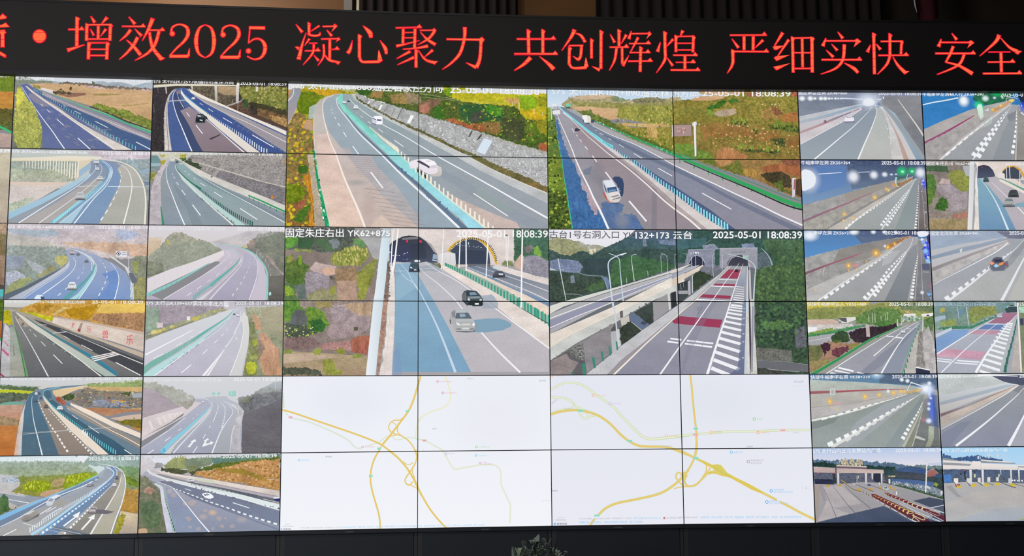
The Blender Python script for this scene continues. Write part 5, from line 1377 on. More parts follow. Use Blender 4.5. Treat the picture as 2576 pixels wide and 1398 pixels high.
L|34a85c||1|26.7 45.7|1308 679 1630 814 1956 952 2281 1090 2448 1144
L|2c9458||1|3.8 7.6|1309 652 1631 775 1957 906 2283 1040 2450 1094
S|e0f4e8||1|24 5.7 11.4 1 0|434 302 628 386 1068 568 1236 636 1236 652 853 500 434 318
L|2c9c5c||1|9.5 9.5|1274 675 1272 722
L|2c9c5c||1|9.5 9.5|1410 729 1409 776
L|2c9c5c||1|9.5 9.5|1547 787 1545 833
L|2c9c5c||1|9.5 9.5|1683 845 1682 891
L|2c9c5c||1|9.5 9.5|1819 902 1818 949
L|2c9c5c||1|9.5 9.5|1956 956 1954 1002
L|2c9c5c||1|9.5 9.5|2092 1014 2090 1060
L|2c9c5c||1|9.5 9.5|2228 1071 2226 1118
L|2c9c5c||1|9.5 9.5|2364 1129 2362 1175
L|2c3030||1|7.6 15.2|1307 702 1629 841 1955 979 2279 1125 2446 1175
L|3cb488||1|4.4 6.5|91 473 108 567 129 683
L|38c090||1|6.5 10.9|134 685 153 861 178 1014 198 1167 227 1363
F|f0f0f0||1|0|337 265 381 263 413 272 420 286 417 342 407 342 390 337 357 337 352 309 339 293
F|f4f0ec||1|0|339 266 383 264 380 309 341 294
F|e4dcd4||1|0|383 264 418 281 416 336 385 337
F|4c5464||1|0|339 315 352 315 357 337 407 345 412 336 396 351 357 343
F|40506c||1|0|424 303 462 319 445 336 420 336
F|e4e4ea||1|0|50 224 124 215 126 257 55 263
L|d8d8e0||1|7.6 7.6|37 163 44 313
L|d8d8e0||1|4.4 4.4|89 176 91 207
F|e8e8ec||1|0|46 157 89 157 92 185 53 185
F|b4b8c0||1|0|53 185 86 179 86 213 56 210
F|2cc898|rk:b0f0e0|1|0|182 156 226 149 226 182 187 186
F|546458||1|0|185 186 223 183 228 200 179 200
F|4c5058||1|0|208 85 212 88 211 99 207 98
C|3c3448|6c6478;4a4e5a|1|0|264 391 296 391 296 421 263 422
F|3c3c50||1|0|285 394 321 407 301 418 285 416
F|d0d4e0||1|0|106 340 125 346 122 354 109 351
F|b0908c>a88c88||1|0|1217 346 1395 345 1395 455 1214 461
L|6c6464||1|4.4 4.4|1216 346 1395 344
L|6c6464||1|5.4 5.4|1395 345 1396 457
F|e4e0e4||1|0|1205 352 1212 352 1211 464 1203 467
S|d8a890;8c6c6c;e0b8a8||1|30 6.5 16.3 0.5 0.3|1259 374 1336 374 1335 430 1258 430
F|dcdce4||1|0|1407 323 1443 311 1447 340 1439 351 1434 653 1417 658 1416 441 1414 362 1400 351
L|f4f4f8||1|5.4 7.6|1426 317 1425 351 1423 519 1423 653
L|50501c||1|1.6 1.6|1420 239 1422 317
L|34a85c||1|7.6 16.3|1198 609 1307 648 1416 692
F|3c4c70>34486c||1|0|616 879 638 860 682 859 715 881 727 933 720 1022 706 1055 690 1044 659 934
F|b85c48>c0785c||1|0|526 1023 564 1055 596 1099 585 1110 552 1078
F|c8ccdc>d8d4d0||1|0|522 902 545 893 610 891 629 912 669 978 690 1033 695 1066 678 1099 639 1113 595 1110 566 1077 548 1028 530 968 523 929
F|e0e4ee||1|0|534 907 545 899 610 895 624 912 650 953 565 965
F|3c5c88||1|0|564 970 652 955 664 1000 571 1017
F|6c90b4||1|0|581 989 642 978 652 1000 575 1013
F|5c6c8c||1|0|528 918 557 979 564 1023 548 1001 533 951
F|e4dcd8||1|0|573 1022 668 1005 687 1035 586 1050
F|8c8488||1|0|599 1055 673 1033 679 1044 607 1063
F|7c7074||1|0|615 1080 689 1055 689 1068 618 1085
F|f0e8e0||1|0|591 1064 618 1063 612 1077 591 1077
F|e8b098||1|0|563 1072 596 1099 639 1107 634 1114 590 1110
F|dce4f0||1|0|669 978 681 972 680 983 672 986
F|c8d4e4||1|0|680 994 691 991 690 1002 682 1004
F|c05c4c||1|0|521 1001 543 1023 563 1077 542 1067
E|3c4c70||0.6|59.9 12 0|644 1118
T|f0f4f8|8c9cb0|1|caption~S75 太行山K102+890遥控林州方向|44 -4 1472 8 1470 79 43 66
T|f4f4f6|606858|1|caption~25-05-01 18:08:39|1507 3 2372 2 2370 62 1506 63
@|2|2|2|2|screen showing a white pole before a tunnel mouth and bushes;screen showing a tunnel with a yellow-black striped arch;screen showing the lower white pole, shrubs and reddish soil;screen showing a silver car driving towards the camera|0.9|a8a4a8
F|746c68>9c8c84|lf:8c7c74|1|0|-6 9 872 -1 842 355 823 692 1 694
F|5c5c5c>6c7468|lf:405040|1|0|-6 14 631 7 632 138 553 221 341 239 235 207 3 209
F|b0b0b0>acacb0|dt:9c9c9c|1|0|631 12 894 9 863 245 842 311 799 279 739 159 674 99
F|4c8c38|lf:7cb048|1|0|1 96 117 97 123 138 87 187 34 209 3 199
F|3c6c40|lf:4c5c4c|1|0|117 100 191 110 265 115 224 207 129 203
F|4c7448|lf:5c645c|1|0|307 103 392 108 457 205 425 233 340 206 265 142
F|8c9098|lf:6c7c80|1|0|392 119 477 107 499 172 446 205
F|5c8c50|lf:7ca868|1|0|605 106 675 105 734 148 734 192 681 181 627 160
F|9ca850|lf:788448|1|0|76 209 161 208 172 230 98 236
F|98a858|lf:78883c|1|0|198 213 235 213 240 245 203 240
F|788c3c>5c7c34|lf:3c5c34|1|0|4 285 61 252 73 328 130 284 140 262 157 306 184 349 221 359 216 392 185 446 176 521 135 575 8 512
F|8cac38|lf:6c942c|1|0|125 284 140 262 154 306 152 349 121 349
F|9ca048|lf:78843c|1|0|25 285 56 258 72 285 68 328 21 339
F|5c7850>688c3c|lf:506850|1|0|3 512 103 554 99 629 136 667 148 736 7 737
F|98b83c|lf:64882c|1|0|3 544 40 544 93 592 88 629 10 640
F|5c6c68|lf:707c74|1|0|92 554 186 521 210 672 136 672
F|a0a450>98984c|lf:6c7c34|1|0|410 304 447 238 500 221 553 194 606 177 675 176 750 203 767 268 724 323 682 356 533 352 448 358
S|c0bc60;788c34;a8a850;d0c878||0.9|110 9.6 32 0.45 0.1|416 304 500 216 616 177 745 203 756 279 671 351 448 352
F|9c9c50>949048|lf:6c7c38|1|0|757 334 842 284 821 409 790 518 759 573 663 562 651 421 704 388
F|a8a848|lf:788838|1|0|656 443 736 410 779 442 748 573 733 670 664 676 684 584 652 519
F|d0b8b0>c4a8a0|rk:b0a0a0|1|0|278 326 321 337 427 358 469 368 449 444 344 467 269 424 227 392
F|dcb49c|dt:c89880|1|0|332 402 385 374 448 379 460 439 375 445
F|b0a4b0>a4989c|rk:807880|1|0|195 424 290 413 407 466 398 553 314 618 199 656 186 500
F|787868|lf:484840|1|0|407 461 444 455 450 488 413 482
F|b09070>a88868|lf:846c4c|1|0|459 390 650 367 662 519 631 627 493 574 460 488
F|c4a08c|rk:98806c|1|0|471 498 651 497 664 681 484 682
F|a09c74|lf:807c5c|1|0|219 618 345 564 494 628 484 693 210 693
F|9c9c48|lf:7c8438|1|0|414 563 450 547 467 596 441 639 409 596
F|a8988c>907c74|rk:786c6c|1|0|-12 684 805 682 752 1373 0 1369
F|3c6c38>548c34|lf:7ca83c|1|0|-2 684 140 684 140 727 183 759 189 833 90 887 7 866
F|6c6c70|lf:5c6460|1|0|94 769 209 769 217 930 102 951 44 887
F|588838>3c6c30|lf:8ca838|1|0|193 753 256 737 330 769 372 812 405 892 364 962 259 983 211 930 204 823
F|2c5c30|lf:447838|1|0|226 876 331 839 384 898 353 962 259 962
F|5c6454|lf:3c4c3c|1|0|7 887 195 919 301 983 176 1025 14 1015
S|b0c838;d0d890||1|34 6.4 18.1 1 0|12 887 290 919 301 1004 14 1015
F|b8a8ac>b09898|rk:8c7c80|1|0|413 731 795 693 775 941 649 1005 438 1037 385 983 436 887
F|b0a06c|lf:90803c|1|0|276 694 434 694 435 747 298 748
F|c4a888|st:a88870|1|0|540 715 795 693 785 822 647 812
F|c07c5c>b46c5c|st:984c44|1|0|612 1031 702 999 776 1005 761 1176 624 1154 597 1090
F|c09890|rk:985c5c|1|0|334 1079 596 1047 618 1144 544 1133 345 1132
F|907470|lf:6c5c5c|1|0|10 1046 92 1015 281 1026 334 1079 251 1121 126 1132 16 1121
F|b8a880>b09478|dt:8c7860|1|0|1 1142 230 1153 545 1175 756 1187 752 1373 5 1369
F|c8b098|dt:a88c70|1|0|2 1173 262 1158 493 1196 263 1227 3 1258
F|9ca048|lf:7c8838|1|0|262 1153 303 1111 345 1132 335 1175 283 1180
F|a0a048|lf:707c2c|1|0|357 1228 414 1212 462 1239 473 1303 536 1324 526 1361 379 1360 358 1302
F|9c9c48|lf:7c8438|1|0|450 1138 534 1111 566 1143 524 1175
F|98a050|lf:6c7c38|1|0|613 1176 692 1165 714 1203 640 1213
F|98a848|lf:707c38|1|0|11 1131 73 1126 84 1163 17 1168
F|606454|lf:404838|1|0|4 1290 180 1291 337 1323 337 1360 5 1358
F|505838|lf:6c6c50|1|0|632 930 664 924 669 957 638 957
F|f0ece8>e0d8d4|dt:d8d0d0|1|0|966 321 985 387 1001 463 1008 691 946 691 956 463
F|806c68>a08478|lf:6c6054|1|0|928 321 955 321 956 463 946 691 903 691 923 463
F|c09484>b89c88|lf:98705c|1|0|896 682 939 681 924 876 909 1069 863 1363 837 1363 861 1069 881 876
F|ece4dc>e4d8d4|dt:d8ccc8|1|0|944 681 1005 681 1004 876 999 1037 989 1198 980 1364 868 1363 884 1267 905 1230 894 1177 899 1134 915 1112 914 1027 930 1005 924 941 934 854 934 768
L|c8bcb8||1|2.1 2.7|961 822 946 1037 931 1198 911 1363
L|b8d0e8||1|3.2 6.4|1001 930 992 1145 982 1364
F|e4d8d4>dccfc8|dt:d4c4c0|1|0|1074 15 2112 6 2110 322 1961 356 1885 334 1416 381 1395 238 1340 150 1243 85 1183 74 1134 80 1069 120
F|dcd4d0||1|0|953 9 991 8 981 124 954 157
F|d8d0cc||1|0|1034 101 1088 73 1142 70 1218 77 1218 0 980 3 981 129
F|3c404c>40486c||1|0|954 162 986 129 1034 101 1083 79 1132 71 1221 80 1222 319 1170 320 1122 320 1009 332 955 321
F|3c404c>4c5468||1|0|1145 72 1188 74 1232 85 1286 123 1330 172 1362 222 1389 243 1395 326 1286 326 1222 338 1146 339
F|30384c||0.5|0|1145 152 1275 140 1297 282 1146 295
F|90b0c8||1|0|1357 244 1389 249 1392 293 1351 288
F|b0c8d8||1|0|1351 293 1395 304 1395 315 1346 304
F|788898>5c6c80||0.8|0|1222 327 1297 315 1395 337 1416 381 1222 365
F|7c7c80||1|0|1067 95 1218 80 1218 105 1072 113
S|e8f0f8||1|10 5.3 12.8 1 0|954 228 1143 227 1143 265 955 267
S|a0b080||1|4 6.4 10.7 1 0|1078 287 1143 287 1143 303 1079 304
F|e83858||1|0|1107 114 1124 114 1125 136 1106 136
F|e83858||1|0|1227 116 1243 116 1243 132 1227 132
F|f03858||1|0|1232 117 1251 118 1251 137 1232 136
F|e0d0c8||1|0|1885 246 1913 268 1951 334 1890 345
F|e0b438||1|0|1487 215 1514 171 1558 132 1613 104 1667 87 1711 82 1766 89 1820 114 1864 146 1902 196 1935 257 1956 334 1940 339 1918 268 1885 213 1853 169 1809 130 1760 106 1711 98 1667 103 1618 121 1569 149 1531 187 1506 223
L|3c3830||1|6.9 6.9|1529 214 1509 212
L|3c3830||1|6.9 6.9|1538 200 1518 196
L|3c3830||1|6.9 6.9|1548 186 1528 181
L|3c3830||1|6.9 6.9|1558 173 1539 166
L|3c3830||1|6.9 6.9|1570 161 1552 153
L|3c3830||1|6.9 6.9|1584 150 1566 140
L|3c3830||1|6.9 6.9|1597 140 1581 129
L|3c3830||1|6.9 6.9|1612 131 1596 119
L|3c3830||1|6.9 6.9|1627 123 1613 110
L|3c3830||1|6.9 6.9|1643 117 1629 102
L|3c3830||1|6.9 6.9|1659 111 1647 96
L|3c3830||1|6.9 6.9|1676 107 1665 91
L|3c3830||1|6.9 6.9|1693 105 1684 88
L|3c3830||1|6.9 6.9|1710 103 1702 86
L|3c3830||1|6.9 6.9|1727 103 1721 85
L|3c3830||1|6.9 6.9|1744 104 1740 85
L|3c3830||1|6.9 6.9|1761 107 1758 88
L|3c3830||1|6.9 6.9|1778 111 1777 91
L|3c3830||1|6.9 6.9|1794 115 1795 96
L|3c3830||1|6.9 6.9|1810 122 1812 103
L|3c3830||1|6.9 6.9|1825 130 1829 110
L|3c3830||1|6.9 6.9|1840 138 1845 120
L|3c3830||1|6.9 6.9|1853 148 1861 129
L|3c3830||1|6.9 6.9|1867 159 1875 141
L|3c3830||1|6.9 6.9|1879 171 1889 154
L|3c3830||1|6.9 6.9|1889 183 1901 167
L|3c3830||1|6.9 6.9|1899 197 1912 182
L|3c3830||1|6.9 6.9|1908 211 1922 196
L|3c3830||1|6.9 6.9|1916 226 1931 212
L|3c3830||1|6.9 6.9|1922 242 1938 229
L|3c3830||1|6.9 6.9|1927 258 1944 246
L|3c3830||1|6.9 6.9|1931 274 1949 264
L|3c3830||1|6.9 6.9|1933 290 1952 282
L|3c3830||1|6.9 6.9|1934 307 1953 300
F|444c5c>48546c||1|0|1514 223 1542 187 1580 154 1623 123 1678 105 1722 102 1766 110 1815 141 1853 185 1880 240 1890 334 1852 340 1569 341 1563 237
F|303848||0.5|0|1569 237 1678 203 1842 213 1852 334 1569 336
S|dce8f4||1|22 4.3 8.5 1 0|1563 149 1820 174 1820 186 1678 173 1563 160
F|b0f0f0||1|0|1681 137 1686 128 1693 145 1686 154
F|b0f0e8||1|0|1572 140 1577 133 1582 148 1575 151
F|6c6c70||1|0|1677 335 1885 334 1896 367 1677 368
F|e4e0e0>d4d4d8||1|0|1412 238 1493 226 1563 240 1558 336 1465 331 1414 315
L|b4b0b0||1|3.2 3.2|1412 237 1493 225 1564 240
L|c0bcc0||1|2.7 2.7|1465 248 1468 331
L|c0bcc0||1|2.1 2.1|1514 248 1514 331
F|7c8050|lf:5c6040|1|0|1351 337 1416 326 1438 348 1427 381 1373 364
F|8c8c68|lf:6c7044|1|0|1563 341 1590 347 1585 380
F|bcbcc4>c0bac0|as:b4b0b8|1|0|1222 327 1297 315 1449 391 1677 511 1894 642 2432 991 2428 1338 1085 1334 1016 1333 1011 318 1135 328
F|8cb0c8>78a4c4|as:84a8c4|1|0|1006 340 1146 328 1222 442 1287 556 1368 687 1492 915 1707 1336 1005 1333
F|a0c4d8||0.4|0|1012 460 1135 393 1222 480 1244 534 1157 590 1013 688
F|7c98c4||0.5|0|989 1145 1048 1123 1075 1364 980 1364
F|8c9cac||0.5|0|1222 365 1395 337 1438 413 1297 403 1222 425
L|c4d8ec||1|3.2 24.5|1027 367 1098 465 1190 530 1282 687 1406 942 1535 1266 1562 1341
L|f0f0f4||1|3.2 18.1|1222 365 1297 441 1417 534 1563 675 1730 887 1946 1132 2161 1343
L|f2eeee||1|3.2 16|1281 326 1406 403 1568 489 1709 587 1861 696 2111 882 2436 1121
L|d0e0f0||1|2.7 7.5|1046 326 1117 408 1176 516 1222 587
L|d0e0f0||1|3.7 3.7|1004 406 1100 404
L|d8dce4||1|2.7 2.7|1232 381 1379 378
F|6c7c94>a8a8b0|as:8c94a4|1|0|1666 363 1786 346 1896 362 1983 400 2202 465 2438 536 2435 728 2222 608 2004 493 1841 422
F|7490ac>7894b4||1|0|1666 363 1710 379 1863 433 2004 510 2201 597 2436 684 2435 750 2200 630 1950 499 1732 401
L|e8ecf2||1|2.7 7.5|1677 363 1786 412 1950 471 2113 537 2277 602 2436 679
L|e8e4e8||1|2.1 6.4|1754 357 1895 400 2081 460 2223 509 2437 591
F|e8dcd8>e4d8d0|dt:d4c8c4|1|0|1918 356 1950 339 2202 410 2438 469 2438 530 2202 465 2005 405 1912 373
F|ccd8d8||1|0|1918 350 1961 356 1972 389 1912 373
F|ece0d8>e8dcd4|dt:dccfc8|1|0|1449 353 1471 342 1677 401 1895 499 2113 630 2434 805 2431 1111 2111 871 1894 691 1677 538 1444 386
F|f0dccc>e8d4c4|dt:e0c8b8|1|0|1650 379 1705 390 1895 477 2113 575 2200 613 2435 734 2434 860 2112 657 1895 521 1677 418
F|7cac9c>a4bcb4||0.9|0|1463 325 1623 380 1840 477 2058 592 2434 827 2433 903 2058 674 1786 521 1568 407 1463 353
P|3c9c80||1|10.7 18.1 26.6 95.9 36 1.25 0|1471 353 1568 402 1677 456 1786 521 1895 576 2058 680 2221 772 2433 914
P|44a888||1|17 18.1 79.9 90.6 8 1 0|2047 667 2139 716 2210 765 2286 815 2352 853 2433 897
L|4c544c||1|3.2 7.5|2085 689 2221 776 2433 891
F|4c7864>547c58|lf:3c5c50|1|0|2112 6 2441 3 2437 309 2336 254 2209 266 2115 311
F|8cb850|lf:5c8c40|1|0|2292 188 2326 154 2369 210 2363 265 2297 238
F|8c8080|lf:6c6468|1|0|2215 172 2260 149 2293 160 2259 238 2215 222
F|a8a4b0>a09ca8|rk:707080|1|0|2203 272 2281 249 2347 260 2437 303 2436 464 2334 448 2191 404
F|d4b4a0|dt:b89884|1|0|2115 322 2187 227 2204 266 2191 399 2126 366
F|8c9468|lf:6c7c50|1|0|1994 334 2027 300 2093 311 2109 355 2038 355
L|f2f2f6||1|8.5 8.5|1455 11 1435 386
L|f2f2f6||1|9.6 9.6|1610 82 1596 374
L|f2f2f6||1|11.7 11.7|1663 76 1664 401
L|f2f2f6||1|10.7 10.7|1873 13 1849 461
L|f2f2f6||1|6.4 6.4|2040 68 2038 311
L|f2f2f6||1|7.5 7.5|2062 67 2049 366
L|f2f2f6||1|13.9 13.9|2194 5 2175 740
L|6c6c6c||1|21.3 21.3|2043 56 2043 70
L|f2f2f6||1|14.9 14.9|2181 656 2173 744
F|f8f6f4||1|0|1026 13 1038 13 1009 321 982 463 977 387 1003 244
F|f0f2f4||1|0|983 19 992 19 981 190 971 376 963 376 970 190
F|e8f0f4||1|0|947 14 953 14 949 310 943 310
F|e8eef4/c4dce8||1|0|891 9 958 9 954 97 923 463 895 697 810 697 833 518 868 191
F|ecf0f6/c8dce4||1|0|813 660 901 660 861 1069 834 1364 746 1364 766 1144 796 822
F|344050||1|0|1133 407 1225 401 1225 415 1144 414
C|4c6474|384854;4a4e5a|1|0|1133 325 1230 324 1230 409 1133 410
F|e0e8ec||1|0|1184 303 1197 300 1235 303 1236 319 1184 320
F|dce4f0||1|0|1143 364 1160 369 1165 383 1146 377
F|c8d0d8||1|0|1179 388 1203 388 1202 399 1179 399
C|5c5c68|4c5868;4a4e5a|1|0|1912 400 2027 400 2026 460 1912 461
F|dce4f0||1|0|1966 422 2010 424 2007 438 1969 436
F|707078||1|0|2015 455 2081 465 2004 471
F|9ca8b8||0.8|0|1813 631 1867 625 1894 620 1927 642 1959 696 1959 751 1817 751
F|a0b0c4||0.8|0|1851 642 1894 617 1932 647 1910 674
F|4c5860>3c4850||1|0|1622 631 1644 588 1677 579 1758 587 1791 623 1818 664 1820 718 1807 730 1676 731 1628 681
F|344450||1|0|1666 593 1753 590 1783 631 1671 637
F|7c98ac||1|0|1693 601 1747 598 1769 623 1698 629
F|88949c||1|0|1674 640 1785 636 1802 656 1677 661
F|2c3438||1|0|1682 691 1812 691 1812 721 1684 721
F|e8ecec||1|0|1677 656 1696 664 1701 678 1679 675
F|e8ecec||1|0|1785 669 1807 661 1807 677 1791 679
F|f4f6f8||1|0|1744 702 1780 702 1780 716 1744 716
F|c0c8cc||1|0|1676 721 1720 724 1720 731 1679 731
F|6c7074||1|0|1625 631 1655 593 1666 637 1666 686 1630 670
F|80a4bc||1|0|1736 859 1839 845 1969 843 2035 864 2083 891 2078 919 2001 954 1838 973 1730 970
F|8c9ca8||1|0|1735 886 1763 897 1762 962 1730 970
F|687078||1|0|1546 930 1568 967 1665 974 1741 967 1741 951
F|a8acb0>b4b4b4||1|0|1508 832 1525 783 1535 764 1562 761 1649 756 1676 777 1709 826 1736 870 1744 897 1741 940 1724 962 1568 962 1549 951 1546 897 1514 886
F|b8c0c4||1|0|1562 764 1649 758 1679 788 1568 791
F|5c6c7c||1|0|1574 793 1679 790 1710 834 1713 845 1565 845 1562 832
F|98a8b8||1|0|1600 799 1649 799 1660 826 1606 832
F|b8bcc0||1|0|1562 848 1714 848 1736 875 1579 875
F|8c8c90||1|0|1527 788 1562 767 1562 837 1535 832
F|d0dce4||1|0|1630 930 1689 929 1689 944 1630 944
F|e8eaee||1|0|1570 875 1589 886 1622 911 1578 905
F|e8eaee||1|0|1736 875 1744 902 1741 916 1711 908
F|d8d4d0||1|0|1616 892 1703 891 1697 908 1627 908
F|6c6c70||1|0|1568 938 1616 938 1611 948 1573 946
F|6c6c70||1|0|1692 940 1735 935 1730 946 1697 948
F|5c5c60||1|0|1508 854 1519 854 1524 897 1514 892
L|a4a0a8||1|2.7 2.7|1653 1232 1707 1222
L|a8a4ac||1|1.6 2.1|1752 791 1893 782 1959 777
F|5c6064||0.35|0|0 19 967 15 967 94 2 100
T|f8f8f8||1|caption~固定朱庄右出 YK62+875|4 15 956 15 956 86 5 104
T|f8f6f6||1|caption~2025-05-01 18:08:39|1574 17 2433 13 2432 82 1574 85
@|4|2|2|2|screen showing tall lamp posts over a viaduct and a wooded valley;screen showing two tunnel portals and red road stripes;screen showing the pale viaduct underside with green posts;screen showing white hatching beside a road and dark trees|0.9|6c7078
F|eceaf2>e4e4ec||1|0|3 2 829 0 741 82 543 169 359 153 197 100 3 79
F|b8b890>a4a47c|lf:7c8058|1|0|3 68 89 78 197 97 284 126 370 153 468 153 527 164 500 191 412 240 249 257 141 257 87 225 1 203
F|b0b0a0|lf:949484|1|0|240 110 370 148 468 153 527 164 489 191 369 202 305 159
S|e0d8c0||1|14 7.5 21.5 1 0|380 191 445 180 445 235 380 229
F|4c6468>40584c|lf:34483c|1|0|1 192 55 208 104 230 195 257 271 219 326 202 412 240 500 191 631 131 741 76 828 54 1233 4 1225 352 623 558 157 682 -4 693
F|44607c>4c6c64|lf:3c5464|1|0|741 82 829 32 1233 4 1229 189 956 179 738 201 575 202
F|607498|rk:98a0b8|1|0|11 300 87 279 195 289 281 300 324 354 279 419 193 408 85 387 10 376
F|6c7890|rk:a0a8c0|1|0|893 81 926 81 935 157 902 157
F|5c7090|rk:98a4c0|1|0|1040 97 1204 91 1219 151 1066 135
F|4c7450>507848|lf:34583c|1|0|617 299 792 244 1063 298 1214 352 841 477 602 537 571 461
F|304048|lf:405058|0.7|0|325 278 563 278 560 440 333 419
F|34403c|lf:4c6050|1|0|10 408 193 419 409 451 517 461 542 537 320 613 157 666 6 677
F|54744c|lf:3c5838|1|0|320 569 440 505 516 472 531 548 406 591
F|708090|rk:98a0b0|1|0|203 440 236 435 246 505 203 510
F|6c84a8||1|0|495 451 549 451 570 494 564 564 547 564 522 488
L|98a4b8||1|4.3 6.4|269 408 355 435 517 445
L|a8b4c4||1|3.2 4.3|527 461 537 515 553 564
L|8c9cb0||1|4.3 4.3|10 365 85 392 209 408
F|c8ccd8||1|0|10 371 48 381 91 392 10 390
L|98a4a8||1|4.3 4.3|136 613 255 615 314 629
F|40645c>3c5850|lf:304840|1|0|1220 4 2443 1 2434 692 1967 692 2005 351 1213 319
F|4c7080|lf:3c6458|1|0|1218 91 1523 80 1478 151 1358 178 1216 189
F|788098|rk:a0a8b8|1|0|1467 151 1576 129 1629 183 1575 189 1477 183
F|7080a0|rk:98a4c0|1|0|1838 134 1958 128 1978 172 1848 172
F|5c7c58>486848|lf:34503c|1|0|2041 90 2440 94 2430 351 2148 329 2129 242 2065 177
F|4c5c60|rk:707c8c|1|0|1998 231 2075 204 2117 275 2115 340 1994 373
F|405444>34483c|lf:5c7c44|1|0|1977 373 2169 329 2447 340 2434 692 1940 692
L|98a8b0||1|6.4 16.1|2033 177 2085 231 2116 286 2131 340
L|7c8c98||1|4.3 6.4|2126 335 2059 362 2026 395
S|6c8c50;34503c;587848||0.7|150 12.9 32.2 1.1 0.4|1982 384 2159 318 2444 132 2434 687 1951 687
L|90a4b0||1|3.2 3.2|1461 156 1500 129 1550 96
F|34443c>2c3834|lf:4c6c48|1|0|1951 675 2435 675 2436 1367 1945 1366
F|4c7048|lf:6c9450|1|0|1988 880 2205 858 2312 912 2202 955 2040 944
F|808078|rk:4c4c48|1|0|1948 1116 2088 1126 2282 1148 2289 1255 2138 1244 1950 1233
F|787884|rk:404448|1|0|2321 955 2420 912 2423 1116 2326 1126
F|6c6c74|as:646468|1|0|1949 1238 2138 1249 2439 1281 2436 1351 2135 1324 1953 1308
L|98989c||1|3.2 4.3|1950 1236 2084 1244 2245 1255 2439 1281
F|343c38|lf:585850|1|0|1952 1313 2049 1313 2189 1340 2242 1366 1951 1366
L|9ca0a0||1|7.5 5.4|2049 1318 2189 1334 2350 1345
S|5c8c50;2c443c;487048;243430||0.6|170 14 37.6 1.1 0.4|1962 686 2429 686 2426 912 2283 1116 1954 1094
F|84889c>80849c|rk:9498a8|1|0|1333 189 1586 186 1578 373 1494 352 1485 298 1453 254 1399 243 1355 276 1321 330 1288 347
L|98a0b4||1|7.5 7.5|1333 190 1586 184
F|a4a4b0>9c9cac|dt:8c8c9c|1|0|1632 180 1995 174 1988 373 1896 351 1898 292 1845 254 1780 243 1736 265 1702 308 1695 362 1624 368
L|b4b4bc||1|8.6 8.6|1629 179 1995 172
L|8c8c9c||1|2.1 2.1|1634 210 1699 210
L|8c8c9c||1|2.1 2.1|1923 207 1988 205
L|8c8c9c||1|2.1 2.1|1634 227 1699 227
L|8c8c9c||1|2.1 2.1|1922 223 1988 222
L|8c8c9c||1|2.1 2.1|1632 265 1698 265
L|8c8c9c||1|2.1 2.1|1921 262 1986 260
L|8c8c9c||1|2.1 2.1|1632 297 1697 297
L|8c8c9c||1|2.1 2.1|1920 294 1985 293
L|8c8c9c||1|2.1 2.1|1631 325 1696 324
L|8c8c9c||1|2.1 2.1|1919 321 1985 320
F|b0b4c4||1|0|1321 330 1349 281 1394 244 1421 243 1464 265 1485 303 1492 341 1478 341 1474 298 1448 260 1410 248 1377 257 1349 292 1329 330
F|34344c||1|0|1333 330 1355 287 1383 254 1416 248 1453 268 1479 308 1487 336 1397 352
F|a8a8b0||1|0|1698 362 1707 319 1736 270 1780 245 1845 254 1893 281 1893 292 1845 267 1785 254 1741 278 1712 319 1706 352
F|3c3c4c>484858||1|0|1709 346 1718 314 1746 275 1785 254 1839 264 1896 292 1891 351 1842 351 1788 341
F|545060||1|0|1780 243 1835 237 1872 264 1866 275 1818 259
S|f0f4f8||1|8 7.5 16.1 1 0|1351 216 1454 216 1454 227 1351 227
T|6c6c7c||1|m~古台隧道|1738 207 1879 202 1879 218 1737 225
F|8cb8a4|rk:c8e0d4|1|0|1853 245 1905 245 1904 275 1855 275
F|d0d0cc>dcdcd4||1|0|6 725 157 677 580 564 830 493 1219 374 1289 385 1218 395 786 520 514 607 135 731 5 800
F|d8d4d0>e0d4c4||1|0|1162 385 1212 374 1288 347 1370 319 1293 363 1211 401 1162 417
F|b8b8b8>a8a8b0||1|0|5 800 297 682 568 596 841 510 1218 401 1289 385 1288 423 1217 449 784 628 512 730 3 987
F|9c9cb4>9494ac||1|0|4 859 350 725 622 623 949 504 1218 422 1217 444 894 563 621 671 350 784 3 945
L|f0f0f4||1|7.5 3.8|5 843 351 715 584 631 785 569 1218 417
L|ececf0||1|7.5 3.2|4 931 295 806 501 730 697 644 1113 471
F|e8e0d4>e4d8cc|dt:dcd0c4|1|0|3 987 294 864 609 730 893 590 1217 428 1288 406 1286 493 1215 514 979 650 619 816 2 1083
F|a8a8b4>98a0b0||1|0|1167 417 1298 368 1375 347 1435 336 1396 363 1314 401 1210 449 1166 471
F|e4d8c8>d8c8b8|dt:d0c0b0|1|0|1166 471 1221 450 1314 406 1396 368 1462 336 1473 346 1439 385 1368 423 1285 471 1219 514 1164 541
L|dcdce4||1|3.2 3.2|1189 401 1380 347
L|dcdce4||1|2.7 2.7|1188 439 1429 341
F|d4d4d0>c8ccc8|dt:c0c0bc|1|0|2 1098 185 1008 456 874 662 778 1001 622 1215 513 1214 584 1000 665 754 799 617 885 454 965 238 1082 0 1236
F|e8e0d0||1|0|2 1082 185 997 456 863 608 794 668 767 668 778 456 874 185 1008 1 1114
L|b8b4ac||1|2.7 2.7|2 1098 293 954 619 799
S|6c6c68||1|50 7.5 18.3 1 0|0 1220 183 1119 346 1024 509 928 661 853 754 794 946 675 946 686 727 815 509 944 183 1135 0 1236
F|8c8484>7c787c|dt:948c8c|1|0|0 1236 237 1093 443 976 606 896 616 954 573 965 580 1157 341 1364 -1 1363
F|5c5c60|dt:787074|1|0|0 1236 183 1135 313 1072 322 1189 341 1364 -1 1363
F|484c48|rk:a8a8a4|1|0|173 1135 313 1072 337 1242 268 1220 193 1178
F|8c8080|dt:a09494|1|0|0 1241 156 1167 182 1220 267 1252 191 1363 -1 1363
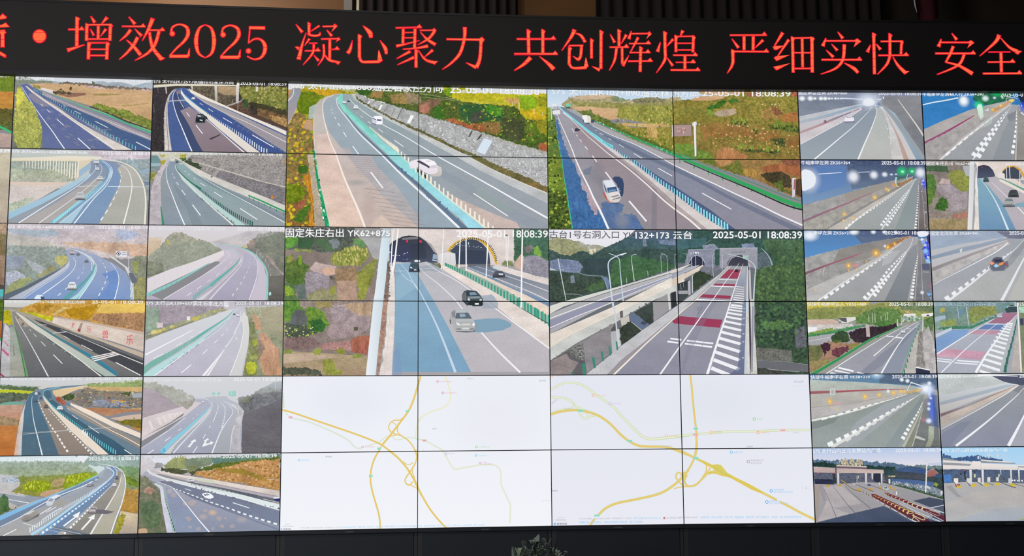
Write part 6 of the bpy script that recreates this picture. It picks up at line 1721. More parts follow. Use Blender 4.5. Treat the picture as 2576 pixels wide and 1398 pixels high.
F|908c90>949094|dt:848084|1|0|313 1066 454 976 578 960 580 1152 341 1348
F|b0b0b4>bcbcc0||1|0|573 970 616 954 638 954 640 1125 585 1168
F|c8c8c8||1|0|638 944 654 938 670 1098 645 1114
F|585858||1|0|579 944 623 885 621 960 578 965
F|707070||1|0|631 874 666 869 681 922 638 933
F|c8c0b8||1|0|666 853 748 810 755 874 681 922
F|6c6468||1|0|662 778 692 767 694 831 667 842
F|3c443c>485044|lf:2c342c|1|0|660 933 681 922 758 874 769 869 875 960 673 1098
F|647490||1|0|756 810 803 794 941 901 880 954 769 869
F|30343c|rk:5c6880|1|0|863 874 893 869 914 890 892 909 865 896
L|b8b8b4||1|5.4 7.5|769 874 822 917 875 960
F|48504c|lf:34403c|1|0|825 767 983 686 979 880 941 901 813 794
F|989898>a09ca0||1|0|978 686 1121 611 1122 772 985 874
F|d0d0cc||1|0|1121 611 1143 605 1153 751 1128 772
F|34383c||1|0|1154 600 1230 579 1227 708 1155 751
F|b8b8bc||1|0|1203 578 1219 573 1222 708 1208 713
F|34383c>485054||1|0|1219 520 1328 477 1345 477 1336 612 1264 677 1215 692
F|b4b4bc||1|0|1317 493 1342 477 1341 617 1319 623
F|a4a4ac||1|0|1223 580 1315 579 1314 612 1222 612
F|b8b8c0||1|0|1202 531 1224 520 1223 693 1204 692
F|2c382c>3c4438|lf:3c4c38|1|0|1367 439 1434 390 1557 444 1579 439 1363 596
F|6c6c78|rk:8c90a0|1|0|1451 352 1624 363 1656 384 1493 406 1434 385
L|c8ccd4||1|2.7 2.7|1246 515 1253 569
L|c8ccd4||1|2.1 2.1|1273 504 1278 547
L|c8ccd4||1|8.6 8.6|1362 433 1360 601
F|a0a0a8>8c8ca0|as:9c9ca8|1|0|1712 346 1897 346 1893 460 1859 692 1829 1372 526 1370 883 1067 1236 788 1533 531
F|c4c4c8>c4c4c8|dt:b8b8bc|1|0|1695 352 1723 346 1655 411 1533 531 1317 714 1236 788 1103 890 883 1067 665 1231 528 1370 328 1370 673 1098 886 945 1253 693 1490 520 1623 422
F|9c949c||1|0|1723 346 1739 346 1655 422 1532 541 1344 720 1242 792 1048 945 883 1089 592 1370 528 1370 665 1231 883 1067 1103 890 1236 788 1533 523
F|a4405c||1|0|1711 379 1828 379 1795 468 1627 460
F|a03c58||1|0|1577 514 1772 520 1760 539 1560 531
F|a03c58||1|0|1460 614 1725 630 1716 659 1421 644
F|a43c5c||1|0|1233 821 1637 856 1608 932 1177 890 1156 869
F|eaeaf2||1|0|1616 468 1789 476 1786 482 1610 476
F|f0f0f6||1|0|1544 533 1760 541 1757 549 1538 540
F|f0f0f6||1|0|1399 659 1718 676 1713 683 1394 671
F|f2f2f8||1|0|1298 1043 1545 1072 1539 1086 1289 1058
F|f2f2f8||1|0|1276 1072 1533 1104 1527 1120 1270 1087
F|f2f2f8||1|0|1142 1024 1244 1038 1238 1052 1131 1037
F|f2f2f8||1|0|1114 1051 1217 1066 1211 1079 1103 1067
L|8c8ca4||1|4.3 4.3|1376 1051 1369 1073
L|8c8ca4||1|4.3 4.3|1359 1083 1352 1107
L|8c8ca4||1|4.3 4.3|1459 1051 1452 1073
L|8c8ca4||1|4.3 4.3|1442 1083 1435 1107
L|5c5c70||1|4.3 4.3|1452 724 1395 815
L|5c5c70||1|3.2 3.2|1303 842 1264 874
L|5c5c70||1|3.2 3.2|1351 853 1291 901
L|5c5c70||1|4.3 4.3|1414 735 1396 772
F|7c7c98||0.3|0|1442 675 1594 675 1503 815 1333 1137 1247 1365 1220 1365 1302 1083
L|f0e8d8||1|3.2 16.1|1739 341 1655 422 1533 536 1366 687 1247 783 1048 954 883 1099 592 1370
L|f2f2f6||1|2.7 16.1|1813 319 1765 384 1675 498 1556 659 1338 955 1221 1110 1028 1371
L|f2f2f6||1|2.7 25.8|1851 324 1819 406 1771 536 1724 670 1665 842 1606 998 1475 1372
F|b0b4bc>8c94ac||1|0|1850 362 1874 362 1853 536 1777 536
F|eef0f6||1|0|1727 708 1838 724 1828 731 1722 716
F|eef0f6||1|0|1722 714 1839 731 1828 739 1717 725
F|eef0f6||1|0|1713 730 1840 748 1826 758 1707 742
F|eef0f6||1|0|1701 753 1839 774 1824 785 1695 767
F|eef0f6||1|0|1689 782 1837 807 1820 820 1682 799
F|eef0f6||1|0|1674 818 1834 848 1815 862 1667 836
F|eef0f6||1|0|1659 859 1830 895 1810 911 1651 879
F|eef0f6||1|0|1642 906 1826 949 1804 966 1634 928
F|eef0f6||1|0|1624 958 1820 1009 1797 1028 1616 982
F|eef0f6||1|0|1605 1015 1815 1075 1789 1095 1596 1041
F|eef0f6||1|0|1585 1077 1808 1147 1781 1169 1576 1105
F|eef0f6||1|0|1565 1144 1801 1225 1772 1248 1555 1173
F|eef0f6||1|0|1544 1215 1793 1309 1763 1333 1534 1246
F|eef0f6||1|0|1522 1291 1785 1398 1753 1424 1511 1324
L|eef0f6||1|4.8 4.8|1776 541 1852 549
L|eef0f6||1|5.4 5.4|1771 562 1851 570
L|eef0f6||1|5.9 5.9|1765 582 1850 592
L|eef0f6||1|6.4 6.4|1760 603 1849 614
L|eef0f6||1|7.5 7.5|1755 623 1847 635
L|eef0f6||1|8.1 8.1|1749 644 1846 657
L|eef0f6||1|8.6 8.6|1744 664 1845 678
L|eef0f6||1|9.7 9.7|1738 685 1844 700
F|7080a0>50608c||0.65|0|1832 686 1864 686 1824 1366 1682 1366 1764 1307 1798 1083
F|dcdce4||1|0|1830 751 1856 749 1848 756
F|dcdce4||1|0|1829 783 1854 781 1846 788
F|dcdce4||1|0|1826 841 1851 839 1842 848
F|dcdce4||1|0|1822 901 1847 899 1839 908
F|dcdce4||1|0|1818 987 1842 985 1834 995
F|dcdce4||1|0|1814 1061 1838 1059 1829 1070
F|dcdce4||1|0|1807 1212 1828 1209 1820 1222
F|c8d0dc>d0d4d8||1|0|1888 351 1902 351 1885 730 1863 730
F|4c4858||1|0|1896 351 1921 362 1931 730 1890 730
F|c4c0c4||1|0|1901 379 1920 395 1920 730 1898 730
F|c8d4e0>c0ccd8||1|0|1865 664 1892 664 1881 1030 1881 1366 1824 1366 1850 976
F|dcd8d0|dt:c8c4bc|1|0|1866 815 1889 761 1878 1366 1848 1366
F|40384c||1|0|1893 664 1903 664 1902 1030 1893 1329 1880 1318 1885 1030
F|d8d4cc|dt:c8c4bc|1|0|1908 664 1946 664 1934 955 1945 1137 1948 1366 1886 1366 1900 1083
F|9498a4||1|0|1924 686 1940 686 1924 1030 1906 1345 1889 1345 1900 1083
L|c8d8e4||1|9.7 14|738 224 683 239 618 267 574 299 561 343 566 407 576 488 585 596 599 730
F|e4ecf4||1|0|675 242 732 220 741 226 688 249
L|c4d4e0||1|4.8 11.8|567 229 618 245 656 267 670 299 675 407 684 515 697 682
L|d0d8e0||1|8.6 6.4|87 279 102 365 127 505 157 672
L|c8d0d4||1|3.2 8.6|835 236 797 244 785 272 792 364 806 488
L|c8d4dc||1|2.7 5.4|1064 228 1102 236 1123 260 1126 320 1129 493
L|c0ccd4||1|2.7 4.8|1097 233 1069 241 1066 276 1071 412
L|c8d0d4||1|3.8 3.8|733 456 735 510
L|c8d0d4||1|3.8 3.8|936 396 939 445
L|c0ccd4||1|3.2 4.3|1211 235 1199 243 1199 298 1202 374
L|c8d0dc||1|11.8 15|594 654 619 815 632 976 646 1109
L|bcd0d0||1|4.3 16.1|1710 232 1780 248 1855 270 1920 302 1957 340 1966 384 1958 460 1942 622 1933 730
L|b8c4c8||1|4.3 5.4|1574 229 1562 254 1559 352 1562 449
L|c4d0d8||1|5.4 5.4|1358 260 1360 406
L|c4d0d8||1|5.4 5.4|1399 243 1397 363
L|c4d0d8||1|3.2 3.2|1464 276 1462 352
L|c4d0d8||1|4.3 4.3|1654 237 1648 390
L|a8b8c4||1|3.2 4.3|1275 225 1307 233 1315 265 1313 406
L|a8b8c4||1|2.7 3.8|1198 243 1200 374
C|342c3c|6c6878;4a4e5a|1|0|1768 376 1800 376 1800 403 1767 403
E|e84040||1|8.6 9.7 0|1913 317
F|b8b8b8||1|0|1907 319 1916 319 1918 438 1910 438
F|3c8c78||1|0|391 1205 417 1205 427 1305 406 1305
F|3c8c78||1|0|475 1152 497 1152 505 1242 487 1242
F|3c8c78||1|0|549 1103 568 1103 575 1190 559 1190
F|3c8c78||1|0|617 1058 634 1058 640 1141 626 1141
F|3c8c78||1|0|297 1263 324 1258 335 1364 306 1364
F|3c8c78||1|0|189 1339 213 1340 215 1363 196 1363
F|c8ccd4||0.5|0|4 6 31 6 30 104 3 104
F|5c6884||0.45|0|825 7 1381 9 1379 93 823 94
F|44505c||0.3|0|1560 8 2439 7 2435 91 1558 92
T|6c6c74||1|caption~古台1号右洞入口 YK|8 13 821 14 819 87 7 89
T|fafafa||1|caption~132+173 云台|828 10 1370 13 1368 89 827 94
T|fafafa||1|caption~2025-05-01 18:08:39|1571 16 2427 14 2424 83 1570 81
@|2|4|2|2|screen showing a white map with an orange road crossing a loop;screen showing a white map with a thin yellow winding road;screen showing a white map with an orange road and a lower loop;screen showing a white map with a bent pale green road|1|eceef6
F|eceef6>f2f4fa||1|0|-45 -54 2500 -43 2479 1450 -10 1402
E|e6e9f3||0.7|533.7 320.2 0|600 237
E|e8e9f2||0.6|569.2 426.9 0|1941 428
L|d4e4bc||1|8.5 18.2|10 147 12 222 15 286
L|d8e8d0||1|9.6 7.5|16 307 65 366
L|c8dcc4||1|11.8 11.8|92 380 145 388 252 416 370 465 499 525 595 580 639 628 671 650 714 650
L|e2ecdc||1|6.4 6.4|92 380 145 388 252 416 370 465 499 525 595 580 639 628 671 650 714 650
L|dce4c8||1|8.5 8.5|756 632 842 609 885 589 943 541
L|dce4c8||1|7.5 7.5|992 558 1030 580 1084 570 1143 560 1213 571 1306 588
L|e4e8cc||1|8.5 10.7|1202 566 1207 491 1215 437 1250 384
L|e4e4b8||1|10.7 13.9|1199 560 1207 491 1217 432 1236 394 1279 357 1355 325 1448 293 1497 255 1519 207 1516 147 1497 87 1472 5
L|f2f0d4||1|4.3 7.5|1199 560 1207 491 1217 432 1236 394 1279 357 1355 325 1448 293 1497 255 1519 207 1516 147 1497 87 1472 5
L|dce8cc||1|10.7 12.8|1177 563 1221 577 1275 588 1308 599 1373 637 1449 681 1482 729
L|dfe6d2||1|14.2 15.3|1444 680 1478 735 1522 812 1556 848 1600 843 1706 825 1790 812 1891 811 1941 828 1972 867 1977 927 1979 992 2007 1058 2056 1162 2062 1206 2054 1336
L|e8ecd4||1|6.6 6.6|1444 680 1478 735 1522 812 1556 848 1600 843 1706 825 1790 812 1891 811 1941 828 1972 867 1977 927 1979 992 2007 1058 2056 1162 2062 1206 2054 1336
L|d4d07c||1|16 16|-5 299 123 337 337 412 551 486 712 544 863 607 928 648 1026 729
L|ecc870||1|11.5 11.5|-5 299 123 337 337 412 551 486 712 544 863 607 928 648 1026 729
L|d4d07c||1|10.7 10.7|822 774 854 705 896 626
L|ecc870||1|7.7 7.7|822 774 854 705 896 626
L|d4d07c||1|11.8 11.8|1062 537 1127 581 1176 640 1203 699 1214 737
L|ecc870||1|8.5 8.5|1062 537 1127 581 1176 640 1203 699 1214 737
L|d4d07c||1|9.6 9.6|981 509 1013 526 1062 540
L|ecc870||1|6.9 6.9|981 509 1013 526 1062 540
L|d4d07c||1|9.6 9.6|1045 446 1034 489 1045 521 1067 540
L|ecc870||1|6.9 6.9|1045 446 1034 489 1045 521 1067 540
L|d4d07c||1|9.6 9.6|1120 350 1061 398 1001 405 969 429 956 466 964 493 986 515
L|ecc870||1|6.9 6.9|1120 350 1061 398 1001 405 969 429 956 466 964 493 986 515
L|d4d07c||1|7.5 7.5|985 418 1012 435 1023 451
L|ecc870||1|5.4 5.4|985 418 1012 435 1023 451
L|d4d07c||1|8.5 8.5|906 610 959 557 1008 539 1056 534
L|ecc870||1|6.2 6.2|906 610 959 557 1008 539 1056 534
L|d4d07c||1|18.2 18.2|1243 4 1216 102 1179 221 1136 318 1066 414 1013 483 959 552 896 626
L|ecc870||1|13.1 13.1|1243 4 1216 102 1179 221 1136 318 1066 414 1013 483 959 552 896 626
L|d4d07c||1|15.7 15.7|884 656 845 717 813 795 797 878 798 955 816 1044 845 1143 874 1243 886 1341 886 1366
L|ecc870||1|11.3 11.3|884 656 845 717 813 795 797 878 798 955 816 1044 845 1143 874 1243 886 1341 886 1366
L|d4d07c||1|17.9 17.9|952 668 1031 731 1099 804 1145 866 1185 934 1219 1006 1259 1084
L|ecc870||1|12.9 12.9|952 668 1031 731 1099 804 1145 866 1185 934 1219 1006 1259 1084
L|d4d07c||1|12.3 12.3|1200 666 1212 722 1201 784 1167 844 1123 905 1106 943 1123 977 1151 983 1174 956
L|ecc870||1|8.9 8.9|1200 666 1212 722 1201 784 1167 844 1123 905 1106 943 1123 977 1151 983 1174 956
L|d4d07c||1|7.8 7.8|1088 776 1122 799 1150 800 1184 783
L|ecc870||1|5.6 5.6|1088 776 1122 799 1150 800 1184 783
L|d4d07c||1|7.8 7.8|1173 822 1173 872 1196 928
L|ecc870||1|5.6 5.6|1173 822 1173 872 1196 928
L|d4d07c||1|7.8 7.8|1129 977 1174 994 1225 1023
L|ecc870||1|5.6 5.6|1129 977 1174 994 1225 1023
L|d4d07c||1|16.4 16.4|1191 933 1224 1010 1263 1086 1324 1190 1391 1277 1446 1337 1479 1367
L|ecc870||1|11.8 11.8|1191 933 1224 1010 1263 1086 1324 1190 1391 1277 1446 1337 1479 1367
F|a8e4cc||1|0|1109 313 1142 313 1142 333 1109 332
T|5cbc9c||1|m~S75|1112 317 1139 318 1139 328 1112 328
F|a8e4cc||1|0|854 646 886 646 886 667 854 667
T|5cbc9c||1|m~S75|857 650 883 650 883 663 857 663
F|f0b8c8||1|0|61 360 94 360 95 380 61 379
T|e08ca4||1|m~G515|64 364 91 364 91 375 64 375
F|a8e4cc||1|0|781 889 815 890 815 910 782 909
T|5cbc9c||1|m~S75|785 894 812 894 812 905 785 905
F|f0b0c0||1|0|1263 578 1296 579 1296 597 1263 597
T|e890a8||1|m~X343|1266 583 1292 583 1292 593 1266 592
E|e4a0b0||1|10.7 10.7 1|723 640
E|f8f6fa||1|5.9 5.9 1|723 640
T|e8b0bc||0.8|m~朱庄村委会|740 630 829 632 829 648 740 646
E|d890ac||1|10.7 10.7 1|1399 55
E|f8f6fa||1|5.9 5.9 1|1399 55
T|e8a8c0||0.8|m~固坊村卫生所服务站|1415 48 1530 49 1530 64 1415 63
E|d08cb0||1|10.7 10.7 1|1447 158
E|f8f6fa||1|5.9 5.9 1|1447 158
T|e8a8c0||0.8|m~固坊村委会服务站|1464 151 1577 151 1577 167 1464 166
E|8cd890||1|11.8 11.8 1|1754 651
E|f8f6fa||1|6.5 6.5 1|1754 651
T|a4e0a4||0.8|m~九龙山森林公园|1773 643 1872 644 1872 659 1773 658
T|b8bac4||1|m~安家庄村|1670 23 1727 23 1727 37 1670 37
T|a8acb4||1|m~退出全屏|2336 42 2400 42 2400 59 2336 58
T|989aa4||1|m~土岭村|1348 475 1390 475 1390 490 1348 489
L|c8c8cc||1|2.1 2.1|1262 660 1265 679 1275 674
E|b4b4f0||1|10.9 10.9 1|1477 708
E|f8f6fa||1|6 6 1|1477 708
T|bcbcec||0.8|m~杜家庄林场|1492 700 1551 700 1551 715 1492 714
E|80ccf0||1|10.9 10.9 1|1750 726
E|f8f6fa||1|6 6 1|1750 726
T|90d0f0||0.8|m~九龙山停车场|1767 720 1851 720 1851 736 1767 735
E|dc90cc||1|10.4 10.4 1|1790 796
E|f8f6fa||1|5.7 5.7 1|1790 796
T|e4a8cc||0.8|m~九龙峡|1807 781 1849 782 1849 795 1807 795
T|d8b0c4||1|m~自然风景区|1818 799 1894 800 1894 812 1818 811
T|9ca0ac||1|m~西沟峪村|393 715 450 716 450 732 394 731
E|90ccf4||1|10.6 10.6 1|158 752
E|f8f6fa||1|5.8 5.8 1|158 752
T|98d0f4||0.8|m~冯村停车场|173 744 247 745 247 760 174 759
T|c8cad0||1|m~500 米|47 1304 92 1305 93 1318 48 1318
F|b0b2ba||1|0|22 1326 119 1328 119 1331 22 1329
F|40b0f0||1|0|10 1346 21 1346 21 1358 10 1358
T|585c68||1|m~高德地图|31 1344 97 1346 98 1361 31 1359
T|bcbec6||1|m~©2025 高德 · GS(2024)1158号 · 甲测资字11112528|179 1338 531 1341 531 1355 180 1353
T|a4d4f4||1|m~京ICP备20200327号 · 服务协议 · 开放平台 · 地图反馈 · 商户免费标注 · 网上有害信息举报专区|537 1338 1204 1340 1204 1356 537 1354
T|a4d8f6||1|m~知识产权 · 隐私权政策 · 未成年人守则 · 帮助中心 · 权利声明 · 第三方信息|1182 1340 1826 1339 1826 1354 1182 1355
L|c0c2cc||1|2.7 2.7|2362 1131 2359 1145 2364 1156
L|c0c2cc||1|2.7 2.7|2413 1132 2415 1146 2411 1157
F|a0a4b0||1|0|2383 1144 2387 1134 2392 1144
@|4|4|2|2|screen showing a white map with a pale green road over an orange one;screen showing a white map with a vertical orange road and a flat pale one;screen showing a white map with an orange road rising to the right;screen showing a white map with a broad orange road and blue labels|1|e4e7f1
F|e4e7f1>e9eaf3||1|0|-33 -44 2541 -40 2467 1416 -51 1396
E|dfe3ec||0.6|551.9 294.3 0|1550 254
L|c8d4b4||1|19.4 27|-3 139 63 102 124 75 195 72 271 83 347 121 417 175 509 240 579 289 648 364 723 445 797 520 851 568 905 589 965 592 1102 580 1289 560
L|e6ecd0||1|12 16.7|-3 139 63 102 124 75 195 72 271 83 347 121 417 175 509 240 579 289 648 364 723 445 797 520 851 568 905 589 965 592 1102 580 1289 560
L|c8d4b4||1|21.6 21.6|1166 569 1331 554 1495 542 1659 530 1878 528 2153 520 2433 519
L|e6ecd0||1|13.4 13.4|1166 569 1331 554 1495 542 1659 530 1878 528 2153 520 2433 519
L|d4d6e0||1|15.1 15.1|9 265 62 223
L|c8d4b4||1|21.6 18.3|-3 193 46 207 116 209 165 226 208 255 256 320 288 379 315 400 347 395 381 376 429 382
L|e6ecd0||1|13.4 11.4|-3 193 46 207 116 209 165 226 208 255 256 320 288 379 315 400 347 395 381 376 429 382
L|c8d4b4||1|12.9 16.2|203 255 257 293 311 320 386 352
L|e6ecd0||1|8 10|203 255 257 293 311 320 386 352
L|c8d4b4||1|10.8 10.8|203 250 208 282 180 303 71 319 -5 351
L|e6ecd0||1|6.7 6.7|203 250 208 282 180 303 71 319 -5 351
L|c8d4b4||1|9.7 10.8|310 347 343 360 348 384
L|e6ecd0||1|6 6.7|310 347 343 360 348 384
L|c8d088||1|23.7 23.7|-5 364 71 340 169 325 256 324 343 339 430 368 505 412 575 471 644 545 703 594 762 631 827 655 908 661 1017 663 1099 673 1180 702 1272 739
L|e8cc78||1|17.6 17.6|-5 364 71 340 169 325 256 324 343 339 430 368 505 412 575 471 644 545 703 594 762 631 827 655 908 661 1017 663 1099 673 1180 702 1272 739
L|c8d088||1|19.4 19.4|1317 -7 1329 139 1339 301 1351 435 1357 515 1359 595 1354 675 1341 739
L|e8cc78||1|14.4 14.4|1317 -7 1329 139 1339 301 1351 435 1357 515 1359 595 1354 675 1341 739
L|c8d088||1|19.7 19.7|1362 625 1356 694 1336 762 1293 847 1250 910 1236 966 1246 1006 1269 1023 1310 1023 1351 1006 1393 967 1448 916
L|e8cc78||1|14.6 14.6|1362 625 1356 694 1336 762 1293 847 1250 910 1236 966 1246 1006 1269 1023 1310 1023 1351 1006 1393 967 1448 916
L|c8d088||1|23.2 23.2|1158 686 1221 710 1319 759 1434 814 1537 865 1605 917 1685 951 1811 1008 1925 1071 2011 1117 2091 1157
L|e8cc78||1|17.1 17.1|1158 686 1221 710 1319 759 1434 814 1537 865 1605 917 1685 951 1811 1008 1925 1071 2011 1117 2091 1157
L|c8d088||1|23.2 23.2|2119 1174 2211 1220 2324 1282 2444 1339
L|e8cc78||1|17.1 17.1|2119 1174 2211 1220 2324 1282 2444 1339
F|dfc85c||1|0|1353 779 1434 802 1503 834 1538 826 1579 834 1607 866 1635 905 1697 940 1869 1026 1971 1088 1942 1094 1856 1060 1753 1002 1656 948 1581 934 1535 916 1500 911 1465 922 1448 910 1478 888 1524 888 1502 865 1433 831
F|d8d070||0.5|0|1503 834 1538 826 1579 834 1607 866 1640 911 1617 917 1583 894 1549 865
L|9ccc70||1|2.9 2.9|1503 837 1549 865 1594 905 1674 945
L|9ccc70||1|2.3 2.3|1508 860 1554 888 1594 911
L|c8d088||1|13.9 13.9|1445 831 1443 876 1430 910 1393 961
L|e8cc78||1|10.3 10.3|1445 831 1443 876 1430 910 1393 961
L|c8d088||1|12.7 12.7|1491 848 1460 888 1418 939
L|e8cc78||1|9.4 9.4|1491 848 1460 888 1418 939
L|c8d088||1|12.7 12.7|1489 899 1519 888 1582 917
L|e8cc78||1|9.4 9.4|1489 899 1519 888 1582 917
L|c8d088||1|20.8 20.8|351 1364 393 1309
L|e8cc78||1|15.4 15.4|351 1364 393 1309
L|c8d088||1|23.2 23.2|428 1276 498 1215 604 1171 761 1142 936 1107 1036 1074 1113 1029 1185 974 1233 922 1276 882
L|e8cc78||1|17.1 17.1|428 1276 498 1215 604 1171 761 1142 936 1107 1036 1074 1113 1029 1185 974 1233 922 1276 882
L|c8d088||1|15.1 15.1|1210 940 1205 912 1182 900 1158 922 1162 956 1196 996 1230 1024
L|e8cc78||1|11.1 11.1|1210 940 1205 912 1182 900 1158 922 1162 956 1196 996 1230 1024
L|c8d088||1|10.4 10.4|1136 1047 1189 1033 1265 1029
L|e8cc78||1|7.7 7.7|1136 1047 1189 1033 1265 1029
L|c8d088||1|11.6 11.6|1258 899 1234 899 1205 912
L|e8cc78||1|8.6 8.6|1258 899 1234 899 1205 912
L|c8d088||1|15.1 15.1|1263 922 1238 973 1248 1018
L|e8cc78||1|11.1 11.1|1263 922 1238 973 1248 1018
F|9ce4cc||1|0|255 317 301 317 301 340 255 340
T|50b49c||1|m~G234|258 322 298 323 297 335 258 335
F|9ce4cc||1|0|708 599 756 599 756 618 708 618
T|50b49c||1|m~G234|711 604 753 605 752 613 711 613
F|9ce4cc||1|0|1333 490 1375 490 1375 510 1332 510
T|50b49c||1|m~G234|1336 495 1372 495 1372 505 1336 505
F|f4b4c0||1|0|1327 546 1375 546 1374 566 1326 565
T|e88ca0||1|m~X343|1330 552 1371 552 1371 560 1329 560
F|f4b4c0||1|0|2147 511 2195 511 2194 530 2147 529
T|e88ca0||1|m~X343|2151 517 2191 517 2191 524 2150 524
F|9ce4cc||1|0|1322 759 1372 759 1371 782 1321 782
T|50b49c||1|m~G234|1325 765 1368 765 1367 776 1325 776
F|9ce4cc||1|0|391 1270 438 1270 438 1289 390 1289
T|50b49c||1|m~G234|394 1275 435 1276 435 1284 394 1283
E|eeac84||1|12.9 12.9 1|14 7
E|f8f6f4||1|7.1 7.1 1|14 7
T|f0c0a0||0.85|m~晋城农家|48 1 130 1 130 12 48 12
E|e8b090||1|13.5 13.5 1|399 189
E|f8f6f4||1|7.4 7.4 1|399 189
T|f0c490||0.85|m~塔山小吃店|428 180 521 180 521 198 428 198
E|c8acf0||1|14 14 1|556 264
E|f8f6f4||1|7.7 7.7 1|556 264
T|d0c0ec||0.85|m~滨河宾馆|580 256 659 257 659 274 579 274
E|ecc090||1|14 14 1|1078 564
E|f8f6f4||1|7.7 7.7 1|1078 564
T|ecc490||0.85|m~农家乐饭馆|1100 556 1185 556 1185 572 1100 572
T|b8bcc0||1|m~太行山高速公路|126 304 208 301 207 314 126 317
T|bcbec4||1|m~太行山高速公路|1015 652 1122 652 1121 667 1015 666
E|8cd08c||1|14.6 14.6 1|1906 414
E|f8f6f4||1|8 8 1|1906 414
T|a8d8a8||0.85|m~云峰门|1928 406 1988 406 1987 424 1928 424
E|e8b078||1|14 14 1|1497 532
E|f8f6f4||1|7.7 7.7 1|1497 532
T|e8bc84||0.85|m~川味家常菜|1517 522 1599 522 1599 542 1517 541
E|e8b078||1|14 14 1|1935 538
E|f8f6f4||1|7.7 7.7 1|1935 538
T|e8b87c||0.85|m~巧嘴鱼府店|1958 529 2040 529 2039 548 1957 548
T|b8bcc8||1|m~上孟村|2256 534 2325 534 2324 548 2256 548
T|a0a4ae||1|m~坡南村|1824 660 1883 660 1883 677 1824 677
T|b0b4bc||1|m~退出全屏|2295 59 2385 59 2384 79 2294 79
L|d4d6de||1|2.2 2.2|2276 111 2409 111
E|70c0ec||1|14.5 14.5 1|1682 718
E|f8f6f4||1|8 8 1|1682 718
T|90c8ec||0.85|m~坡南小学|1704 709 1783 710 1782 728 1703 728
F|f8f8fc||1|0|1696 686 1695 709 1710 704
E|a8a8ac||1|15.6 15.6 1|1836 805
E|f8f6f4||1|8.6 8.6 1|1836 805
T|b4b4b8||0.85|m~晋冀鲁豫边区|1859 786 1979 786 1978 804 1858 804
T|b8b8bc||1|m~革命纪念馆|1858 810 1960 810 1959 828 1857 828
E|60b4f0||1|15.1 15.1 1|2040 1073
E|f8f6f4||1|8.3 8.3 1|2040 1073
T|80c0f0||0.85|m~武安服务区|2063 1054 2163 1054 2162 1072 2063 1072
T|a0ccf0||1|m~(青兰高速长治方向)|2061 1076 2242 1077 2241 1096 2060 1096
E|60b4f0||1|15.6 15.6 1|1996 1174
E|f8f6f4||1|8.6 8.6 1|1996 1174
T|80c0f0||0.85|m~武安服务区|2018 1156 2117 1157 2116 1175 2017 1174
T|a0ccf0||1|m~(青兰高速东方向)|2017 1178 2195 1179 2194 1198 2016 1197
L|c8cad4||1|2.3 2.3|2333 1033 2327 1050 2333 1070
L|c8cad4||1|2.3 2.3|2401 1034 2407 1051 2398 1071
F|a8acb8||1|0|2362 1055 2367 1038 2372 1055
T|b4b6be||1|m~©2025 高德 · 京公网安备 11010502030809号|1164 1297 1352 1298 1352 1316 1163 1315
T|98d0f4||1|m~资质证照 · 协议与声明 · 开放平台 · 数据反馈 · 意见反馈 · 商户免费标注 · 未成年 · 网上有害信息举报专区|1376 1297 2317 1302 2316 1323 1375 1317
T|a0a4ae||1|m~槐府村|4 1043 60 1044 60 1062 4 1061
T|c4c6cc||1|m~200 米|51 1284 114 1284 114 1301 51 1300
F|b4b6bc||1|0|33 1312 131 1313 131 1318 33 1317
F|38acf0||1|0|12 1349 35 1338 30 1360
T|54586a||1|m~高德地图|44 1338 138 1339 138 1359 44 1358
T|b8bac2||1|m~©2025 高德 · GS(2024)1158号 · 甲测资字11112528 ·|252 1298 745 1299 745 1318 251 1316
T|98d0f4||1|m~京ICP备20200327号-12|754 1297 1006 1299 1005 1318 753 1316
F|d87880||1|0|1028 1304 1038 1297 1047 1304 1046 1319 1028 1319
T|b8bac2||1|m~京公网安备 1101|1055 1298 1192 1299 1191 1318 1055 1317
T|88ccf6||1|m~地图信息 · 服务协议 · 隐私权政策专用条款 · 第三方信息|251 1329 834 1330 833 1350 251 1348
@|6|0|1|1|screen showing a bright tunnel mouth and a white car on a grey tunnel road|1|9aa0a8
F|8890a8>808898||1|0|3 -4 1267 -10 1248 342 -12 346
F|707a8c>8890a0|dt:88909c|1|0|4 86 643 95 669 135 9 245
F|a0a4b0||0.5|0|760 4 793 3 823 77 798 134 754 117
F|8c8c90>747a80|dt:848890|1|0|847 49 1236 47 1223 680 1065 399 810 128
F|b8c0c8>c0c4c8|dt:c8c8cc|1|0|9 256 302 193 641 123 640 146 356 226 12 301
F|88a4bc>b0b8c4||1|0|12 301 244 244 630 135 629 152 299 255 12 329
F|c8c4cc>c4c0c4||1|0|11 329 299 258 629 152 628 163 355 266 11 414
F|a87888>b8a0a0||1|0|11 402 184 340 468 237 628 160 628 169 467 251 240 340 10 430
F|d0ccd4>d0c8c8|dt:c0bcc4|1|0|10 430 240 340 628 169 627 186 443 300 9 526
F|98a0ac>a0a8b0|as:8c98a4|1|0|9 532 443 300 638 186 701 163 769 157 807 185 867 332 910 687 2 688
F|8894a4>98a4ac||0.7|0|8 537 351 356 712 174 763 163 747 265 559 682 141 682 5 627
F|b4bab8>bcbcb8|as:acb4b4|1|0|768 163 808 162 860 242 905 681 564 682 713 378 771 231
F|c8ccd0>d0ccc8|dt:bcbcc0|1|0|797 157 831 151 913 298 990 546 1016 686 899 687 877 343 839 208
F|b8a8a4>bc9c94||1|0|842 157 924 309 989 456 1066 686 1016 686 951 433 881 264
F|c8c8c8>ccc8c8||1|0|842 162 926 264 1018 433 1145 686 1066 686 993 484
F|a8b8c4>88a0b4||1|0|832 134 951 219 1080 433 1206 686 1139 686 1018 439 915 264
F|98a0a8||1|0|810 123 865 151 1023 343 1225 652 1223 686 1195 680 1019 411
L|d8d4cc||1|6.7 16.7|986 82 1059 190 1153 331 1220 444
E|f4f8fc||1|40.1 33.4 0|44 78
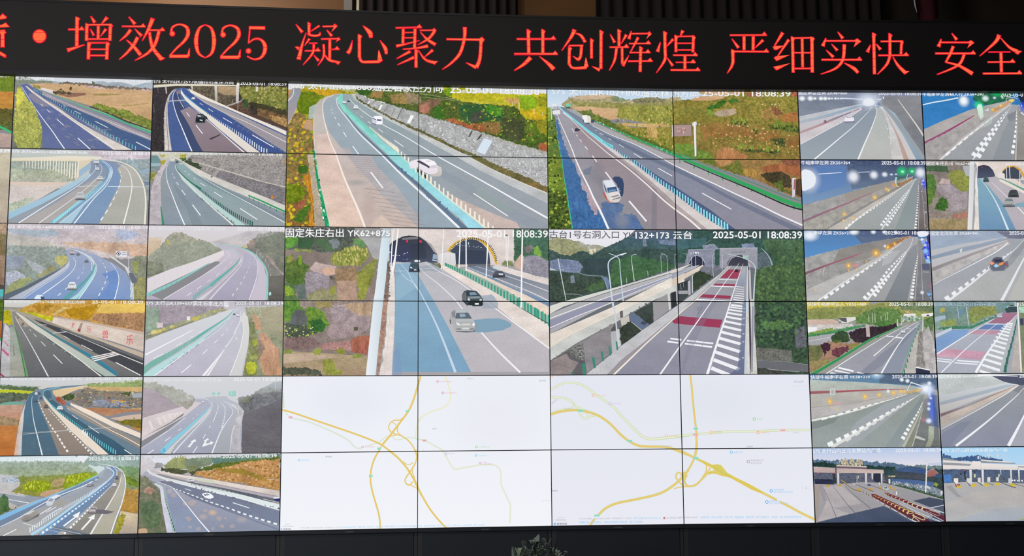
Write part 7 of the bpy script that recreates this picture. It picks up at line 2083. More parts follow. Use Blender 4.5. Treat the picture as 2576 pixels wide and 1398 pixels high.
E|f4f8fc||1|37.5 31.2 0|125 77
E|f4f8fc||1|22.7 19 0|170 77
E|f4f8fc||1|30.8 25.6 0|229 77
E|f4f8fc||1|29.4 24.5 0|271 77
E|f4f8fc||1|20.1 16.7 0|310 77
E|f4f8fc||1|14.7 12.3 0|338 76
E|f4f8fc||1|18.7 15.6 0|372 76
E|f4f8fc||1|14.7 12.3 0|400 76
E|f4f8fc||1|13.4 11.1 0|425 76
L|e0ecf8||1|10 8.9|431 73 531 77 638 83
E|dce8f8||0.8|156.1 105.9 0|693 95
F|e4e6ec||1|1|642 112 654 84 689 72 728 78 752 106 747 134 696 146 646 140
E|e8ecf4||1|72.5 50.2 0|698 112
E|5c6c94||0.7|22.3 27.9 0|793 129
L|e8f4fc||1|6.7 6.7|784 86 829 78
L|e8f4fc||1|10 10|841 54 847 77
L|f0f2f6||1|2.8 13.4|724 163 670 225 547 344 390 474 136 682
L|eceef0||1|2.8 16.7|758 140 772 197 758 253 707 378 633 530 564 682
L|ece8ec||1|2.8 6.7|628 175 443 300 294 379 9 532
L|e0e4ec||1|2.8 2.8|753 140 808 151 840 185
F|8c6878||1|0|244 300 264 289 280 311 257 328
F|74788c||1|0|448 305 549 302 554 313 453 317
F|ece8f0||1|0|449 288 458 266 484 257 478 251 515 251 528 263 545 265 545 294 526 302 453 305
F|8c90a0||1|0|475 257 514 257 520 264 469 266
S|f0f4f4||1|9 5.6 10 1 0|245 221 639 174 465 288
S|e0e0e0||1|7 5.6 14.5 1 0|855 343 896 625 907 625 877 343
T|f4f4f8||1|caption~固定南会左洞 ZK48+600|11 0 487 2 485 39 9 44
T|ececf0||1|caption~2025-05-01 18:08:39|796 6 1224 8 1222 41 794 40
@|6|1|1|1|screen showing a blue-walled tunnel with green lights and white glare spots|1|8c8c8c
F|5c6c94>7c9cc0||1|0|2 3 1223 1 1214 168 715 252 -14 447
F|3c4868>6c7c94|dt:5c6c88|1|0|448 2 1229 1 1216 140 1051 207 659 263 491 286
F|5c84c0||0.6|0|128 58 334 52 445 63 426 253 156 331 106 198
F|a8a8a8>a8a4a0|rk:989898|1|0|5 447 266 375 412 330 659 258 794 224 884 207 1098 157 1086 179 766 352 425 529 -1 684
F|989490>a09890||1|0|412 330 794 224 917 207 995 207 768 319 431 408
F|a46c80>8c7080||1|0|2 590 205 507 430 419 656 330 724 302 655 341 429 435 204 535 4 612
F|a8a4a0>b0aca4|rk:989490|1|0|4 612 429 435 769 291 926 263 652 418 311 612 198 689 4 689
F|c8c0b8>bcb8b0|dt:b8b0a8|1|0|209 689 424 573 708 407 970 268 1097 185 1084 207 877 352 591 534 408 689
F|a8acb0>a0a4a4|as:98a0a0|1|0|408 689 591 534 878 341 1079 207 1119 174 1162 207 1132 362 1082 688
F|7c8890>889898||0.7|0|1113 196 1152 196 1139 329 1107 528 1071 688 883 688 1019 396
F|8c8890>6c6460|dt:7c7474|1|0|1138 240 1180 185 1210 362 1215 688 1093 688
E|dce4f4||0.9|143.7 149.3 0|67 198
E|e8e8f0||1|89.1 92.5 0|67 198
E|dce4f4||0.9|77.4 82.9 0|511 164
E|e8e8f0||1|48 51.4 0|511 164
E|dce4f4||0.9|55.3 55.3 0|712 146
E|e8e8f0||1|34.3 34.3 0|712 146
E|dce4f4||0.9|38.7 33.2 0|818 141
E|e8e8f0||1|24 20.6 0|818 141
E|dce4f4||0.9|71.9 71.9 0|1167 123
E|e8e8f0||1|44.6 44.6 0|1167 123
F|e8ecf4||1|1|9 114 88 103 141 159 132 242 75 286 3 292
L|d4dce8||1|7.7 7.7|170 139 220 136 298 131 398 122
L|c8d4e0||1|6.6 6.6|560 120 671 116
E|d0e0ec||1|22.1 14.4 0|884 141
E|d0e0ec||1|18.8 12.2 0|929 139
E|20c070||1|66.3 60.8 0|989 110
E|20b868||1|55.3 49.8 0|1087 107
E|b0f8e0||1|22.1 19.9 0|994 113
E|b0f8e0||1|18.8 17.7 0|1088 110
F|2c6c50||0.5|0|931 157 1054 146 1030 185 940 207
F|b08458>c09068|lf:8c6844|1|0|905 241 972 224 1098 163 1085 185 994 240 914 274
L|b8e8d8||1|14.4 6.6|930 168 922 207 929 252 948 260
L|e0ece8||1|4.4 4.4|1049 132 1034 163 1035 202
E|e0a860||0.6|33.2 33.2 0|904 246
E|e8b848||0.7|34.1 34.1 0|406 529
E|f8e8b0||1|9.7 12.2 0|406 529
E|e8b848||0.7|38.7 38.7 0|710 366
E|f8e8b0||1|11.1 13.8 0|710 366
E|e8b848||0.7|26.3 26.3 0|846 296
E|f8e8b0||1|7.5 9.4 0|846 296
E|e8b848||0.7|23.2 23.2 0|490 568
E|f8e8b0||1|6.6 8.3 0|490 568
E|e8b848||0.7|21.7 21.7 0|395 592
E|f8e8b0||1|6.2 7.7 0|395 592
E|e8b848||0.7|23.2 23.2 0|825 282
E|f8e8b0||1|6.6 8.3 0|825 282
L|dcdcdc||1|2.8 11.1|1085 196 878 335 649 485 420 667
D|f0f0f0||1|3.3 22.1 18 0.6 1.3 0 1|923 318 797 402 648 501 477 612 397 689
L|e8e8ec||1|2.8 10|1119 179 1047 296 963 412 869 528 756 683
D|f0f2f4||1|4.4 27.6 16 0.55 1.3 0 1|1047 285 953 396 859 506 746 655
D|f0f2f4||1|4.4 27.6 15 0.55 1.3 0 1|1052 296 980 407 908 506 802 655
D|f0f0f0||1|3.3 24.3 20 0.55 1.4 0 1|1141 240 1132 362 1114 500 1088 682
L|b8b8bc||1|2.2 5.5|1142 229 1143 362 1115 688
S|3c50d8;4c64e8;e0e8ff||1|16 11.1 27.6 1 0|1175 185 1219 185 1218 307 1181 285
E|3c54e0||0.8|27.6 60.8 0|1200 240
S|f0f4f8||1|14 4.4 10 1 0|1163 196 1215 473 1210 688 1182 688
L|c8c4c4||1|2.2 3.3|1173 329 1182 473 1182 688
T|f4f4f8||1|caption~牛峪南坪左洞 ZK56+364|6 9 484 9 482 46 5 50
T|f4f4f8||1|caption~2025-05-01 18:08:39|790 10 1221 11 1220 48 789 45
@|6|2|1|1|screen showing a tunnel with amber wall lamps and blue police lights|1|a0a0a4
F|587cac>5c94cc||1|0|4 4 1226 2 1222 77 783 99 -5 274
F|4c5c80>5c6c88|dt:687890|1|0|456 3 1226 2 1173 55 784 94 561 127
F|484c70||0.6|0|843 6 1226 5 1223 55 895 77
E|ecf2fa||1|103.8 71 0|63 50
E|ecf2fa||1|60.1 38.2 0|494 17
E|ecf2fa||1|32.8 27.3 0|680 17
E|ecf2fa||1|27.3 27.3 0|787 17
E|ecf2fa||1|21.9 27.3 0|898 22
F|e8eaf4||1|1|1109 16 1198 11 1207 49 1128 66
F|a8a8a8>acaaa8|rk:9c9c9c|1|0|3 269 228 209 561 132 806 88 1007 60 1040 55 890 187 551 350 -5 668
F|888684>98948c|dt:908c8c|1|0|339 187 561 132 806 88 984 77 779 187 610 274 443 318 255 350
F|b0607c>7c6470||1|0|4 404 168 345 334 290 501 236 585 209 501 247 278 323 6 431
F|9c9a98>b4b2b0|rk:908e8c|1|0|6 431 278 329 498 318 610 280 664 296 438 432 105 556 4 566
F|c4c2c0>bcbab8|dt:b0aeac|1|0|4 577 273 459 496 372 721 252 995 77 948 121 691 307 381 496 112 674 3 674
F|a8a8ac>a0a2a4|as:989a9c|1|0|112 679 380 502 691 307 948 121 1040 60 1112 66 1105 186 1040 680
F|888c94>707880||0.75|0|1063 148 1108 132 1097 230 1036 437 974 680 755 680 936 350 998 219
F|c8cacc||0.4|0|777 230 889 198 933 198 828 318 744 350
F|909094>74747c|dt:848488|1|0|1107 99 1138 99 1212 350 1215 681 1024 680
F|b07848>c08858|lf:98683c|1|0|814 148 905 104 1007 60 1040 55 994 82 881 143 812 187
E|f0b020||0.75|42.6 42.6 0|425 342
E|f8e8a0||1|13.1 16.4 0|425 342
E|f0b020||0.75|56.8 56.8 0|695 222
E|f8e8a0||1|17.5 21.9 0|695 222
E|f0b020||0.75|35.5 35.5 0|813 165
E|f8e8a0||1|10.9 13.7 0|813 165
E|f0b020||0.75|25.6 25.6 0|881 132
E|f8e8a0||1|7.9 9.8 0|881 132
E|f0b020||0.75|14.2 14.2 0|598 301
E|f8e8a0||1|4.4 5.5 0|598 301
E|f0b020||0.75|14.2 14.2 0|426 391
E|f8e8a0||1|4.4 5.5 0|426 391
E|f0b020||0.75|15.6 15.6 0|501 377
E|f8e8a0||1|4.8 6 0|501 377
E|f0b020||0.75|14.2 14.2 0|743 241
E|f8e8a0||1|4.4 5.5 0|743 241
E|f0b020||0.75|11.4 11.4 0|854 181
E|f8e8a0||1|3.5 4.4 0|854 181
E|f0b020||0.75|14.2 14.2 0|94 574
E|f8e8a0||1|4.4 5.5 0|94 574
E|e89098||0.6|49.2 27.3 0|491 339
E|f0f4f8||1|14.2 18.6 0|784 154
L|e4e4e6||1|3.3 14.2|948 126 777 241 549 394 324 534 117 677
D|f2f2f2||1|4.4 28.4 16 0.6 1.3 0 1|856 203 719 296 577 388 408 502 155 671
L|e8e8ec||1|3.3 16.4|1061 77 1036 143 976 230 881 350 766 470 586 674
D|f4f4f6||1|5.5 39.3 17 0.55 1.35 0 1|988 203 895 296 802 388 709 507 542 674
D|f4f4f6||1|5.5 39.3 15 0.55 1.35 0 1|987 225 917 307 846 394 752 513 642 648
D|f2f2f2||1|4.4 36.1 17 0.55 1.35 0 1|1100 225 1081 323 1052 459 1013 670
L|c0c0c4||1|2.7 6.6|1108 132 1091 350 1046 675
S|2c48e0;3c60f0;e0f0ff||1|26 13.1 35 1 0|1139 77 1215 110 1219 318 1181 307 1155 186
E|2040e0||0.85|32.8 109.3 0|1200 175
E|90c8ff||1|32.8 32.8 0|1176 203
E|90c8ff||1|32.8 32.8 0|1196 298
E|90b8ff||1|24 21.9 0|1159 115
F|403c6c||1|0|1195 55 1223 55 1221 148 1198 110
F|5c6078||1|0|1131 328 1208 323 1210 383 1139 383
L|b8b8c0||1|6.6 6.6|1138 402 1198 405
E|e8f4ff||1|24 24 0|1121 600
E|c87098||0.4|21.9 38.2 0|1202 535
S|7cb0f0||1|8 7.6 21.9 1 0|1166 578 1216 578 1217 654 1173 654
L|c8c8cc||1|2.7 3.3|1132 197 1129 350 1126 513 1123 675
L|f0f0f0||1|2.7 2.7|189 361 173 432
T|f4f4f8||1|caption~南坪左洞 ZK56+214|98 9 484 10 482 44 96 48
T|f4f4f8||1|caption~2025-05-01 18:08:39|793 11 1220 12 1218 44 792 43
@|6|3|1|1|screen showing a road rising to tunnels past dark red shrubs and a stone post|1|9a9a94
F|d8c850>b0a850|lf:b8a840|1|0|3 -1 612 0 588 43 282 54 117 64 0 140
F|a8a868>8c9c5c|lf:747c48|1|0|-1 75 118 59 555 43 776 3 1218 3 1207 195 766 200 277 167 -2 167
F|78985c>688c50|lf:4c6838|1|0|468 151 664 54 881 76 922 141 907 206 656 222 471 211
F|7c8c68|lf:58684c|1|0|830 11 1217 12 1212 103 935 82
F|d8c0b0>ccb4a8|dt:c0a090|1|0|4 172 244 167 308 194 296 216 111 221 2 221
F|d8d4d0>d0c8c4|rk:b0a8a4|1|0|2 221 438 211 448 238 218 270 91 296 4 302
F|f0eef0||1|0|4 242 94 243 95 280 4 291
F|e0dcd8||1|0|310 154 469 146 473 173 384 205 308 200
F|5c5c64||1|0|310 156 381 157 384 200 341 189 310 167
F|8c8c94||1|0|303 183 331 183 330 205 303 200
L|d8dcd4||1|4.3 4.3|631 108 630 205
L|d8dcd4||1|4.3 4.3|656 108 655 200
L|d8dcd4||1|4.3 4.3|595 130 595 195
L|d8dcd4||1|4.3 4.3|759 119 759 184
L|d8dcd4||1|4.3 4.3|774 98 773 179
L|d8dcd4||1|4.3 4.3|712 141 713 184
L|d0d4d0||1|7.6 7.6|871 168 868 238
L|d0d4d0||1|7.6 7.6|908 130 904 227
L|d0d4d0||1|4.3 4.3|250 227 250 280
F|60a070>489058|lf:3c7c4c|1|0|3 312 162 291 382 248 558 221 557 238 326 291 5 339
F|8cac58|lf:6c8c40|1|0|4 302 109 275 241 248 250 275 80 302
F|a8a8b0>a4a4a8|as:b4b4b8|1|0|5 339 326 291 557 238 556 270 379 318 158 399 5 415
L|d8d8dc||1|4.3 4.3|4 377 215 340
F|3c3038>443840|lf:2c2428|1|0|391 302 491 259 557 243 765 227 853 206 863 227 817 270 651 335 539 399 463 388 411 345
F|5c8c48|lf:3c6434|1|0|657 205 799 184 820 211 731 238 656 227
F|465c40|lf:2c3c2c|1|0|226 334 293 291 348 275 381 286 395 334 393 377 322 388 245 388
F|5c6c34|lf:48582c|1|0|247 361 323 367 299 410 256 399
F|b08470>a48478|lf:90745c|1|0|9 441 213 388 408 394 517 394 428 442 261 533 38 672 0 672
F|4c3040|lf:38242c|1|0|125 409 169 388 217 404 215 452 177 468 153 522 139 463
F|744450|lf:503038|1|0|221 458 265 442 385 426 395 458 339 485 283 533 229 506
F|788058>8c8458|lf:586040|1|0|5 415 124 420 143 485 119 538 8 602
F|a0945c>a88c70|lf:787048|1|0|9 570 185 538 205 576 38 672 5 672
F|98904c|lf:787440|1|0|391 410 506 394 461 436 400 453
F|c8b8b8>bcacac|dt:b0a0a0|1|0|562 221 596 219 599 337 563 335
F|ece8e8>e0dcdc||1|0|934 119 1048 114 1047 146 926 152
F|5c6470||1|0|981 152 993 136 1014 136 1025 152
F|ece8e8||1|0|1103 120 1218 109 1210 141 1101 147
F|3c4450||1|0|1145 141 1162 125 1178 130 1178 141
F|4c7448>486840|lf:e0f0e8|1|0|910 146 1118 141 1094 179 984 190 908 184
F|d8a880||1|0|946 92 979 92 1000 109 956 109
F|989ca0>a0a0ac|as:8c909c|1|0|972 222 1039 195 1111 174 1109 195 1055 292 884 672 156 688 425 506 760 324
F|8890a0>8c94a4||0.8|0|1088 190 1110 184 1080 238 972 432 861 683 688 683 921 367
F|747c90||0.5|0|979 303 1046 260 965 346 691 613 569 683 471 683 697 496
F|a89898||0.7|0|983 211 1049 195 1060 206 971 233
L|3c9058||1|7.6 30.4|906 233 761 292 595 367 427 463 260 560 115 640 26 688
L|70b888||1|2.2 4.3|906 228 762 286 595 357 428 450 260 546 116 626 21 677
L|e8e8e8||1|2.7 9.8|972 222 760 324 536 453 369 554 162 682
L|eef0f4||1|2.7 9.8|1066 195 982 238 886 303 756 410 623 517
L|f0f2f6||1|2.7 15.2|1082 206 1002 270 911 356 806 496 688 680
F|f0f2f4||1|0|284 617 429 651 420 666 278 632
F|f0f2f4||1|0|248 642 396 677 390 685 239 656
F|f0f2f4||1|0|212 666 260 680 254 688 197 682
F|f0f2f4||1|0|464 664 526 680 520 685 453 675
L|e8eaee||1|10.8 10.8|754 329 825 335
L|e8eaee||1|11.9 11.9|841 340 911 348
L|e8eaee||1|4.3 4.3|948 260 992 262
F|c0bcb4>bcb8b4|dt:b0aca8|1|0|1061 281 1105 270 1046 683 899 683 957 507
F|706c68|rk:b8b4b0|1|0|1066 292 1100 270 1101 453 1114 614 1022 614
F|6c8c58|lf:4c6440|1|0|1121 174 1216 136 1208 292 1170 281 1123 238
F|c4bfbf>c8c2c0|rk:a8a4a4|1|0|1109 314 1167 238 1213 400 1213 683 1121 683 1097 432
F|b0acac||1|0|1115 303 1162 233 1176 271 1107 346
F|34384c||1|0|1021 630 1155 656 1154 683 1019 683
L|ece8ec||1|10.8 10.8|1022 623 1156 651
L|50a888||1|4.3 7.6|1092 206 1032 313 970 464 926 581 889 683
P|3c6c5c||1|5.4 9.8 16.3 37.9 11 1.2 0|1079 249 1024 367 980 485 936 608 910 683
L|d8dcd8||1|8.7 8.7|1117 147 1105 281
C|e8ecf4|7c8498;4a4e5a|1|0|893 270 939 270 938 303 892 303
C|dce0e8|7c8498;4a4e5a|1|0|1028 235 1053 235 1052 254 1027 254
F|d8ccc8||1|0|514 221 520 221 519 227 514 227
T|f0f0e8|b8a858|1|caption~快球牛峪南坪右入 YK55+480|8 6 574 8 573 42 6 45
T|f4f4f8||1|caption~2025-05-01 18:08:39|792 10 1217 12 1216 43 790 41
@|6|4|1|1|screen showing a tunnel with a red wall stripe, amber lamps and blue glare|1|a4a8a4
F|5c7c9c>6c94b0||1|0|4 2 1224 3 1215 155 935 112 449 74 8 53
F|50607c>586c80|dt:6c8098|1|0|670 3 1224 3 1215 155 990 107 665 85
E|b0d0e8||0.9|86.3 48.5 0|647 11
E|f4f8fc||1|32.4 18.3 0|642 5
F|b8c4bc>b8b8b4|dt:a8b0a8|1|0|8 53 449 74 773 98 989 115 1086 139 879 144 2 164
F|b0505c>90686c||1|0|5 161 391 151 771 143 906 141 906 146 553 159 6 187
F|bcbab2>b8b4b0|dt:acaaa4|1|0|6 187 553 159 1085 147 877 191 602 254 4 311
F|a8a4a0||1|0|4 309 385 270 768 202 767 207 385 280 5 317
F|c0bcba>b8b6b4|dt:b0acaa|1|0|5 317 494 265 986 170 491 318 4 417
F|c8ccc8||1|0|193 135 246 132 243 190 230 198 189 201
F|b0b4b0||1|0|205 148 232 148 228 185 206 188
F|909894>9ca4a4|as:88908e|1|0|3 427 491 312 876 202 1085 149 1105 192 1056 276 850 682 -3 679
F|a8acb4||0.6|0|431 444 709 276 985 191 1039 192 757 403 476 613 343 680 257 680
F|7c8890>8c989c||0.7|0|1071 213 1079 255 914 509 818 682 688 682 920 382
F|6c7874||0.5|0|3 443 271 401 215 454 51 506 5 511
F|98988c>888c7c|dt:808478|1|0|1067 276 1085 245 1063 361 958 683 845 682 970 467
F|8c8c94>6c706c|dt:7c8080|1|0|1086 234 1146 224 1204 351 1213 683 947 682 1051 382
F|c0c4bc||1|0|986 572 1076 609 1075 625 974 598
F|b0b8a8>989c88|dt:a0a898|1|0|1115 488 1164 493 1158 604 1121 683 1072 683 1103 615
E|4868d0||0.85|48.5 226.5 0|1160 277
E|5c7ce0||0.6|53.9 140.2 0|1159 377
F|3c5488||0.6|0|1169 202 1213 202 1212 509 1164 488
E|dce8fc||1|102.4 70.1 0|1113 144
E|f0f4fc||1|53.9 37.7 0|1113 139
E|e4f0fc||1|27 27 0|1143 91
E|d0e0fc||0.9|21.6 75.5 0|1138 170
E|e0ecff||1|37.7 32.4 0|1118 440
E|e0ecff||1|21.6 21.6 0|1124 329
E|d0e4ff||1|21.6 21.6 0|1129 282
E|d0e4ff||1|16.2 16.2 0|1149 229
E|f0f8fc||1|27 24.8 0|881 56
E|f0f8fc||1|27 24.8 0|935 67
E|d87890||0.4|32.4 27 0|1070 430
L|dce8f0||1|10.8 8.6|964 80 1023 99 1087 120
L|e8ecec||1|4.3 6.5|975 83 946 117 930 160
E|f0b840||0.75|42.1 42.1 0|186 256
E|f8dc78||1|16.2 16.2 0|186 256
E|f0b840||0.75|39.3 39.3 0|523 212
E|f8dc78||1|15.1 15.1 0|523 212
E|f0b840||0.75|30.8 30.8 0|658 196
E|f8dc78||1|11.9 11.9 0|658 196
E|f0b840||0.75|35 35 0|796 178
E|f8dc78||1|13.5 13.5 0|796 178
E|f0b840||0.75|28 28 0|864 167
E|f8dc78||1|10.8 10.8 0|864 167
E|f0b840||0.75|23.8 23.8 0|900 165
E|f8dc78||1|9.2 9.2 0|900 165
E|f0b840||0.75|12.6 12.6 0|197 309
E|f8dc78||1|4.9 4.9 0|197 309
E|f0b840||0.75|15.4 15.4 0|251 322
E|f8dc78||1|5.9 5.9 0|251 322
E|f0b840||0.75|11.2 11.2 0|701 225
E|f8dc78||1|4.3 4.3 0|701 225
E|f0b840||0.75|11.2 11.2 0|849 197
E|f8dc78||1|4.3 4.3 0|849 197
E|e8a0a0||0.5|70.1 18.3 0|256 275
E|f0f4f8||1|18.3 21.6 0|745 162
F|d4b078|lf:e0c088|1|0|910 170 1075 139 1074 154 920 186
L|e0e0dc||1|3.2 19.4|931 191 711 255 491 323 272 380 3 432
D|f0f2ee||1|4.3 23.7 14 0.62 1.35 0 1|909 199 711 255 491 310 272 375 71 427
L|dcdcd8||1|3.2 30.2|1073 176 927 266 759 360 592 455 425 549 182 680
D|f0f4f4||1|4.3 42.1 15 0.6 1.4 0 1|983 229 838 302 715 371 582 444 426 528 118 674
D|e4e8e8||0.7|3.2 21.6 9 0.5 1.3 0 1|915 281 759 371 591 471 425 565 280 649
D|f2f4f2||1|4.3 41 12 0.58 1.35 0 1|1068 266 1019 361 948 466 848 624
L|b4b8b0||1|3.2 27|1074 255 1029 382 944 540 861 682
L|c8ccc8||1|3.2 6.5|1070 319 1012 498 948 677
T|f4f4f8||1|caption~快球牛峪南坪右洞 YK58+210|12 10 576 10 574 43 10 50
T|f4f4f8||1|caption~2025-05-01 18:08:39|788 12 1218 11 1216 42 787 43
@|6|5|1|1|screen showing a toll plaza canopy with red chevron road markings|1|8c8c90
F|b4c8e8>e4e0e8||1|0|6 0 1232 4 1220 183 -4 177
F|98acc8||0.35|0|8 8 650 10 647 50 6 47
F|6880a0>5c7488|lf:4c6478|1|0|5 111 104 109 186 119 274 110 461 115 570 132 680 143 747 138 812 154 888 173 933 168 931 203 1 199
F|788890|lf:5c7868|1|0|889 171 1011 163 1216 172 1213 215 897 213
F|2c4440>34504c|lf:1c302c|1|0|4 130 130 136 222 152 513 164 667 175 778 176 771 277 662 265 220 205 2 167
F|b4c4d8||0.6|0|1011 161 1095 145 1218 140 1216 172 1044 166
F|3c5058>4c5458|lf:2c3c3c|1|0|666 202 1230 204 1219 459 670 318
F|44587c>4c6490|dt:3c5070|1|0|787 202 888 176 1010 185 1042 193 1068 225 1056 241 896 229 786 218
F|3c5488||1|0|980 208 1108 198 1084 236 1006 241
F|a87068>8c5c58|dt:9c6460|1|0|1061 241 1125 201 1178 241 1159 268 1070 273
L|c8a898||1|4.4 4.4|1056 243 1125 201 1181 241
F|3c4450>484c54|dt:585c64|1|0|774 229 1056 241 1058 299 772 271
F|c8b898||1|0|673 260 773 258 772 271 672 271
F|4c6494>546c98||1|0|738 287 947 299 1139 321 1131 363 944 341 736 308
F|586878|rk:b0b8c0|1|0|736 308 1131 363 1206 396 1213 470 886 383 734 340
S|d0d8e0||1|20 7.7 19.8 0.4 0|747 308 1125 363 1118 385 751 335
F|3c5478||1|0|1161 247 1227 247 1230 284 1142 278
F|8ca040|lf:a0b048|1|0|1132 347 1156 321 1177 342 1158 369
F|587058>486044|lf:34483c|1|0|658 329 833 351 1051 405 1219 459 1217 481 993 437 776 383 657 350
F|3c4458>505868|rk:787c8c|1|0|10 225 669 234 663 345 525 339 306 327 5 325
F|282c40|dt:3c4460|1|0|12 283 187 289 196 337 15 331
F|585c68|lf:3c4440|1|0|669 244 738 276 734 351 663 345
F|a8a4a8>98989c|as:9c989c|1|0|4 331 229 337 449 317 658 324 886 383 1217 481 1225 692 -4 683
F|bcb4b4|dt:b0a8ac|0.7|0|63 357 261 348 438 507 646 535 323 601 201 632 19 673 110 505
F|5c6474>4c5468|dt:545c70|1|0|2 683 323 607 651 535 978 685 1215 687 1223 486 1075 459 924 489 1204 592 1214 692
F|4c5468>445068|dt:4c5870|1|0|2 686 201 637 651 535 794 626 911 693
F|485064||1|0|929 489 1086 459 1217 491 1219 544 1096 554
F|909094||0.4|0|776 383 886 389 1075 464 929 492 771 457
F|8c8c94||0.5|0|173 548 383 523 438 507 651 535 323 601
F|a49890||1|0|7 336 64 342 13 683 -4 683
F|84848c||0.5|0|53 347 86 347 127 484 89 484
L|50505c||1|2.7 4.9|90 368 144 484 201 637
L|50505c||1|2.7 4.9|184 353 296 501 378 597
L|50505c||1|2.7 4.9|294 348 387 439 523 555
F|c8b4b0>bca8a4|dt:b4a09c|1|0|5 172 210 183 213 230 5 225
F|c0aca8>d0bcb4|dt:bca8a4|1|0|221 186 665 204 666 236 218 231
F|cfc0b4||1|0|222 157 508 169 507 182 222 169
F|6c5c6c||1|0|219 170 507 182 506 196 218 186
F|5c5464||1|0|210 178 224 178 221 231 210 231
S|d8c8a0;b4a888||1|60 5.5 22 0.6 0|230 120 472 116 469 164 228 157
S|c0b090||1|12 7.7 22 0.6 0|280 99 330 94 327 158 277 157
S|c0b090||1|12 7.7 22 0.6 0|357 102 396 105 392 161 354 160
S|b0a490||1|10 6.6 19.8 0.6 0|428 110 461 116 459 161 431 161
F|d8d0d0>c8c0c0||1|0|226 231 245 233 243 337 223 335
F|e0d8d8>ccc4c4||1|0|488 235 507 235 501 331 486 331
F|d8d0d0||1|0|549 236 564 236 560 291 549 291
F|e0d8d8>ccc4c4||1|0|637 236 653 236 648 329 635 329
F|303444||1|0|570 238 636 239 631 324 587 318 566 297
F|3c3c44||1|0|179 236 207 237 218 327 186 321
L|d0d0d0||1|4.4 4.4|412 259 407 333
L|d0d0d0||1|7.7 7.7|619 318 617 345
F|dce0e4||1|0|707 289 724 290 723 332 706 329
L|3c5080||1|16.5 16.5|508 344 536 344
F|e04458||1|0|43 231 59 231 59 236 42 236
F|e04458||1|0|169 228 185 231 179 236 171 236
F|c89c3c||1|0|118 357 131 334 148 337 156 360
F|c89c3c||1|0|228 352 239 329 254 332 261 355
F|c89c3c||1|0|398 395 414 372 436 375 447 399
F|c89c3c||1|0|506 391 522 367 544 371 555 394
F|c89c3c||1|0|605 383 618 360 635 363 643 387
F|c89c3c||1|0|659 397 667 374 677 377 681 400
F|c89c3c||1|0|710 376 718 353 728 356 732 379
F|c89c3c||1|0|742 392 750 369 760 372 764 395
F|c8d4dc||1|0|647 371 667 358 694 364 707 380 687 387 652 385
F|3c4450||1|0|661 366 689 365 694 374 661 376
L|c8a044||1|5.5 7.7|264 295 306 327 337 359 391 386 445 402
L|54545c||1|4.4 5.5|295 327 369 380 445 402
L|54545c||1|4.4 5.5|399 338 479 370 560 403
L|50545c||1|3.3 4.4|525 344 611 371 671 393
E|d4c49c||1|7.7 22 0|424 269
F|74343c>582c3c||1|0|537 424 570 424 768 515 1035 643 1098 694 977 693 817 605 658 514 541 445
F|74343c>5c2c3c||1|0|658 414 686 414 880 489 1095 575 1218 634 1215 687 1145 649 985 569 824 494 690 440
F|d8c074||1|0|558 440 564 433 577 438 576 439 565 436 562 443
F|d8c074||1|0|573 448 580 440 595 446 593 447 581 443 578 452
F|d8c074||1|0|595 459 603 450 621 457 619 459 605 455 600 465
F|d8c074||1|0|620 473 630 463 651 470 648 473 632 467 627 479
F|d8c074||1|0|648 488 660 477 684 485 681 488 662 482 657 496
F|d8c074||1|0|679 504 692 491 720 501 717 504 695 497 688 513
F|d8c074||1|0|711 522 726 507 758 518 755 522 730 514 722 531
F|d8c074||1|0|745 540 763 523 798 536 794 540 766 531 758 551
F|d8c074||1|0|781 559 800 540 840 554 836 559 804 549 795 571
F|d8c074||1|0|818 579 840 558 884 574 879 579 844 568 833 593
F|d8c074||1|0|856 600 880 576 929 593 924 599 885 587 873 615
F|d8c890||1|0|674 427 680 421 692 426 691 427 681 424 678 431
F|d8c890||1|0|694 436 701 429 715 434 713 435 702 432 699 440
F|d8c890||1|0|723 447 731 440 747 445 746 448 733 443 729 453
F|d8c890||1|0|755 461 765 452 783 459 782 461 766 457 762 467
F|d8c890||1|0|791 476 802 466 823 474 821 476 804 471 798 483
F|d8c890||1|0|828 492 841 480 866 489 863 492 843 486 837 500
F|d8c890||1|0|868 509 882 495 910 506 908 509 885 502 878 518
F|d8c890||1|0|909 527 925 511 957 523 953 527 928 518 920 537
F|d8c890||1|0|952 545 969 528 1005 541 1001 544 973 536 964 556
F|d8c890||1|0|996 564 1016 544 1055 559 1051 563 1019 553 1010 576
L|dccca0||1|5.5 7.7|883 605 922 611 925 637 912 669 978 680 915 621 1012 664 1025 638 939 600
L|c8b8a0||1|3.3 4.4|1045 580 1147 623 1170 607 1073 575
L|d4dce8||1|3.3 5.5|567 471 711 551 859 642 967 685
L|d4dce8||1|3.3 5.5|801 510 983 601 1198 687
L|d4dce8||1|3.3 5.5|824 505 1039 591 1204 676
L|d4dce8||1|3.3 5.5|879 494 1041 554 1215 602
L|d4dce8||1|3.3 5.5|732 567 870 647 944 685
L|d4dce8||1|3.3 5.5|1068 649 1198 692
L|d8dce4||1|5.5 6.6|1085 554 1152 544 1214 531
L|7c6450||1|6.6 6.6|461 398 462 418
L|7c6450||1|7.1 7.1|491 411 492 431
L|7c6450||1|7.1 7.1|512 424 513 445
L|7c6450||1|7.7 7.7|544 439 545 461
L|7c6450||1|7.7 7.7|576 458 577 479
L|7c6450||1|8.2 8.2|613 481 614 503
L|7c6450||1|8.8 8.8|658 507 659 530
L|7c6450||1|9.9 9.9|711 538 712 562
L|7c6450||1|10.4 10.4|780 579 781 605
L|7c6450||1|11.5 11.5|865 631 866 658
L|e8e8e4||1|9.9 9.9|777 404 773 436
L|e8e8e4||1|11 11|1076 140 1050 416
S|d0c8c8||1|6 7.7 13.2 1 0|1064 118 1097 118 1096 132 1063 132
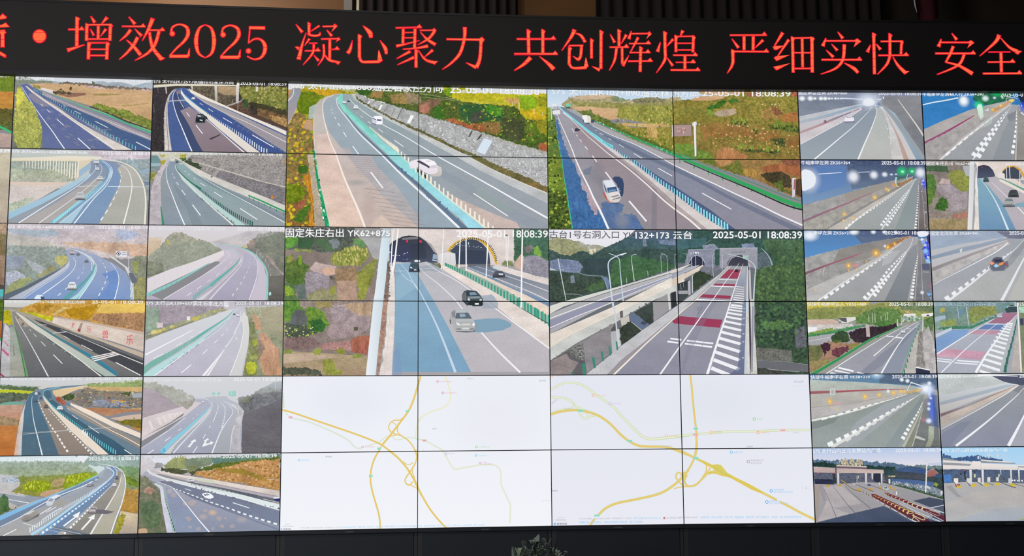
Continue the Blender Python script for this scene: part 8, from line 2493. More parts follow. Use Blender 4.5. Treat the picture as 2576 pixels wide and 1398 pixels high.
L|d8d8d8||1|8.8 8.8|378 322 378 338
L|d8d8d8||1|19.8 19.8|1200 401 1199 433
T|f0f4fa||1|caption~S75 太行山内丘北收费站内广场|8 8 644 7 642 47 6 47
T|f0f4fa|98acc8|1|caption~2025-05-01 18:08:39|785 12 1221 11 1219 41 783 45
@|7|0|1|1|screen showing a blue-walled tunnel with a crimson stripe and twin dashed lines|1|989898
F|2c74b4>3c84c8|dt:4488c0|1|0|5 7 1443 -2 1433 127 639 154 2 379
F|2c5c50>246048|dt:389060|1|0|535 6 932 3 870 73 753 131 584 132 508 75
E|20a860||0.9|84.1 33.7 0|760 23
F|1c2c44|dt:2c3450|1|0|943 4 1442 1 1425 241 1011 164
F|b4b0ae>b0aaa8|dt:a4a09e|1|0|4 379 180 299 468 184 583 149 870 85 927 73 878 130 603 280 226 474 2 520
F|a04470>94587c||1|0|6 500 173 418 405 292 510 235 515 240 346 343 172 446 8 520
F|b4b0b0>a8a4a4|rk:9c9898|1|0|6 523 346 349 554 257 603 280 337 490 118 694 1 694
F|c0bcbc>b8b4b4|dt:acaaa8|1|0|118 694 337 490 602 291 868 113 895 130 628 325 335 536 152 694
F|a4a8ac>9ca0a4|as:90969a|1|0|152 694 335 536 628 325 895 124 957 130 933 244 875 691
F|b8c4c0||0.7|0|620 280 690 245 685 313 598 359
F|70747c||0.6|0|837 233 931 187 913 278 855 301
F|8c9498>848c94||0.6|0|857 278 932 255 904 414 858 691 661 692 780 415
F|9c9894>8c8884|dt:908c88|1|0|943 176 1030 221 1417 355 1393 689 869 691
E|e8f0f4||1|67.3 72.9 0|417 93
E|f4f8f8||1|39.3 44.9 0|417 87
E|dcf0ec||1|44.9 39.3 0|633 66
E|30d890||0.9|61.7 50.5 0|561 132
F|d8f4e0>ccd8cc||1|0|543 149 562 126 590 126 599 166 605 246 575 280 555 235
L|48e0a8||1|4.5 4.5|543 149 562 124 590 123 602 166 603 240
F|d8e0e0||1|0|621 177 637 183 656 157 659 194 637 189 623 192
L|e0ecf0||1|11.2 12.3|9 135 101 112 237 88 363 62
F|c08c5c>b89878|lf:d8a860|1|0|682 188 776 137 899 73 927 73 868 113 750 188 692 205
E|f0c060||1|22.4 22.4 0|700 180
E|f0d090||1|19.1 19.1 0|781 137
E|f0e070||1|39.3 19.1 0|892 85
L|e8e8e8||1|4.5 4.5|840 102 848 62 928 59 955 73
E|d8e4ec||1|22.4 16.8 0|724 60
E|d0ecdc||1|16.8 12.3 0|803 59
L|e0e0e0||1|2.8 13.5|867 130 630 302 394 473 141 688
D|f0f0f0||1|3.4 24.7 11 0.62 1.3 0 1|760 211 630 302 476 416 335 530 182 654
L|dce0e4||1|2.8 12.3|889 136 802 256 680 404 466 687
D|f0f2f6||1|4.5 47.1 12 0.55 1.4 0 1|840 187 743 302 657 410 547 546 456 665
D|f0f2f6||1|4.5 50.5 11 0.55 1.4 0 1|845 205 764 313 702 404 604 534 505 681
D|f4f4f4||1|3.4 34.8 11 0.58 1.4 0 1|936 187 927 278 903 437 861 640
L|b8b8bc||1|2.8 16.8|941 198 928 357 892 685
E|4c60e0||0.8|33.7 72.9 0|995 152
S|e0e8ff||1|8 6.7 16.8 1 0|958 118 1007 147 1001 232 953 187
T|f4f4f8||1|caption~牛峪南坪左洞4#人行 ZK56+290|9 11 614 9 612 43 7 51
T|e4f0ec||1|caption~2025-05-01 18:08:39|784 8 1238 5 1235 47 781 50
@|7|1|1|1|screen showing a miniature of the pole and tunnel mouth feed|0.9|a8a4a4
F|8c8078>a89c94|lf:7c746c|1|0|9 12 443 10 381 693 4 693
F|4c6c48>587850|lf:3c5440|1|0|7 51 211 50 230 117 96 106 7 112
F|b0b4b8||1|0|367 55 440 49 429 155 390 155
F|5c8838>587c34|lf:3c5c34|1|0|9 129 61 134 97 206 85 318 14 406 2 307
F|6c8c3c|lf:4c6c34|1|0|3 284 48 284 83 351 29 439 6 440
F|9ca04c>949448|lf:78843c|1|0|206 150 264 106 332 94 375 116 427 183 397 328 350 356 310 284 226 184
F|c8b0a8|rk:b4a0a0|1|0|159 178 237 189 234 234 123 229
F|b0a4a8|rk:8c8088|1|0|106 240 234 234 342 306 403 306 388 472 220 505 205 373 108 306
F|4c7c34|lf:2c5424|1|0|114 395 149 362 198 395 200 461 142 500 66 473
F|9c8c84|lf:7c7068|1|0|13 517 219 516 183 561 17 561
F|bc8470|st:a06858|1|0|229 539 387 500 383 571 250 566
F|b49c74>a48c64|lf:8c7c54|1|0|13 572 383 571 382 687 7 688
F|e4d8d0>dcccc4|dt:d4c8c0|1|0|482 16 998 14 1392 18 1369 359 958 282 724 177 675 155 518 60
F|3c3c50>505870||1|0|489 83 524 55 575 43 625 54 662 93 681 143 668 177 483 177
F|d8a040||1|0|751 104 805 54 872 48 938 81 978 154 986 204 960 170 925 98 871 65 815 70 767 115
F|444c5c||1|0|753 115 804 70 871 62 925 98 944 154 931 182 775 177
F|bcb4bc>b8b0b8|as:b0a8b0|1|0|509 177 675 160 956 315 1357 525 1346 691 490 692
F|84b0c0>6c94bc|as:7ca0b8|1|0|505 183 539 177 618 261 737 416 855 687 493 687
F|8c94a0||0.8|0|875 182 964 193 1372 303 1371 325 961 237
F|e8dcd0||1|0|718 188 763 177 958 282 1361 470 1355 559 956 326 722 205
L|5ca48c||1|7.8 38.9|730 177 817 215 958 287 1360 487
L|d8e8f0||1|2.8 20|534 177 616 300 691 449 777 687
L|ece8ec||1|2.8 11.1|643 216 754 327 859 432 943 526
F|e8e4e4/ccd4dc||1|0|440 13 485 13 456 361 421 684 376 684 415 306
F|e8e0d8|dt:d8d0c8|1|0|498 216 505 283 490 684 437 684 463 527 467 361
L|f0f0f0||1|10 10|515 15 484 305
L|f0f0f0||1|5.6 5.6|490 71 480 283
L|f0f0f0||1|5.6 5.6|798 65 793 188
L|f0f0f0||1|6.7 6.7|827 54 827 193
L|f0f0f0||1|6.7 6.7|928 98 919 243
F|e4dcd8||1|0|704 132 744 118 777 132 775 177 708 166
C|48686c|2c4c54;4a4e5a|1|0|562 169 618 169 616 210 560 211
C|4c5458|344048;4a4e5a|1|0|801 288 902 288 898 360 797 360
C|b0b4b4|5c6c74;4a4e5a|1|0|746 363 858 363 852 454 741 455
F|84a8bc||1|0|860 421 950 410 971 443 947 460 852 454
E|f04848||1|6.7 6.7 0|557 68
T|f4f4f8||1|caption~固定朱庄右出 YK62+875|11 17 479 17 477 48 9 54
T|f4eae8||1|caption~2025-05-01 18:08:39|784 21 1195 20 1193 47 782 48
@|7|2|1|1|screen showing a car with orange tail lights in a grey tunnel|1|a0a4ac
F|98a4b8>a0b0c4|dt:a0acc0|1|0|10 5 1385 6 1380 75 767 65 11 186
F|74788c|dt:7c8094|1|0|659 10 1385 9 1377 108 766 76
F|c0c0c4>b8bcc4||1|0|10 191 318 131 711 70 767 65 709 92 316 164 10 251
F|98a8bc>8c98ac||1|0|10 251 316 175 711 76 738 87 370 186 11 284
F|c8c8cc>bcbcc0||1|0|11 284 426 186 765 92 753 103 424 213 12 361
F|b4a4a4>8c8888||1|0|12 361 254 273 537 186 793 92 792 103 479 218 197 317 12 399
F|c8c4c4>b8b4b4|rk:b0acac|1|0|12 399 253 306 764 109 785 131 476 273 8 524
F|a4a8b0>a8aab0|as:9ca0a8|1|0|11 526 304 377 785 131 911 76 1380 75 1336 677 5 675
F|b0b4b4>b4b4b2|as:a8acac|0.8|0|523 404 753 273 1376 130 1336 677 154 675
F|bcbcb8||0.7|0|727 676 915 350 1360 350 1336 677
F|84888c||0.5|0|741 295 909 108 964 108 806 317 736 371
L|e8e8ec||1|3.3 12.1|14 524 133 464 303 382 475 295 646 207 763 125
L|e4e8ec||1|3.3 22.1|921 92 843 174 726 262 558 382 349 540 148 681
D|eceef0||1|5.5 38.6 13 0.55 1.3 0 1|791 207 698 268 536 377 368 497 196 616 87 681
L|e4e6ec||1|5.5 30.9|1045 75 940 229 852 371 771 508 666 681
F|606478||0.7|0|560 350 752 295 759 350 707 393 601 399 569 371
F|585c6c>6c7080||1|0|572 328 609 273 643 257 693 262 718 306 721 350 707 388 602 388 581 361
F|3c3c50||1|0|614 284 686 279 696 306 629 311
F|f0a078||1|0|573 317 596 300 622 322 588 339
F|f09850||1|0|655 328 690 311 718 306 699 333 665 344
F|a8d4f0||1|0|610 344 639 322 665 350 631 361
F|8c5c70||1|0|723 306 750 317 743 350 715 344
F|d0d4d8||1|0|290 186 316 175 311 208 291 219
T|eceef4||1|caption~固定北河左洞 ZK68+941|15 13 478 11 476 46 13 52
T|f4f4f8||1|caption~2025-05-01 18:08:39|781 12 1200 10 1198 42 779 45
@|7|3|1|1|screen showing pink road bands and white hatching beside autumn trees|1|a4a8b0
F|7c98a4>88a08c|lf:6c8878|1|0|4 6 765 7 886 7 813 105 620 115 365 228 6 271
F|a8a864>889c60|lf:6c7c4c|1|0|342 66 431 45 597 45 626 110 479 164 365 223 335 185
F|c0b460|lf:a89c48|1|0|61 77 84 55 116 66 114 98 64 114
F|9ca868|lf:7c8c50|1|0|53 222 93 185 204 169 222 228 90 239
F|a8b8c8||1|0|7 152 113 131 116 163 10 195
F|6c8cb0||1|0|230 98 286 77 273 120 238 153
F|3c4c54|dt:4c5c60|1|0|694 72 763 34 817 51 813 105 703 110
F|58907c>4c8468|lf:3c7458|1|0|35 249 178 239 365 234 478 185 619 132 623 148 476 212 363 261 176 271 45 265
F|7c8c74>8c8c70|lf:747c60|1|0|820 2 1374 2 1326 677 815 675
F|b0b4c0>acb0bc|as:a4a8b4|1|0|10 357 176 266 363 261 618 148 813 110 811 148 640 675 6 672
F|80a0cc>7c9cc8|as:90acd0|1|0|7 357 176 271 341 266 305 314 5 496
F|c4d0dc||1|0|7 314 166 247 171 271 7 346
F|a87890>a07088||1|0|589 164 686 110 813 110 789 148 707 213 526 207
F|6c84b4||1|0|481 218 701 218 659 272 407 266
F|c098a8|dt:b090a4|1|0|390 274 654 278 612 321 338 309
F|cc9cb0>cca4b4|dt:c090a8|1|0|100 451 487 479 428 556 9 523 13 502
F|b8bcc0>b4b8bc|as:acb0b4|1|0|811 148 803 186 634 675 377 674 576 380 724 208
L|f0f2f6||1|3.3 11|583 169 418 261 248 357 10 499
L|f0f2f6||1|3.3 9.9|620 207 499 293 355 401 205 529 44 675
L|f0f2f8||1|3.3 24.1|801 132 695 240 605 358 486 508 374 676
F|ecf0f4||1|0|711 202 765 208 758 214 707 207
F|ecf0f4||1|0|701 206 764 215 757 223 697 213
F|ecf0f4||1|0|686 216 759 228 751 238 682 224
F|ecf0f4||1|0|670 230 751 246 744 257 666 239
F|ecf0f4||1|0|651 249 741 268 734 281 647 260
F|ecf0f4||1|0|632 272 731 295 723 309 628 284
F|ecf0f4||1|0|611 299 719 326 711 341 607 313
F|ecf0f4||1|0|589 330 706 360 698 378 585 345
F|ecf0f4||1|0|567 365 692 399 684 417 562 381
F|ecf0f4||1|0|543 404 677 441 669 461 539 421
F|ecf0f4||1|0|519 446 661 486 653 508 514 464
F|ecf0f4||1|0|494 491 645 535 637 558 489 511
F|ecf0f4||1|0|468 540 628 587 620 612 463 561
F|ecf0f4||1|0|441 592 610 643 602 669 437 614
F|ecf0f4||1|0|414 647 591 701 583 729 410 671
L|eceef4||1|13.1 13.1|198 561 416 578
L|eceef4||1|11 11|175 582 398 599
L|eceef4||1|8.8 8.8|8 542 154 558
L|eceef4||1|11 11|6 563 137 577
L|eceef4||1|3.3 3.3|492 218 701 221
L|4c7c74||1|8.8 27.4|804 170 768 305 726 434 686 552 651 675
P|3c6c64||1|11 21.9 32.9 65.7 7 1.2 0|781 272 738 423 697 541 662 675
F|c8c0b8>b8b0ac|dt:b0a8a4|1|0|776 348 827 240 821 675 711 675
F|e8e4e4||1|0|811 18 825 18 825 186 818 675 804 675 810 240
F|40485c||1|0|832 164 868 165 863 229 833 229
F|98ccb0|rk:c8e4d4|1|0|828 51 883 51 879 110 830 110
E|60e8e0||1|12 12 0|717 55
L|c0ccd0||1|3.3 3.3|723 52 811 51
L|c0ccd0||1|6.6 6.6|321 50 333 223
L|c0ccd0||1|4.4 4.4|235 55 242 169
C|dcdce4|6c7488;4a4e5a|1|0|614 126 663 126 661 159 612 159
T|b8c8d4|5c6c7c|1|caption~赵峪左洞入口 ZK112+034 固定|6 14 609 15 608 44 5 44
T|f4f4f8||1|caption~2025-05-01 18:08:39|783 14 1201 14 1199 43 782 42
@|7|4|1|1|screen showing an empty curved tunnel road with a faded red wall band|1|a4a8b0
F|ccd0d0>b8c0c0|dt:c0c8c8|1|0|8 3 1383 8 1373 145 771 116 7 208
F|4c5068>505868|dt:606478|1|0|504 13 1381 27 1369 198 771 110 637 78
F|c0c4c4|dt:b4bcbc|1|0|22 38 448 34 610 67 717 105 442 130 13 203
F|d0d4d8>b8bcc0||1|0|10 208 332 146 663 88 772 105 439 178 12 267
F|b0bcc8>9ca4b0||1|0|12 267 329 188 662 105 761 110 438 194 13 298
F|d4d4d4>b8b4b4||1|0|13 298 438 194 772 105 771 113 437 221 14 373
F|bca4a0>7c6468||1|0|14 373 268 300 548 189 777 102 777 110 491 226 212 326 15 404
F|dccfc0>a89c98|dt:c8bcb0|1|0|15 404 267 316 777 110 771 124 376 321 13 489
F|b0acac||1|0|13 489 376 316 658 179 657 187 375 332 14 515
F|989ca0>8c90a4|as:8c9098|1|0|14 520 375 343 771 121 826 111 1374 123 1333 687 7 678
F|7c8498||0.6|0|14 563 204 458 314 438 141 616 83 679 10 678
F|acaeb8||0.8|0|647 677 839 334 1365 252 1333 687
F|787c84||0.6|0|714 158 804 110 836 127 799 196
L|f0ece8||1|3.3 8.7|11 521 206 426 431 311 657 190 777 110
L|eef0f4||1|3.3 22.8|848 116 765 201 650 296 478 433 307 559 143 674
L|f0f0f6||1|5.4 32.6|905 239 819 387 745 514 644 677
L|f4f4f8||1|16.3 6.5|394 18 504 17 613 20 777 27
T|f0f4f4||1|caption~固定南庄左洞 YK117+974|13 11 414 10 412 39 11 46
T|f4f4f8||1|caption~2025-05-01 18:08:39|786 11 1195 13 1193 42 784 41
@|7|5|1|1|screen showing a white toll station canopy against a blue sky|1|a8a8ac
F|a4d0f0>b8d8f0||1|0|6 1 1387 10 1371 203 4 194
F|4c6898>506c94|lf:405880|1|0|12 82 46 69 83 88 99 96 199 99 289 84 355 81 487 106 586 123 584 144 291 132 10 114
F|8c949c||1|0|11 98 99 109 196 136 9 124
F|54688c>707884|rk:3c4858|1|0|9 205 1369 219 1358 353 635 353 6 332
F|4878b8|rk:5c8cc8|1|0|12 253 78 253 89 328 17 332
F|b4b0ae>a8b0bc|as:a8acb0|1|0|9 332 195 323 416 325 637 332 1356 374 1330 688 5 679
F|bcb4ac|dt:b4b0ac|0.5|0|16 513 299 409 578 379 1353 417 1344 523 454 569 116 672 8 676
F|84888c||0.5|0|26 364 82 354 148 440 185 461 130 461
F|e8e0dc>dcd4d0||1|0|12 119 285 140 284 158 11 138
F|98989c||1|0|13 141 281 158 280 174 12 165
F|ece4e0>e0d8d4||1|0|12 165 260 177 284 158 291 132 371 135 369 207 9 202
F|ece4dc||1|0|372 116 668 142 667 150 372 128
F|90949c||1|0|374 132 698 150 700 159 373 149
F|ece4e0>dcd6d4||1|0|376 151 721 172 718 216 372 207
F|e4dcd8||1|0|727 167 1371 203 1367 246 726 215
F|9498a0||1|0|726 180 1370 214 1369 225 725 191
F|e8e4e4>d0d0d4||1|0|258 209 280 209 275 340 255 339
F|e8e4e4>d0d0d4||1|0|373 210 394 210 388 346 370 346
F|e8e4e4>d0d0d4||1|0|646 212 660 212 655 337 643 337
F|e8e4e4>d0d0d4||1|0|721 212 735 212 731 327 719 327
F|e8e4e4>d0d0d4||1|0|550 211 558 211 559 259 554 259
F|e8e0dc||1|0|106 288 147 288 144 336 103 336
F|d8d4d0||1|0|227 289 258 289 255 331 225 331
F|dcd8d4||1|0|333 284 361 284 358 327 330 327
F|e0dcd8||1|0|425 279 452 280 449 322 422 322
F|dcd8d4||1|0|508 280 533 280 530 318 505 317
F|c8ccd8||1|0|623 292 648 292 645 334 620 334
F|d8dca8||1|0|205 249 224 249 222 281 203 281
F|d8dca8||1|0|299 249 314 249 312 281 297 281
F|dce0b0||1|0|531 251 542 251 540 278 529 278
F|d0b848||1|0|119 376 132 349 171 353 174 376
F|d0b848||1|0|261 366 274 340 312 343 316 367
F|d0b848||1|0|383 362 396 335 434 339 438 362
F|d0b848||1|0|486 355 499 328 537 331 541 355
F|d0b848||1|0|629 364 642 337 681 341 685 364
F|c84858||1|0|127 344 160 340 162 355 132 357
L|4c5058||1|5.5 8.8|106 322 126 365
L|54585c||1|5.5 7.7|228 323 258 361
L|54585c||1|5.5 7.7|306 308 375 356
L|6c7078||1|4.4 5.5|394 325 480 352
L|54585c||1|5.5 7.7|527 320 624 358 689 380
L|5c6064||1|4.4 6.6|659 337 778 370 1344 523
F|303848||1|0|202 217 221 217 221 302 205 297
F|3c4454||1|0|165 238 181 238 180 259 166 259
F|3c4450||1|0|302 217 315 217 310 249 299 249
L|a0a49c||1|2.8 3.3|480 591 620 565
F|98a868||1|0|689 672 779 651 1334 646 1330 688
S|d8dce0;c0ccd8||1|12 6.6 16.6 1 0|435 58 468 58 465 106 431 106
S|d8dce0;c0ccd8||1|12 6.6 16.6 1 0|512 64 546 64 542 112 509 112
S|c8d0d8||1|10 6.6 16.6 1 0|590 69 617 70 614 118 586 118
S|e8e8e8||1|8 6.6 14.4 1 0|344 84 372 84 370 116 342 116
E|e05060||1|8.8 8.8 0|208 217
S|e8ecf0||1|6 8.8 16.6 1 0|651 294 783 306 776 322 655 310
T|e4f0f8|a0c0dc|1|caption~S75 太行山邢台西收费站外广场|11 12 627 15 625 47 8 50'''
for i, blk in enumerate(DATA.strip().split('\n@')):
    rows = blk.split('\n'); hd = rows[0].lstrip('@').split('|'); k, j, nk, nj = [int(q) for q in hd[1:5]]; SAT = float(hd[6]); labs = hd[5].split(';')
    F_, T_ = draw(rows[1:], 100 + i)
    for r in range(nj):
        for c in range(nk): panel(k + c, j + r, labs[(r * nk + c) % len(labs)], F_, T_, c * WM, r * HM, lin(hd[7]))
SAT = 1.0
bpy.data.objects.remove(_fm); bpy.data.objects.remove(_bk)
# ------------------------------------------------------------------ base cabinets under the wall
M_CAB = mat('cabinet_black', '3a3e44', .55, spec=.35, noise=(40, .08, (1, 1, 1))); M_CAB2 = mat('cabinet_stile', '4a4a4c', .6); M_LOGO = mat('worn_silver_print', '77756f', .6)
cab_labels = ['black base cabinet under the first screen column, at the left edge of the photo', 'black base cabinet under the first full screen column from the left', 'black base cabinet under the second full screen column from the left', 'black base cabinet under the third full screen column from the left', 'black base cabinet under the fourth full screen column from the left', 'black base cabinet under the fifth full screen column from the left', 'black base cabinet under the sixth full screen column from the left', 'black base cabinet under the seventh full screen column from the left', 'black base cabinet under the cut-off screen column at the right edge']
for k in range(-1, 8):
    a, b = joint(k), joint(k + 1); c = (a + b) / 2; th = math.atan2(b.y - a.y, b.x - a.x)
    t = tag(empty('base_cabinet', c, th), cab_labels[k + 1], 'cabinet', 'base cabinets under the video wall')
    q = MB(); q.box(-W / 2 + .035, .02, .06, W / 2 - .035, .09, GROUND - .034); q.build('front_panel', M_CAB, t, .004)
    q = MB(); q.box(-W / 2 + .002, .026, .0, -W / 2 + .035, .4, GROUND - .034); q.build('stile', M_CAB2, t)
    q = MB(); q.box(W / 2 - .035, .026, .0, W / 2 - .002, .4, GROUND - .034); q.build('stile', M_CAB2, t)
    q = MB(); q.box(-W / 2 + .035, .05, 0, W / 2 - .035, .4, .06); q.build('plinth', M_BACK, t)
    q = MB(); q.box(-W / 2 + .001, -.004, GROUND - .034, W / 2 - .001, .4, GROUND - .0012); rail = q.build('top_rail', M_CAB, t, .002)
    q = MB(); rnd = random.Random(k + 5)
    n = 9
    for m in range(n):                                             # worn maker's mark: slanted silver strokes in a lozenge
        u = (m + .5) / n - .5; hh = .0075 * (1 - (2 * u) ** 4) * rnd.uniform(.7, 1); x = u * .085 + .125 * 0
        q.add([(x - .0026, -.0046, GROUND - .019 - hh), (x + .0022, -.0046, GROUND - .019 - hh), (x + .0062, -.0046, GROUND - .019 + hh), (x + .0014, -.0046, GROUND - .019 + hh)], [(0, 1, 2, 3)])
        q.add([(x - .0055, -.0045, GROUND - .0205), (x + .0055, -.0045, GROUND - .0205), (x + .0055, -.0045, GROUND - .0185), (x - .0055, -.0045, GROUND - .0185)], [(0, 1, 2, 3)])
    q.build('maker_mark', M_LOGO, rail)
# ------------------------------------------------------------------ LED message board above the wall
def wall_pt(S, d, z):
    """point at running length S (m) along the panel joints, d in front of the screens"""
    k = min(max(math.floor(S / W), -2), 8); t = S / W - k
    def nrm(i):
        i0, i1 = max(i - 1, -2), min(i + 1, 9); v = joint(i1) - joint(i0); return Vector((v.y, -v.x, 0)).normalized()
    p = joint(k).lerp(joint(k + 1), t) + nrm(k).lerp(nrm(k + 1), t) * d
    return Vector((p.x, p.y, z))
LZ0, LZ1, LD = GROUND + 4.083, GROUND + 4.7835, .08
M_LED = mat('led_face_black', '34302f', .75, spec=.15, noise=(60, .06, (1, 1, 1))); M_LEDF = mat('led_frame', '2a282a', .5)
lt = tag(empty('led_message_board', wall_pt(4.2, LD, LZ0)), 'long black LED message board with red Chinese characters above the video wall', 'sign')
def strip(z0, z1, d0, d1, S0=-1.9, S1=9.6, n=56):
    q = MB()
    for i in range(n + 1):
        S = S0 + (S1 - S0) * i / n
        q.v += [tuple(wall_pt(S, d, z) - lt.location) for d, z in ((d1, z0), (d1, z1), (d0, z1), (d0, z0))]
    for i in range(n):
        for e in range(4): a, b = i * 4 + e, i * 4 + (e + 1) % 4; q.f.append((a, b, b + 4, a + 4))
    q.f += [(3, 2, 1, 0), tuple(n * 4 + e for e in range(4))]
    return q
strip(LZ0 + .035, LZ1 - .02, .02, LD).build('led_face', M_LED, lt)
strip(LZ0, LZ0 + .035, .018, LD + .006).build('bottom_rail', M_LEDF, lt)
strip(LZ1 - .02, LZ1, .018, LD + .006).build('top_rail', M_LEDF, lt)
def led_mat(name, col, seam, strength=1):
    m = bpy.data.materials.new(name); m.use_nodes = True; nt = m.node_tree; K = nt.links.new
    for n in list(nt.nodes): nt.nodes.remove(n)
    out = nt.nodes.new('ShaderNodeOutputMaterial'); em = nt.nodes.new('ShaderNodeEmission'); K(em.outputs[0], out.inputs[0])
    tc = nt.nodes.new('ShaderNodeTexCoord'); sx = nt.nodes.new('ShaderNodeSeparateXYZ'); K(tc.outputs['Object'], sx.inputs[0])
    def seamf(o, per, wid):
        d = nt.nodes.new('ShaderNodeMath'); d.operation = 'DIVIDE'; K(sx.outputs[o], d.inputs[0]); d.inputs[1].default_value = per
        f = nt.nodes.new('ShaderNodeMath'); f.operation = 'FRACT'; K(d.outputs[0], f.inputs[0])
        g = nt.nodes.new('ShaderNodeMath'); g.operation = 'LESS_THAN'; K(f.outputs[0], g.inputs[0]); g.inputs[1].default_value = wid / per
        return g.outputs[0]
    mx = nt.nodes.new('ShaderNodeMix'); mx.data_type = 'RGBA'; mx.inputs[6].default_value = (*lin(col), 1); mx.inputs[7].default_value = (*lin(seam), 1)
    K(seamf(2, .078, .006), mx.inputs[0]); K(mx.outputs[2], em.inputs[0]); em.inputs[1].default_value = strength
    m.cycles.emission_sampling = 'NONE'
    return m
M_RED, M_CORE = led_mat('led_red', 'f31d38', 'd81830'), led_mat('led_glare_orange', 'ff7044', 'f83040')  # orange core paints the overexposed middle of the red LED strokes
def to3(p, d): return wall_pt(p[0] / 1000, d, GROUND + p[1] / 1000) - lt.location
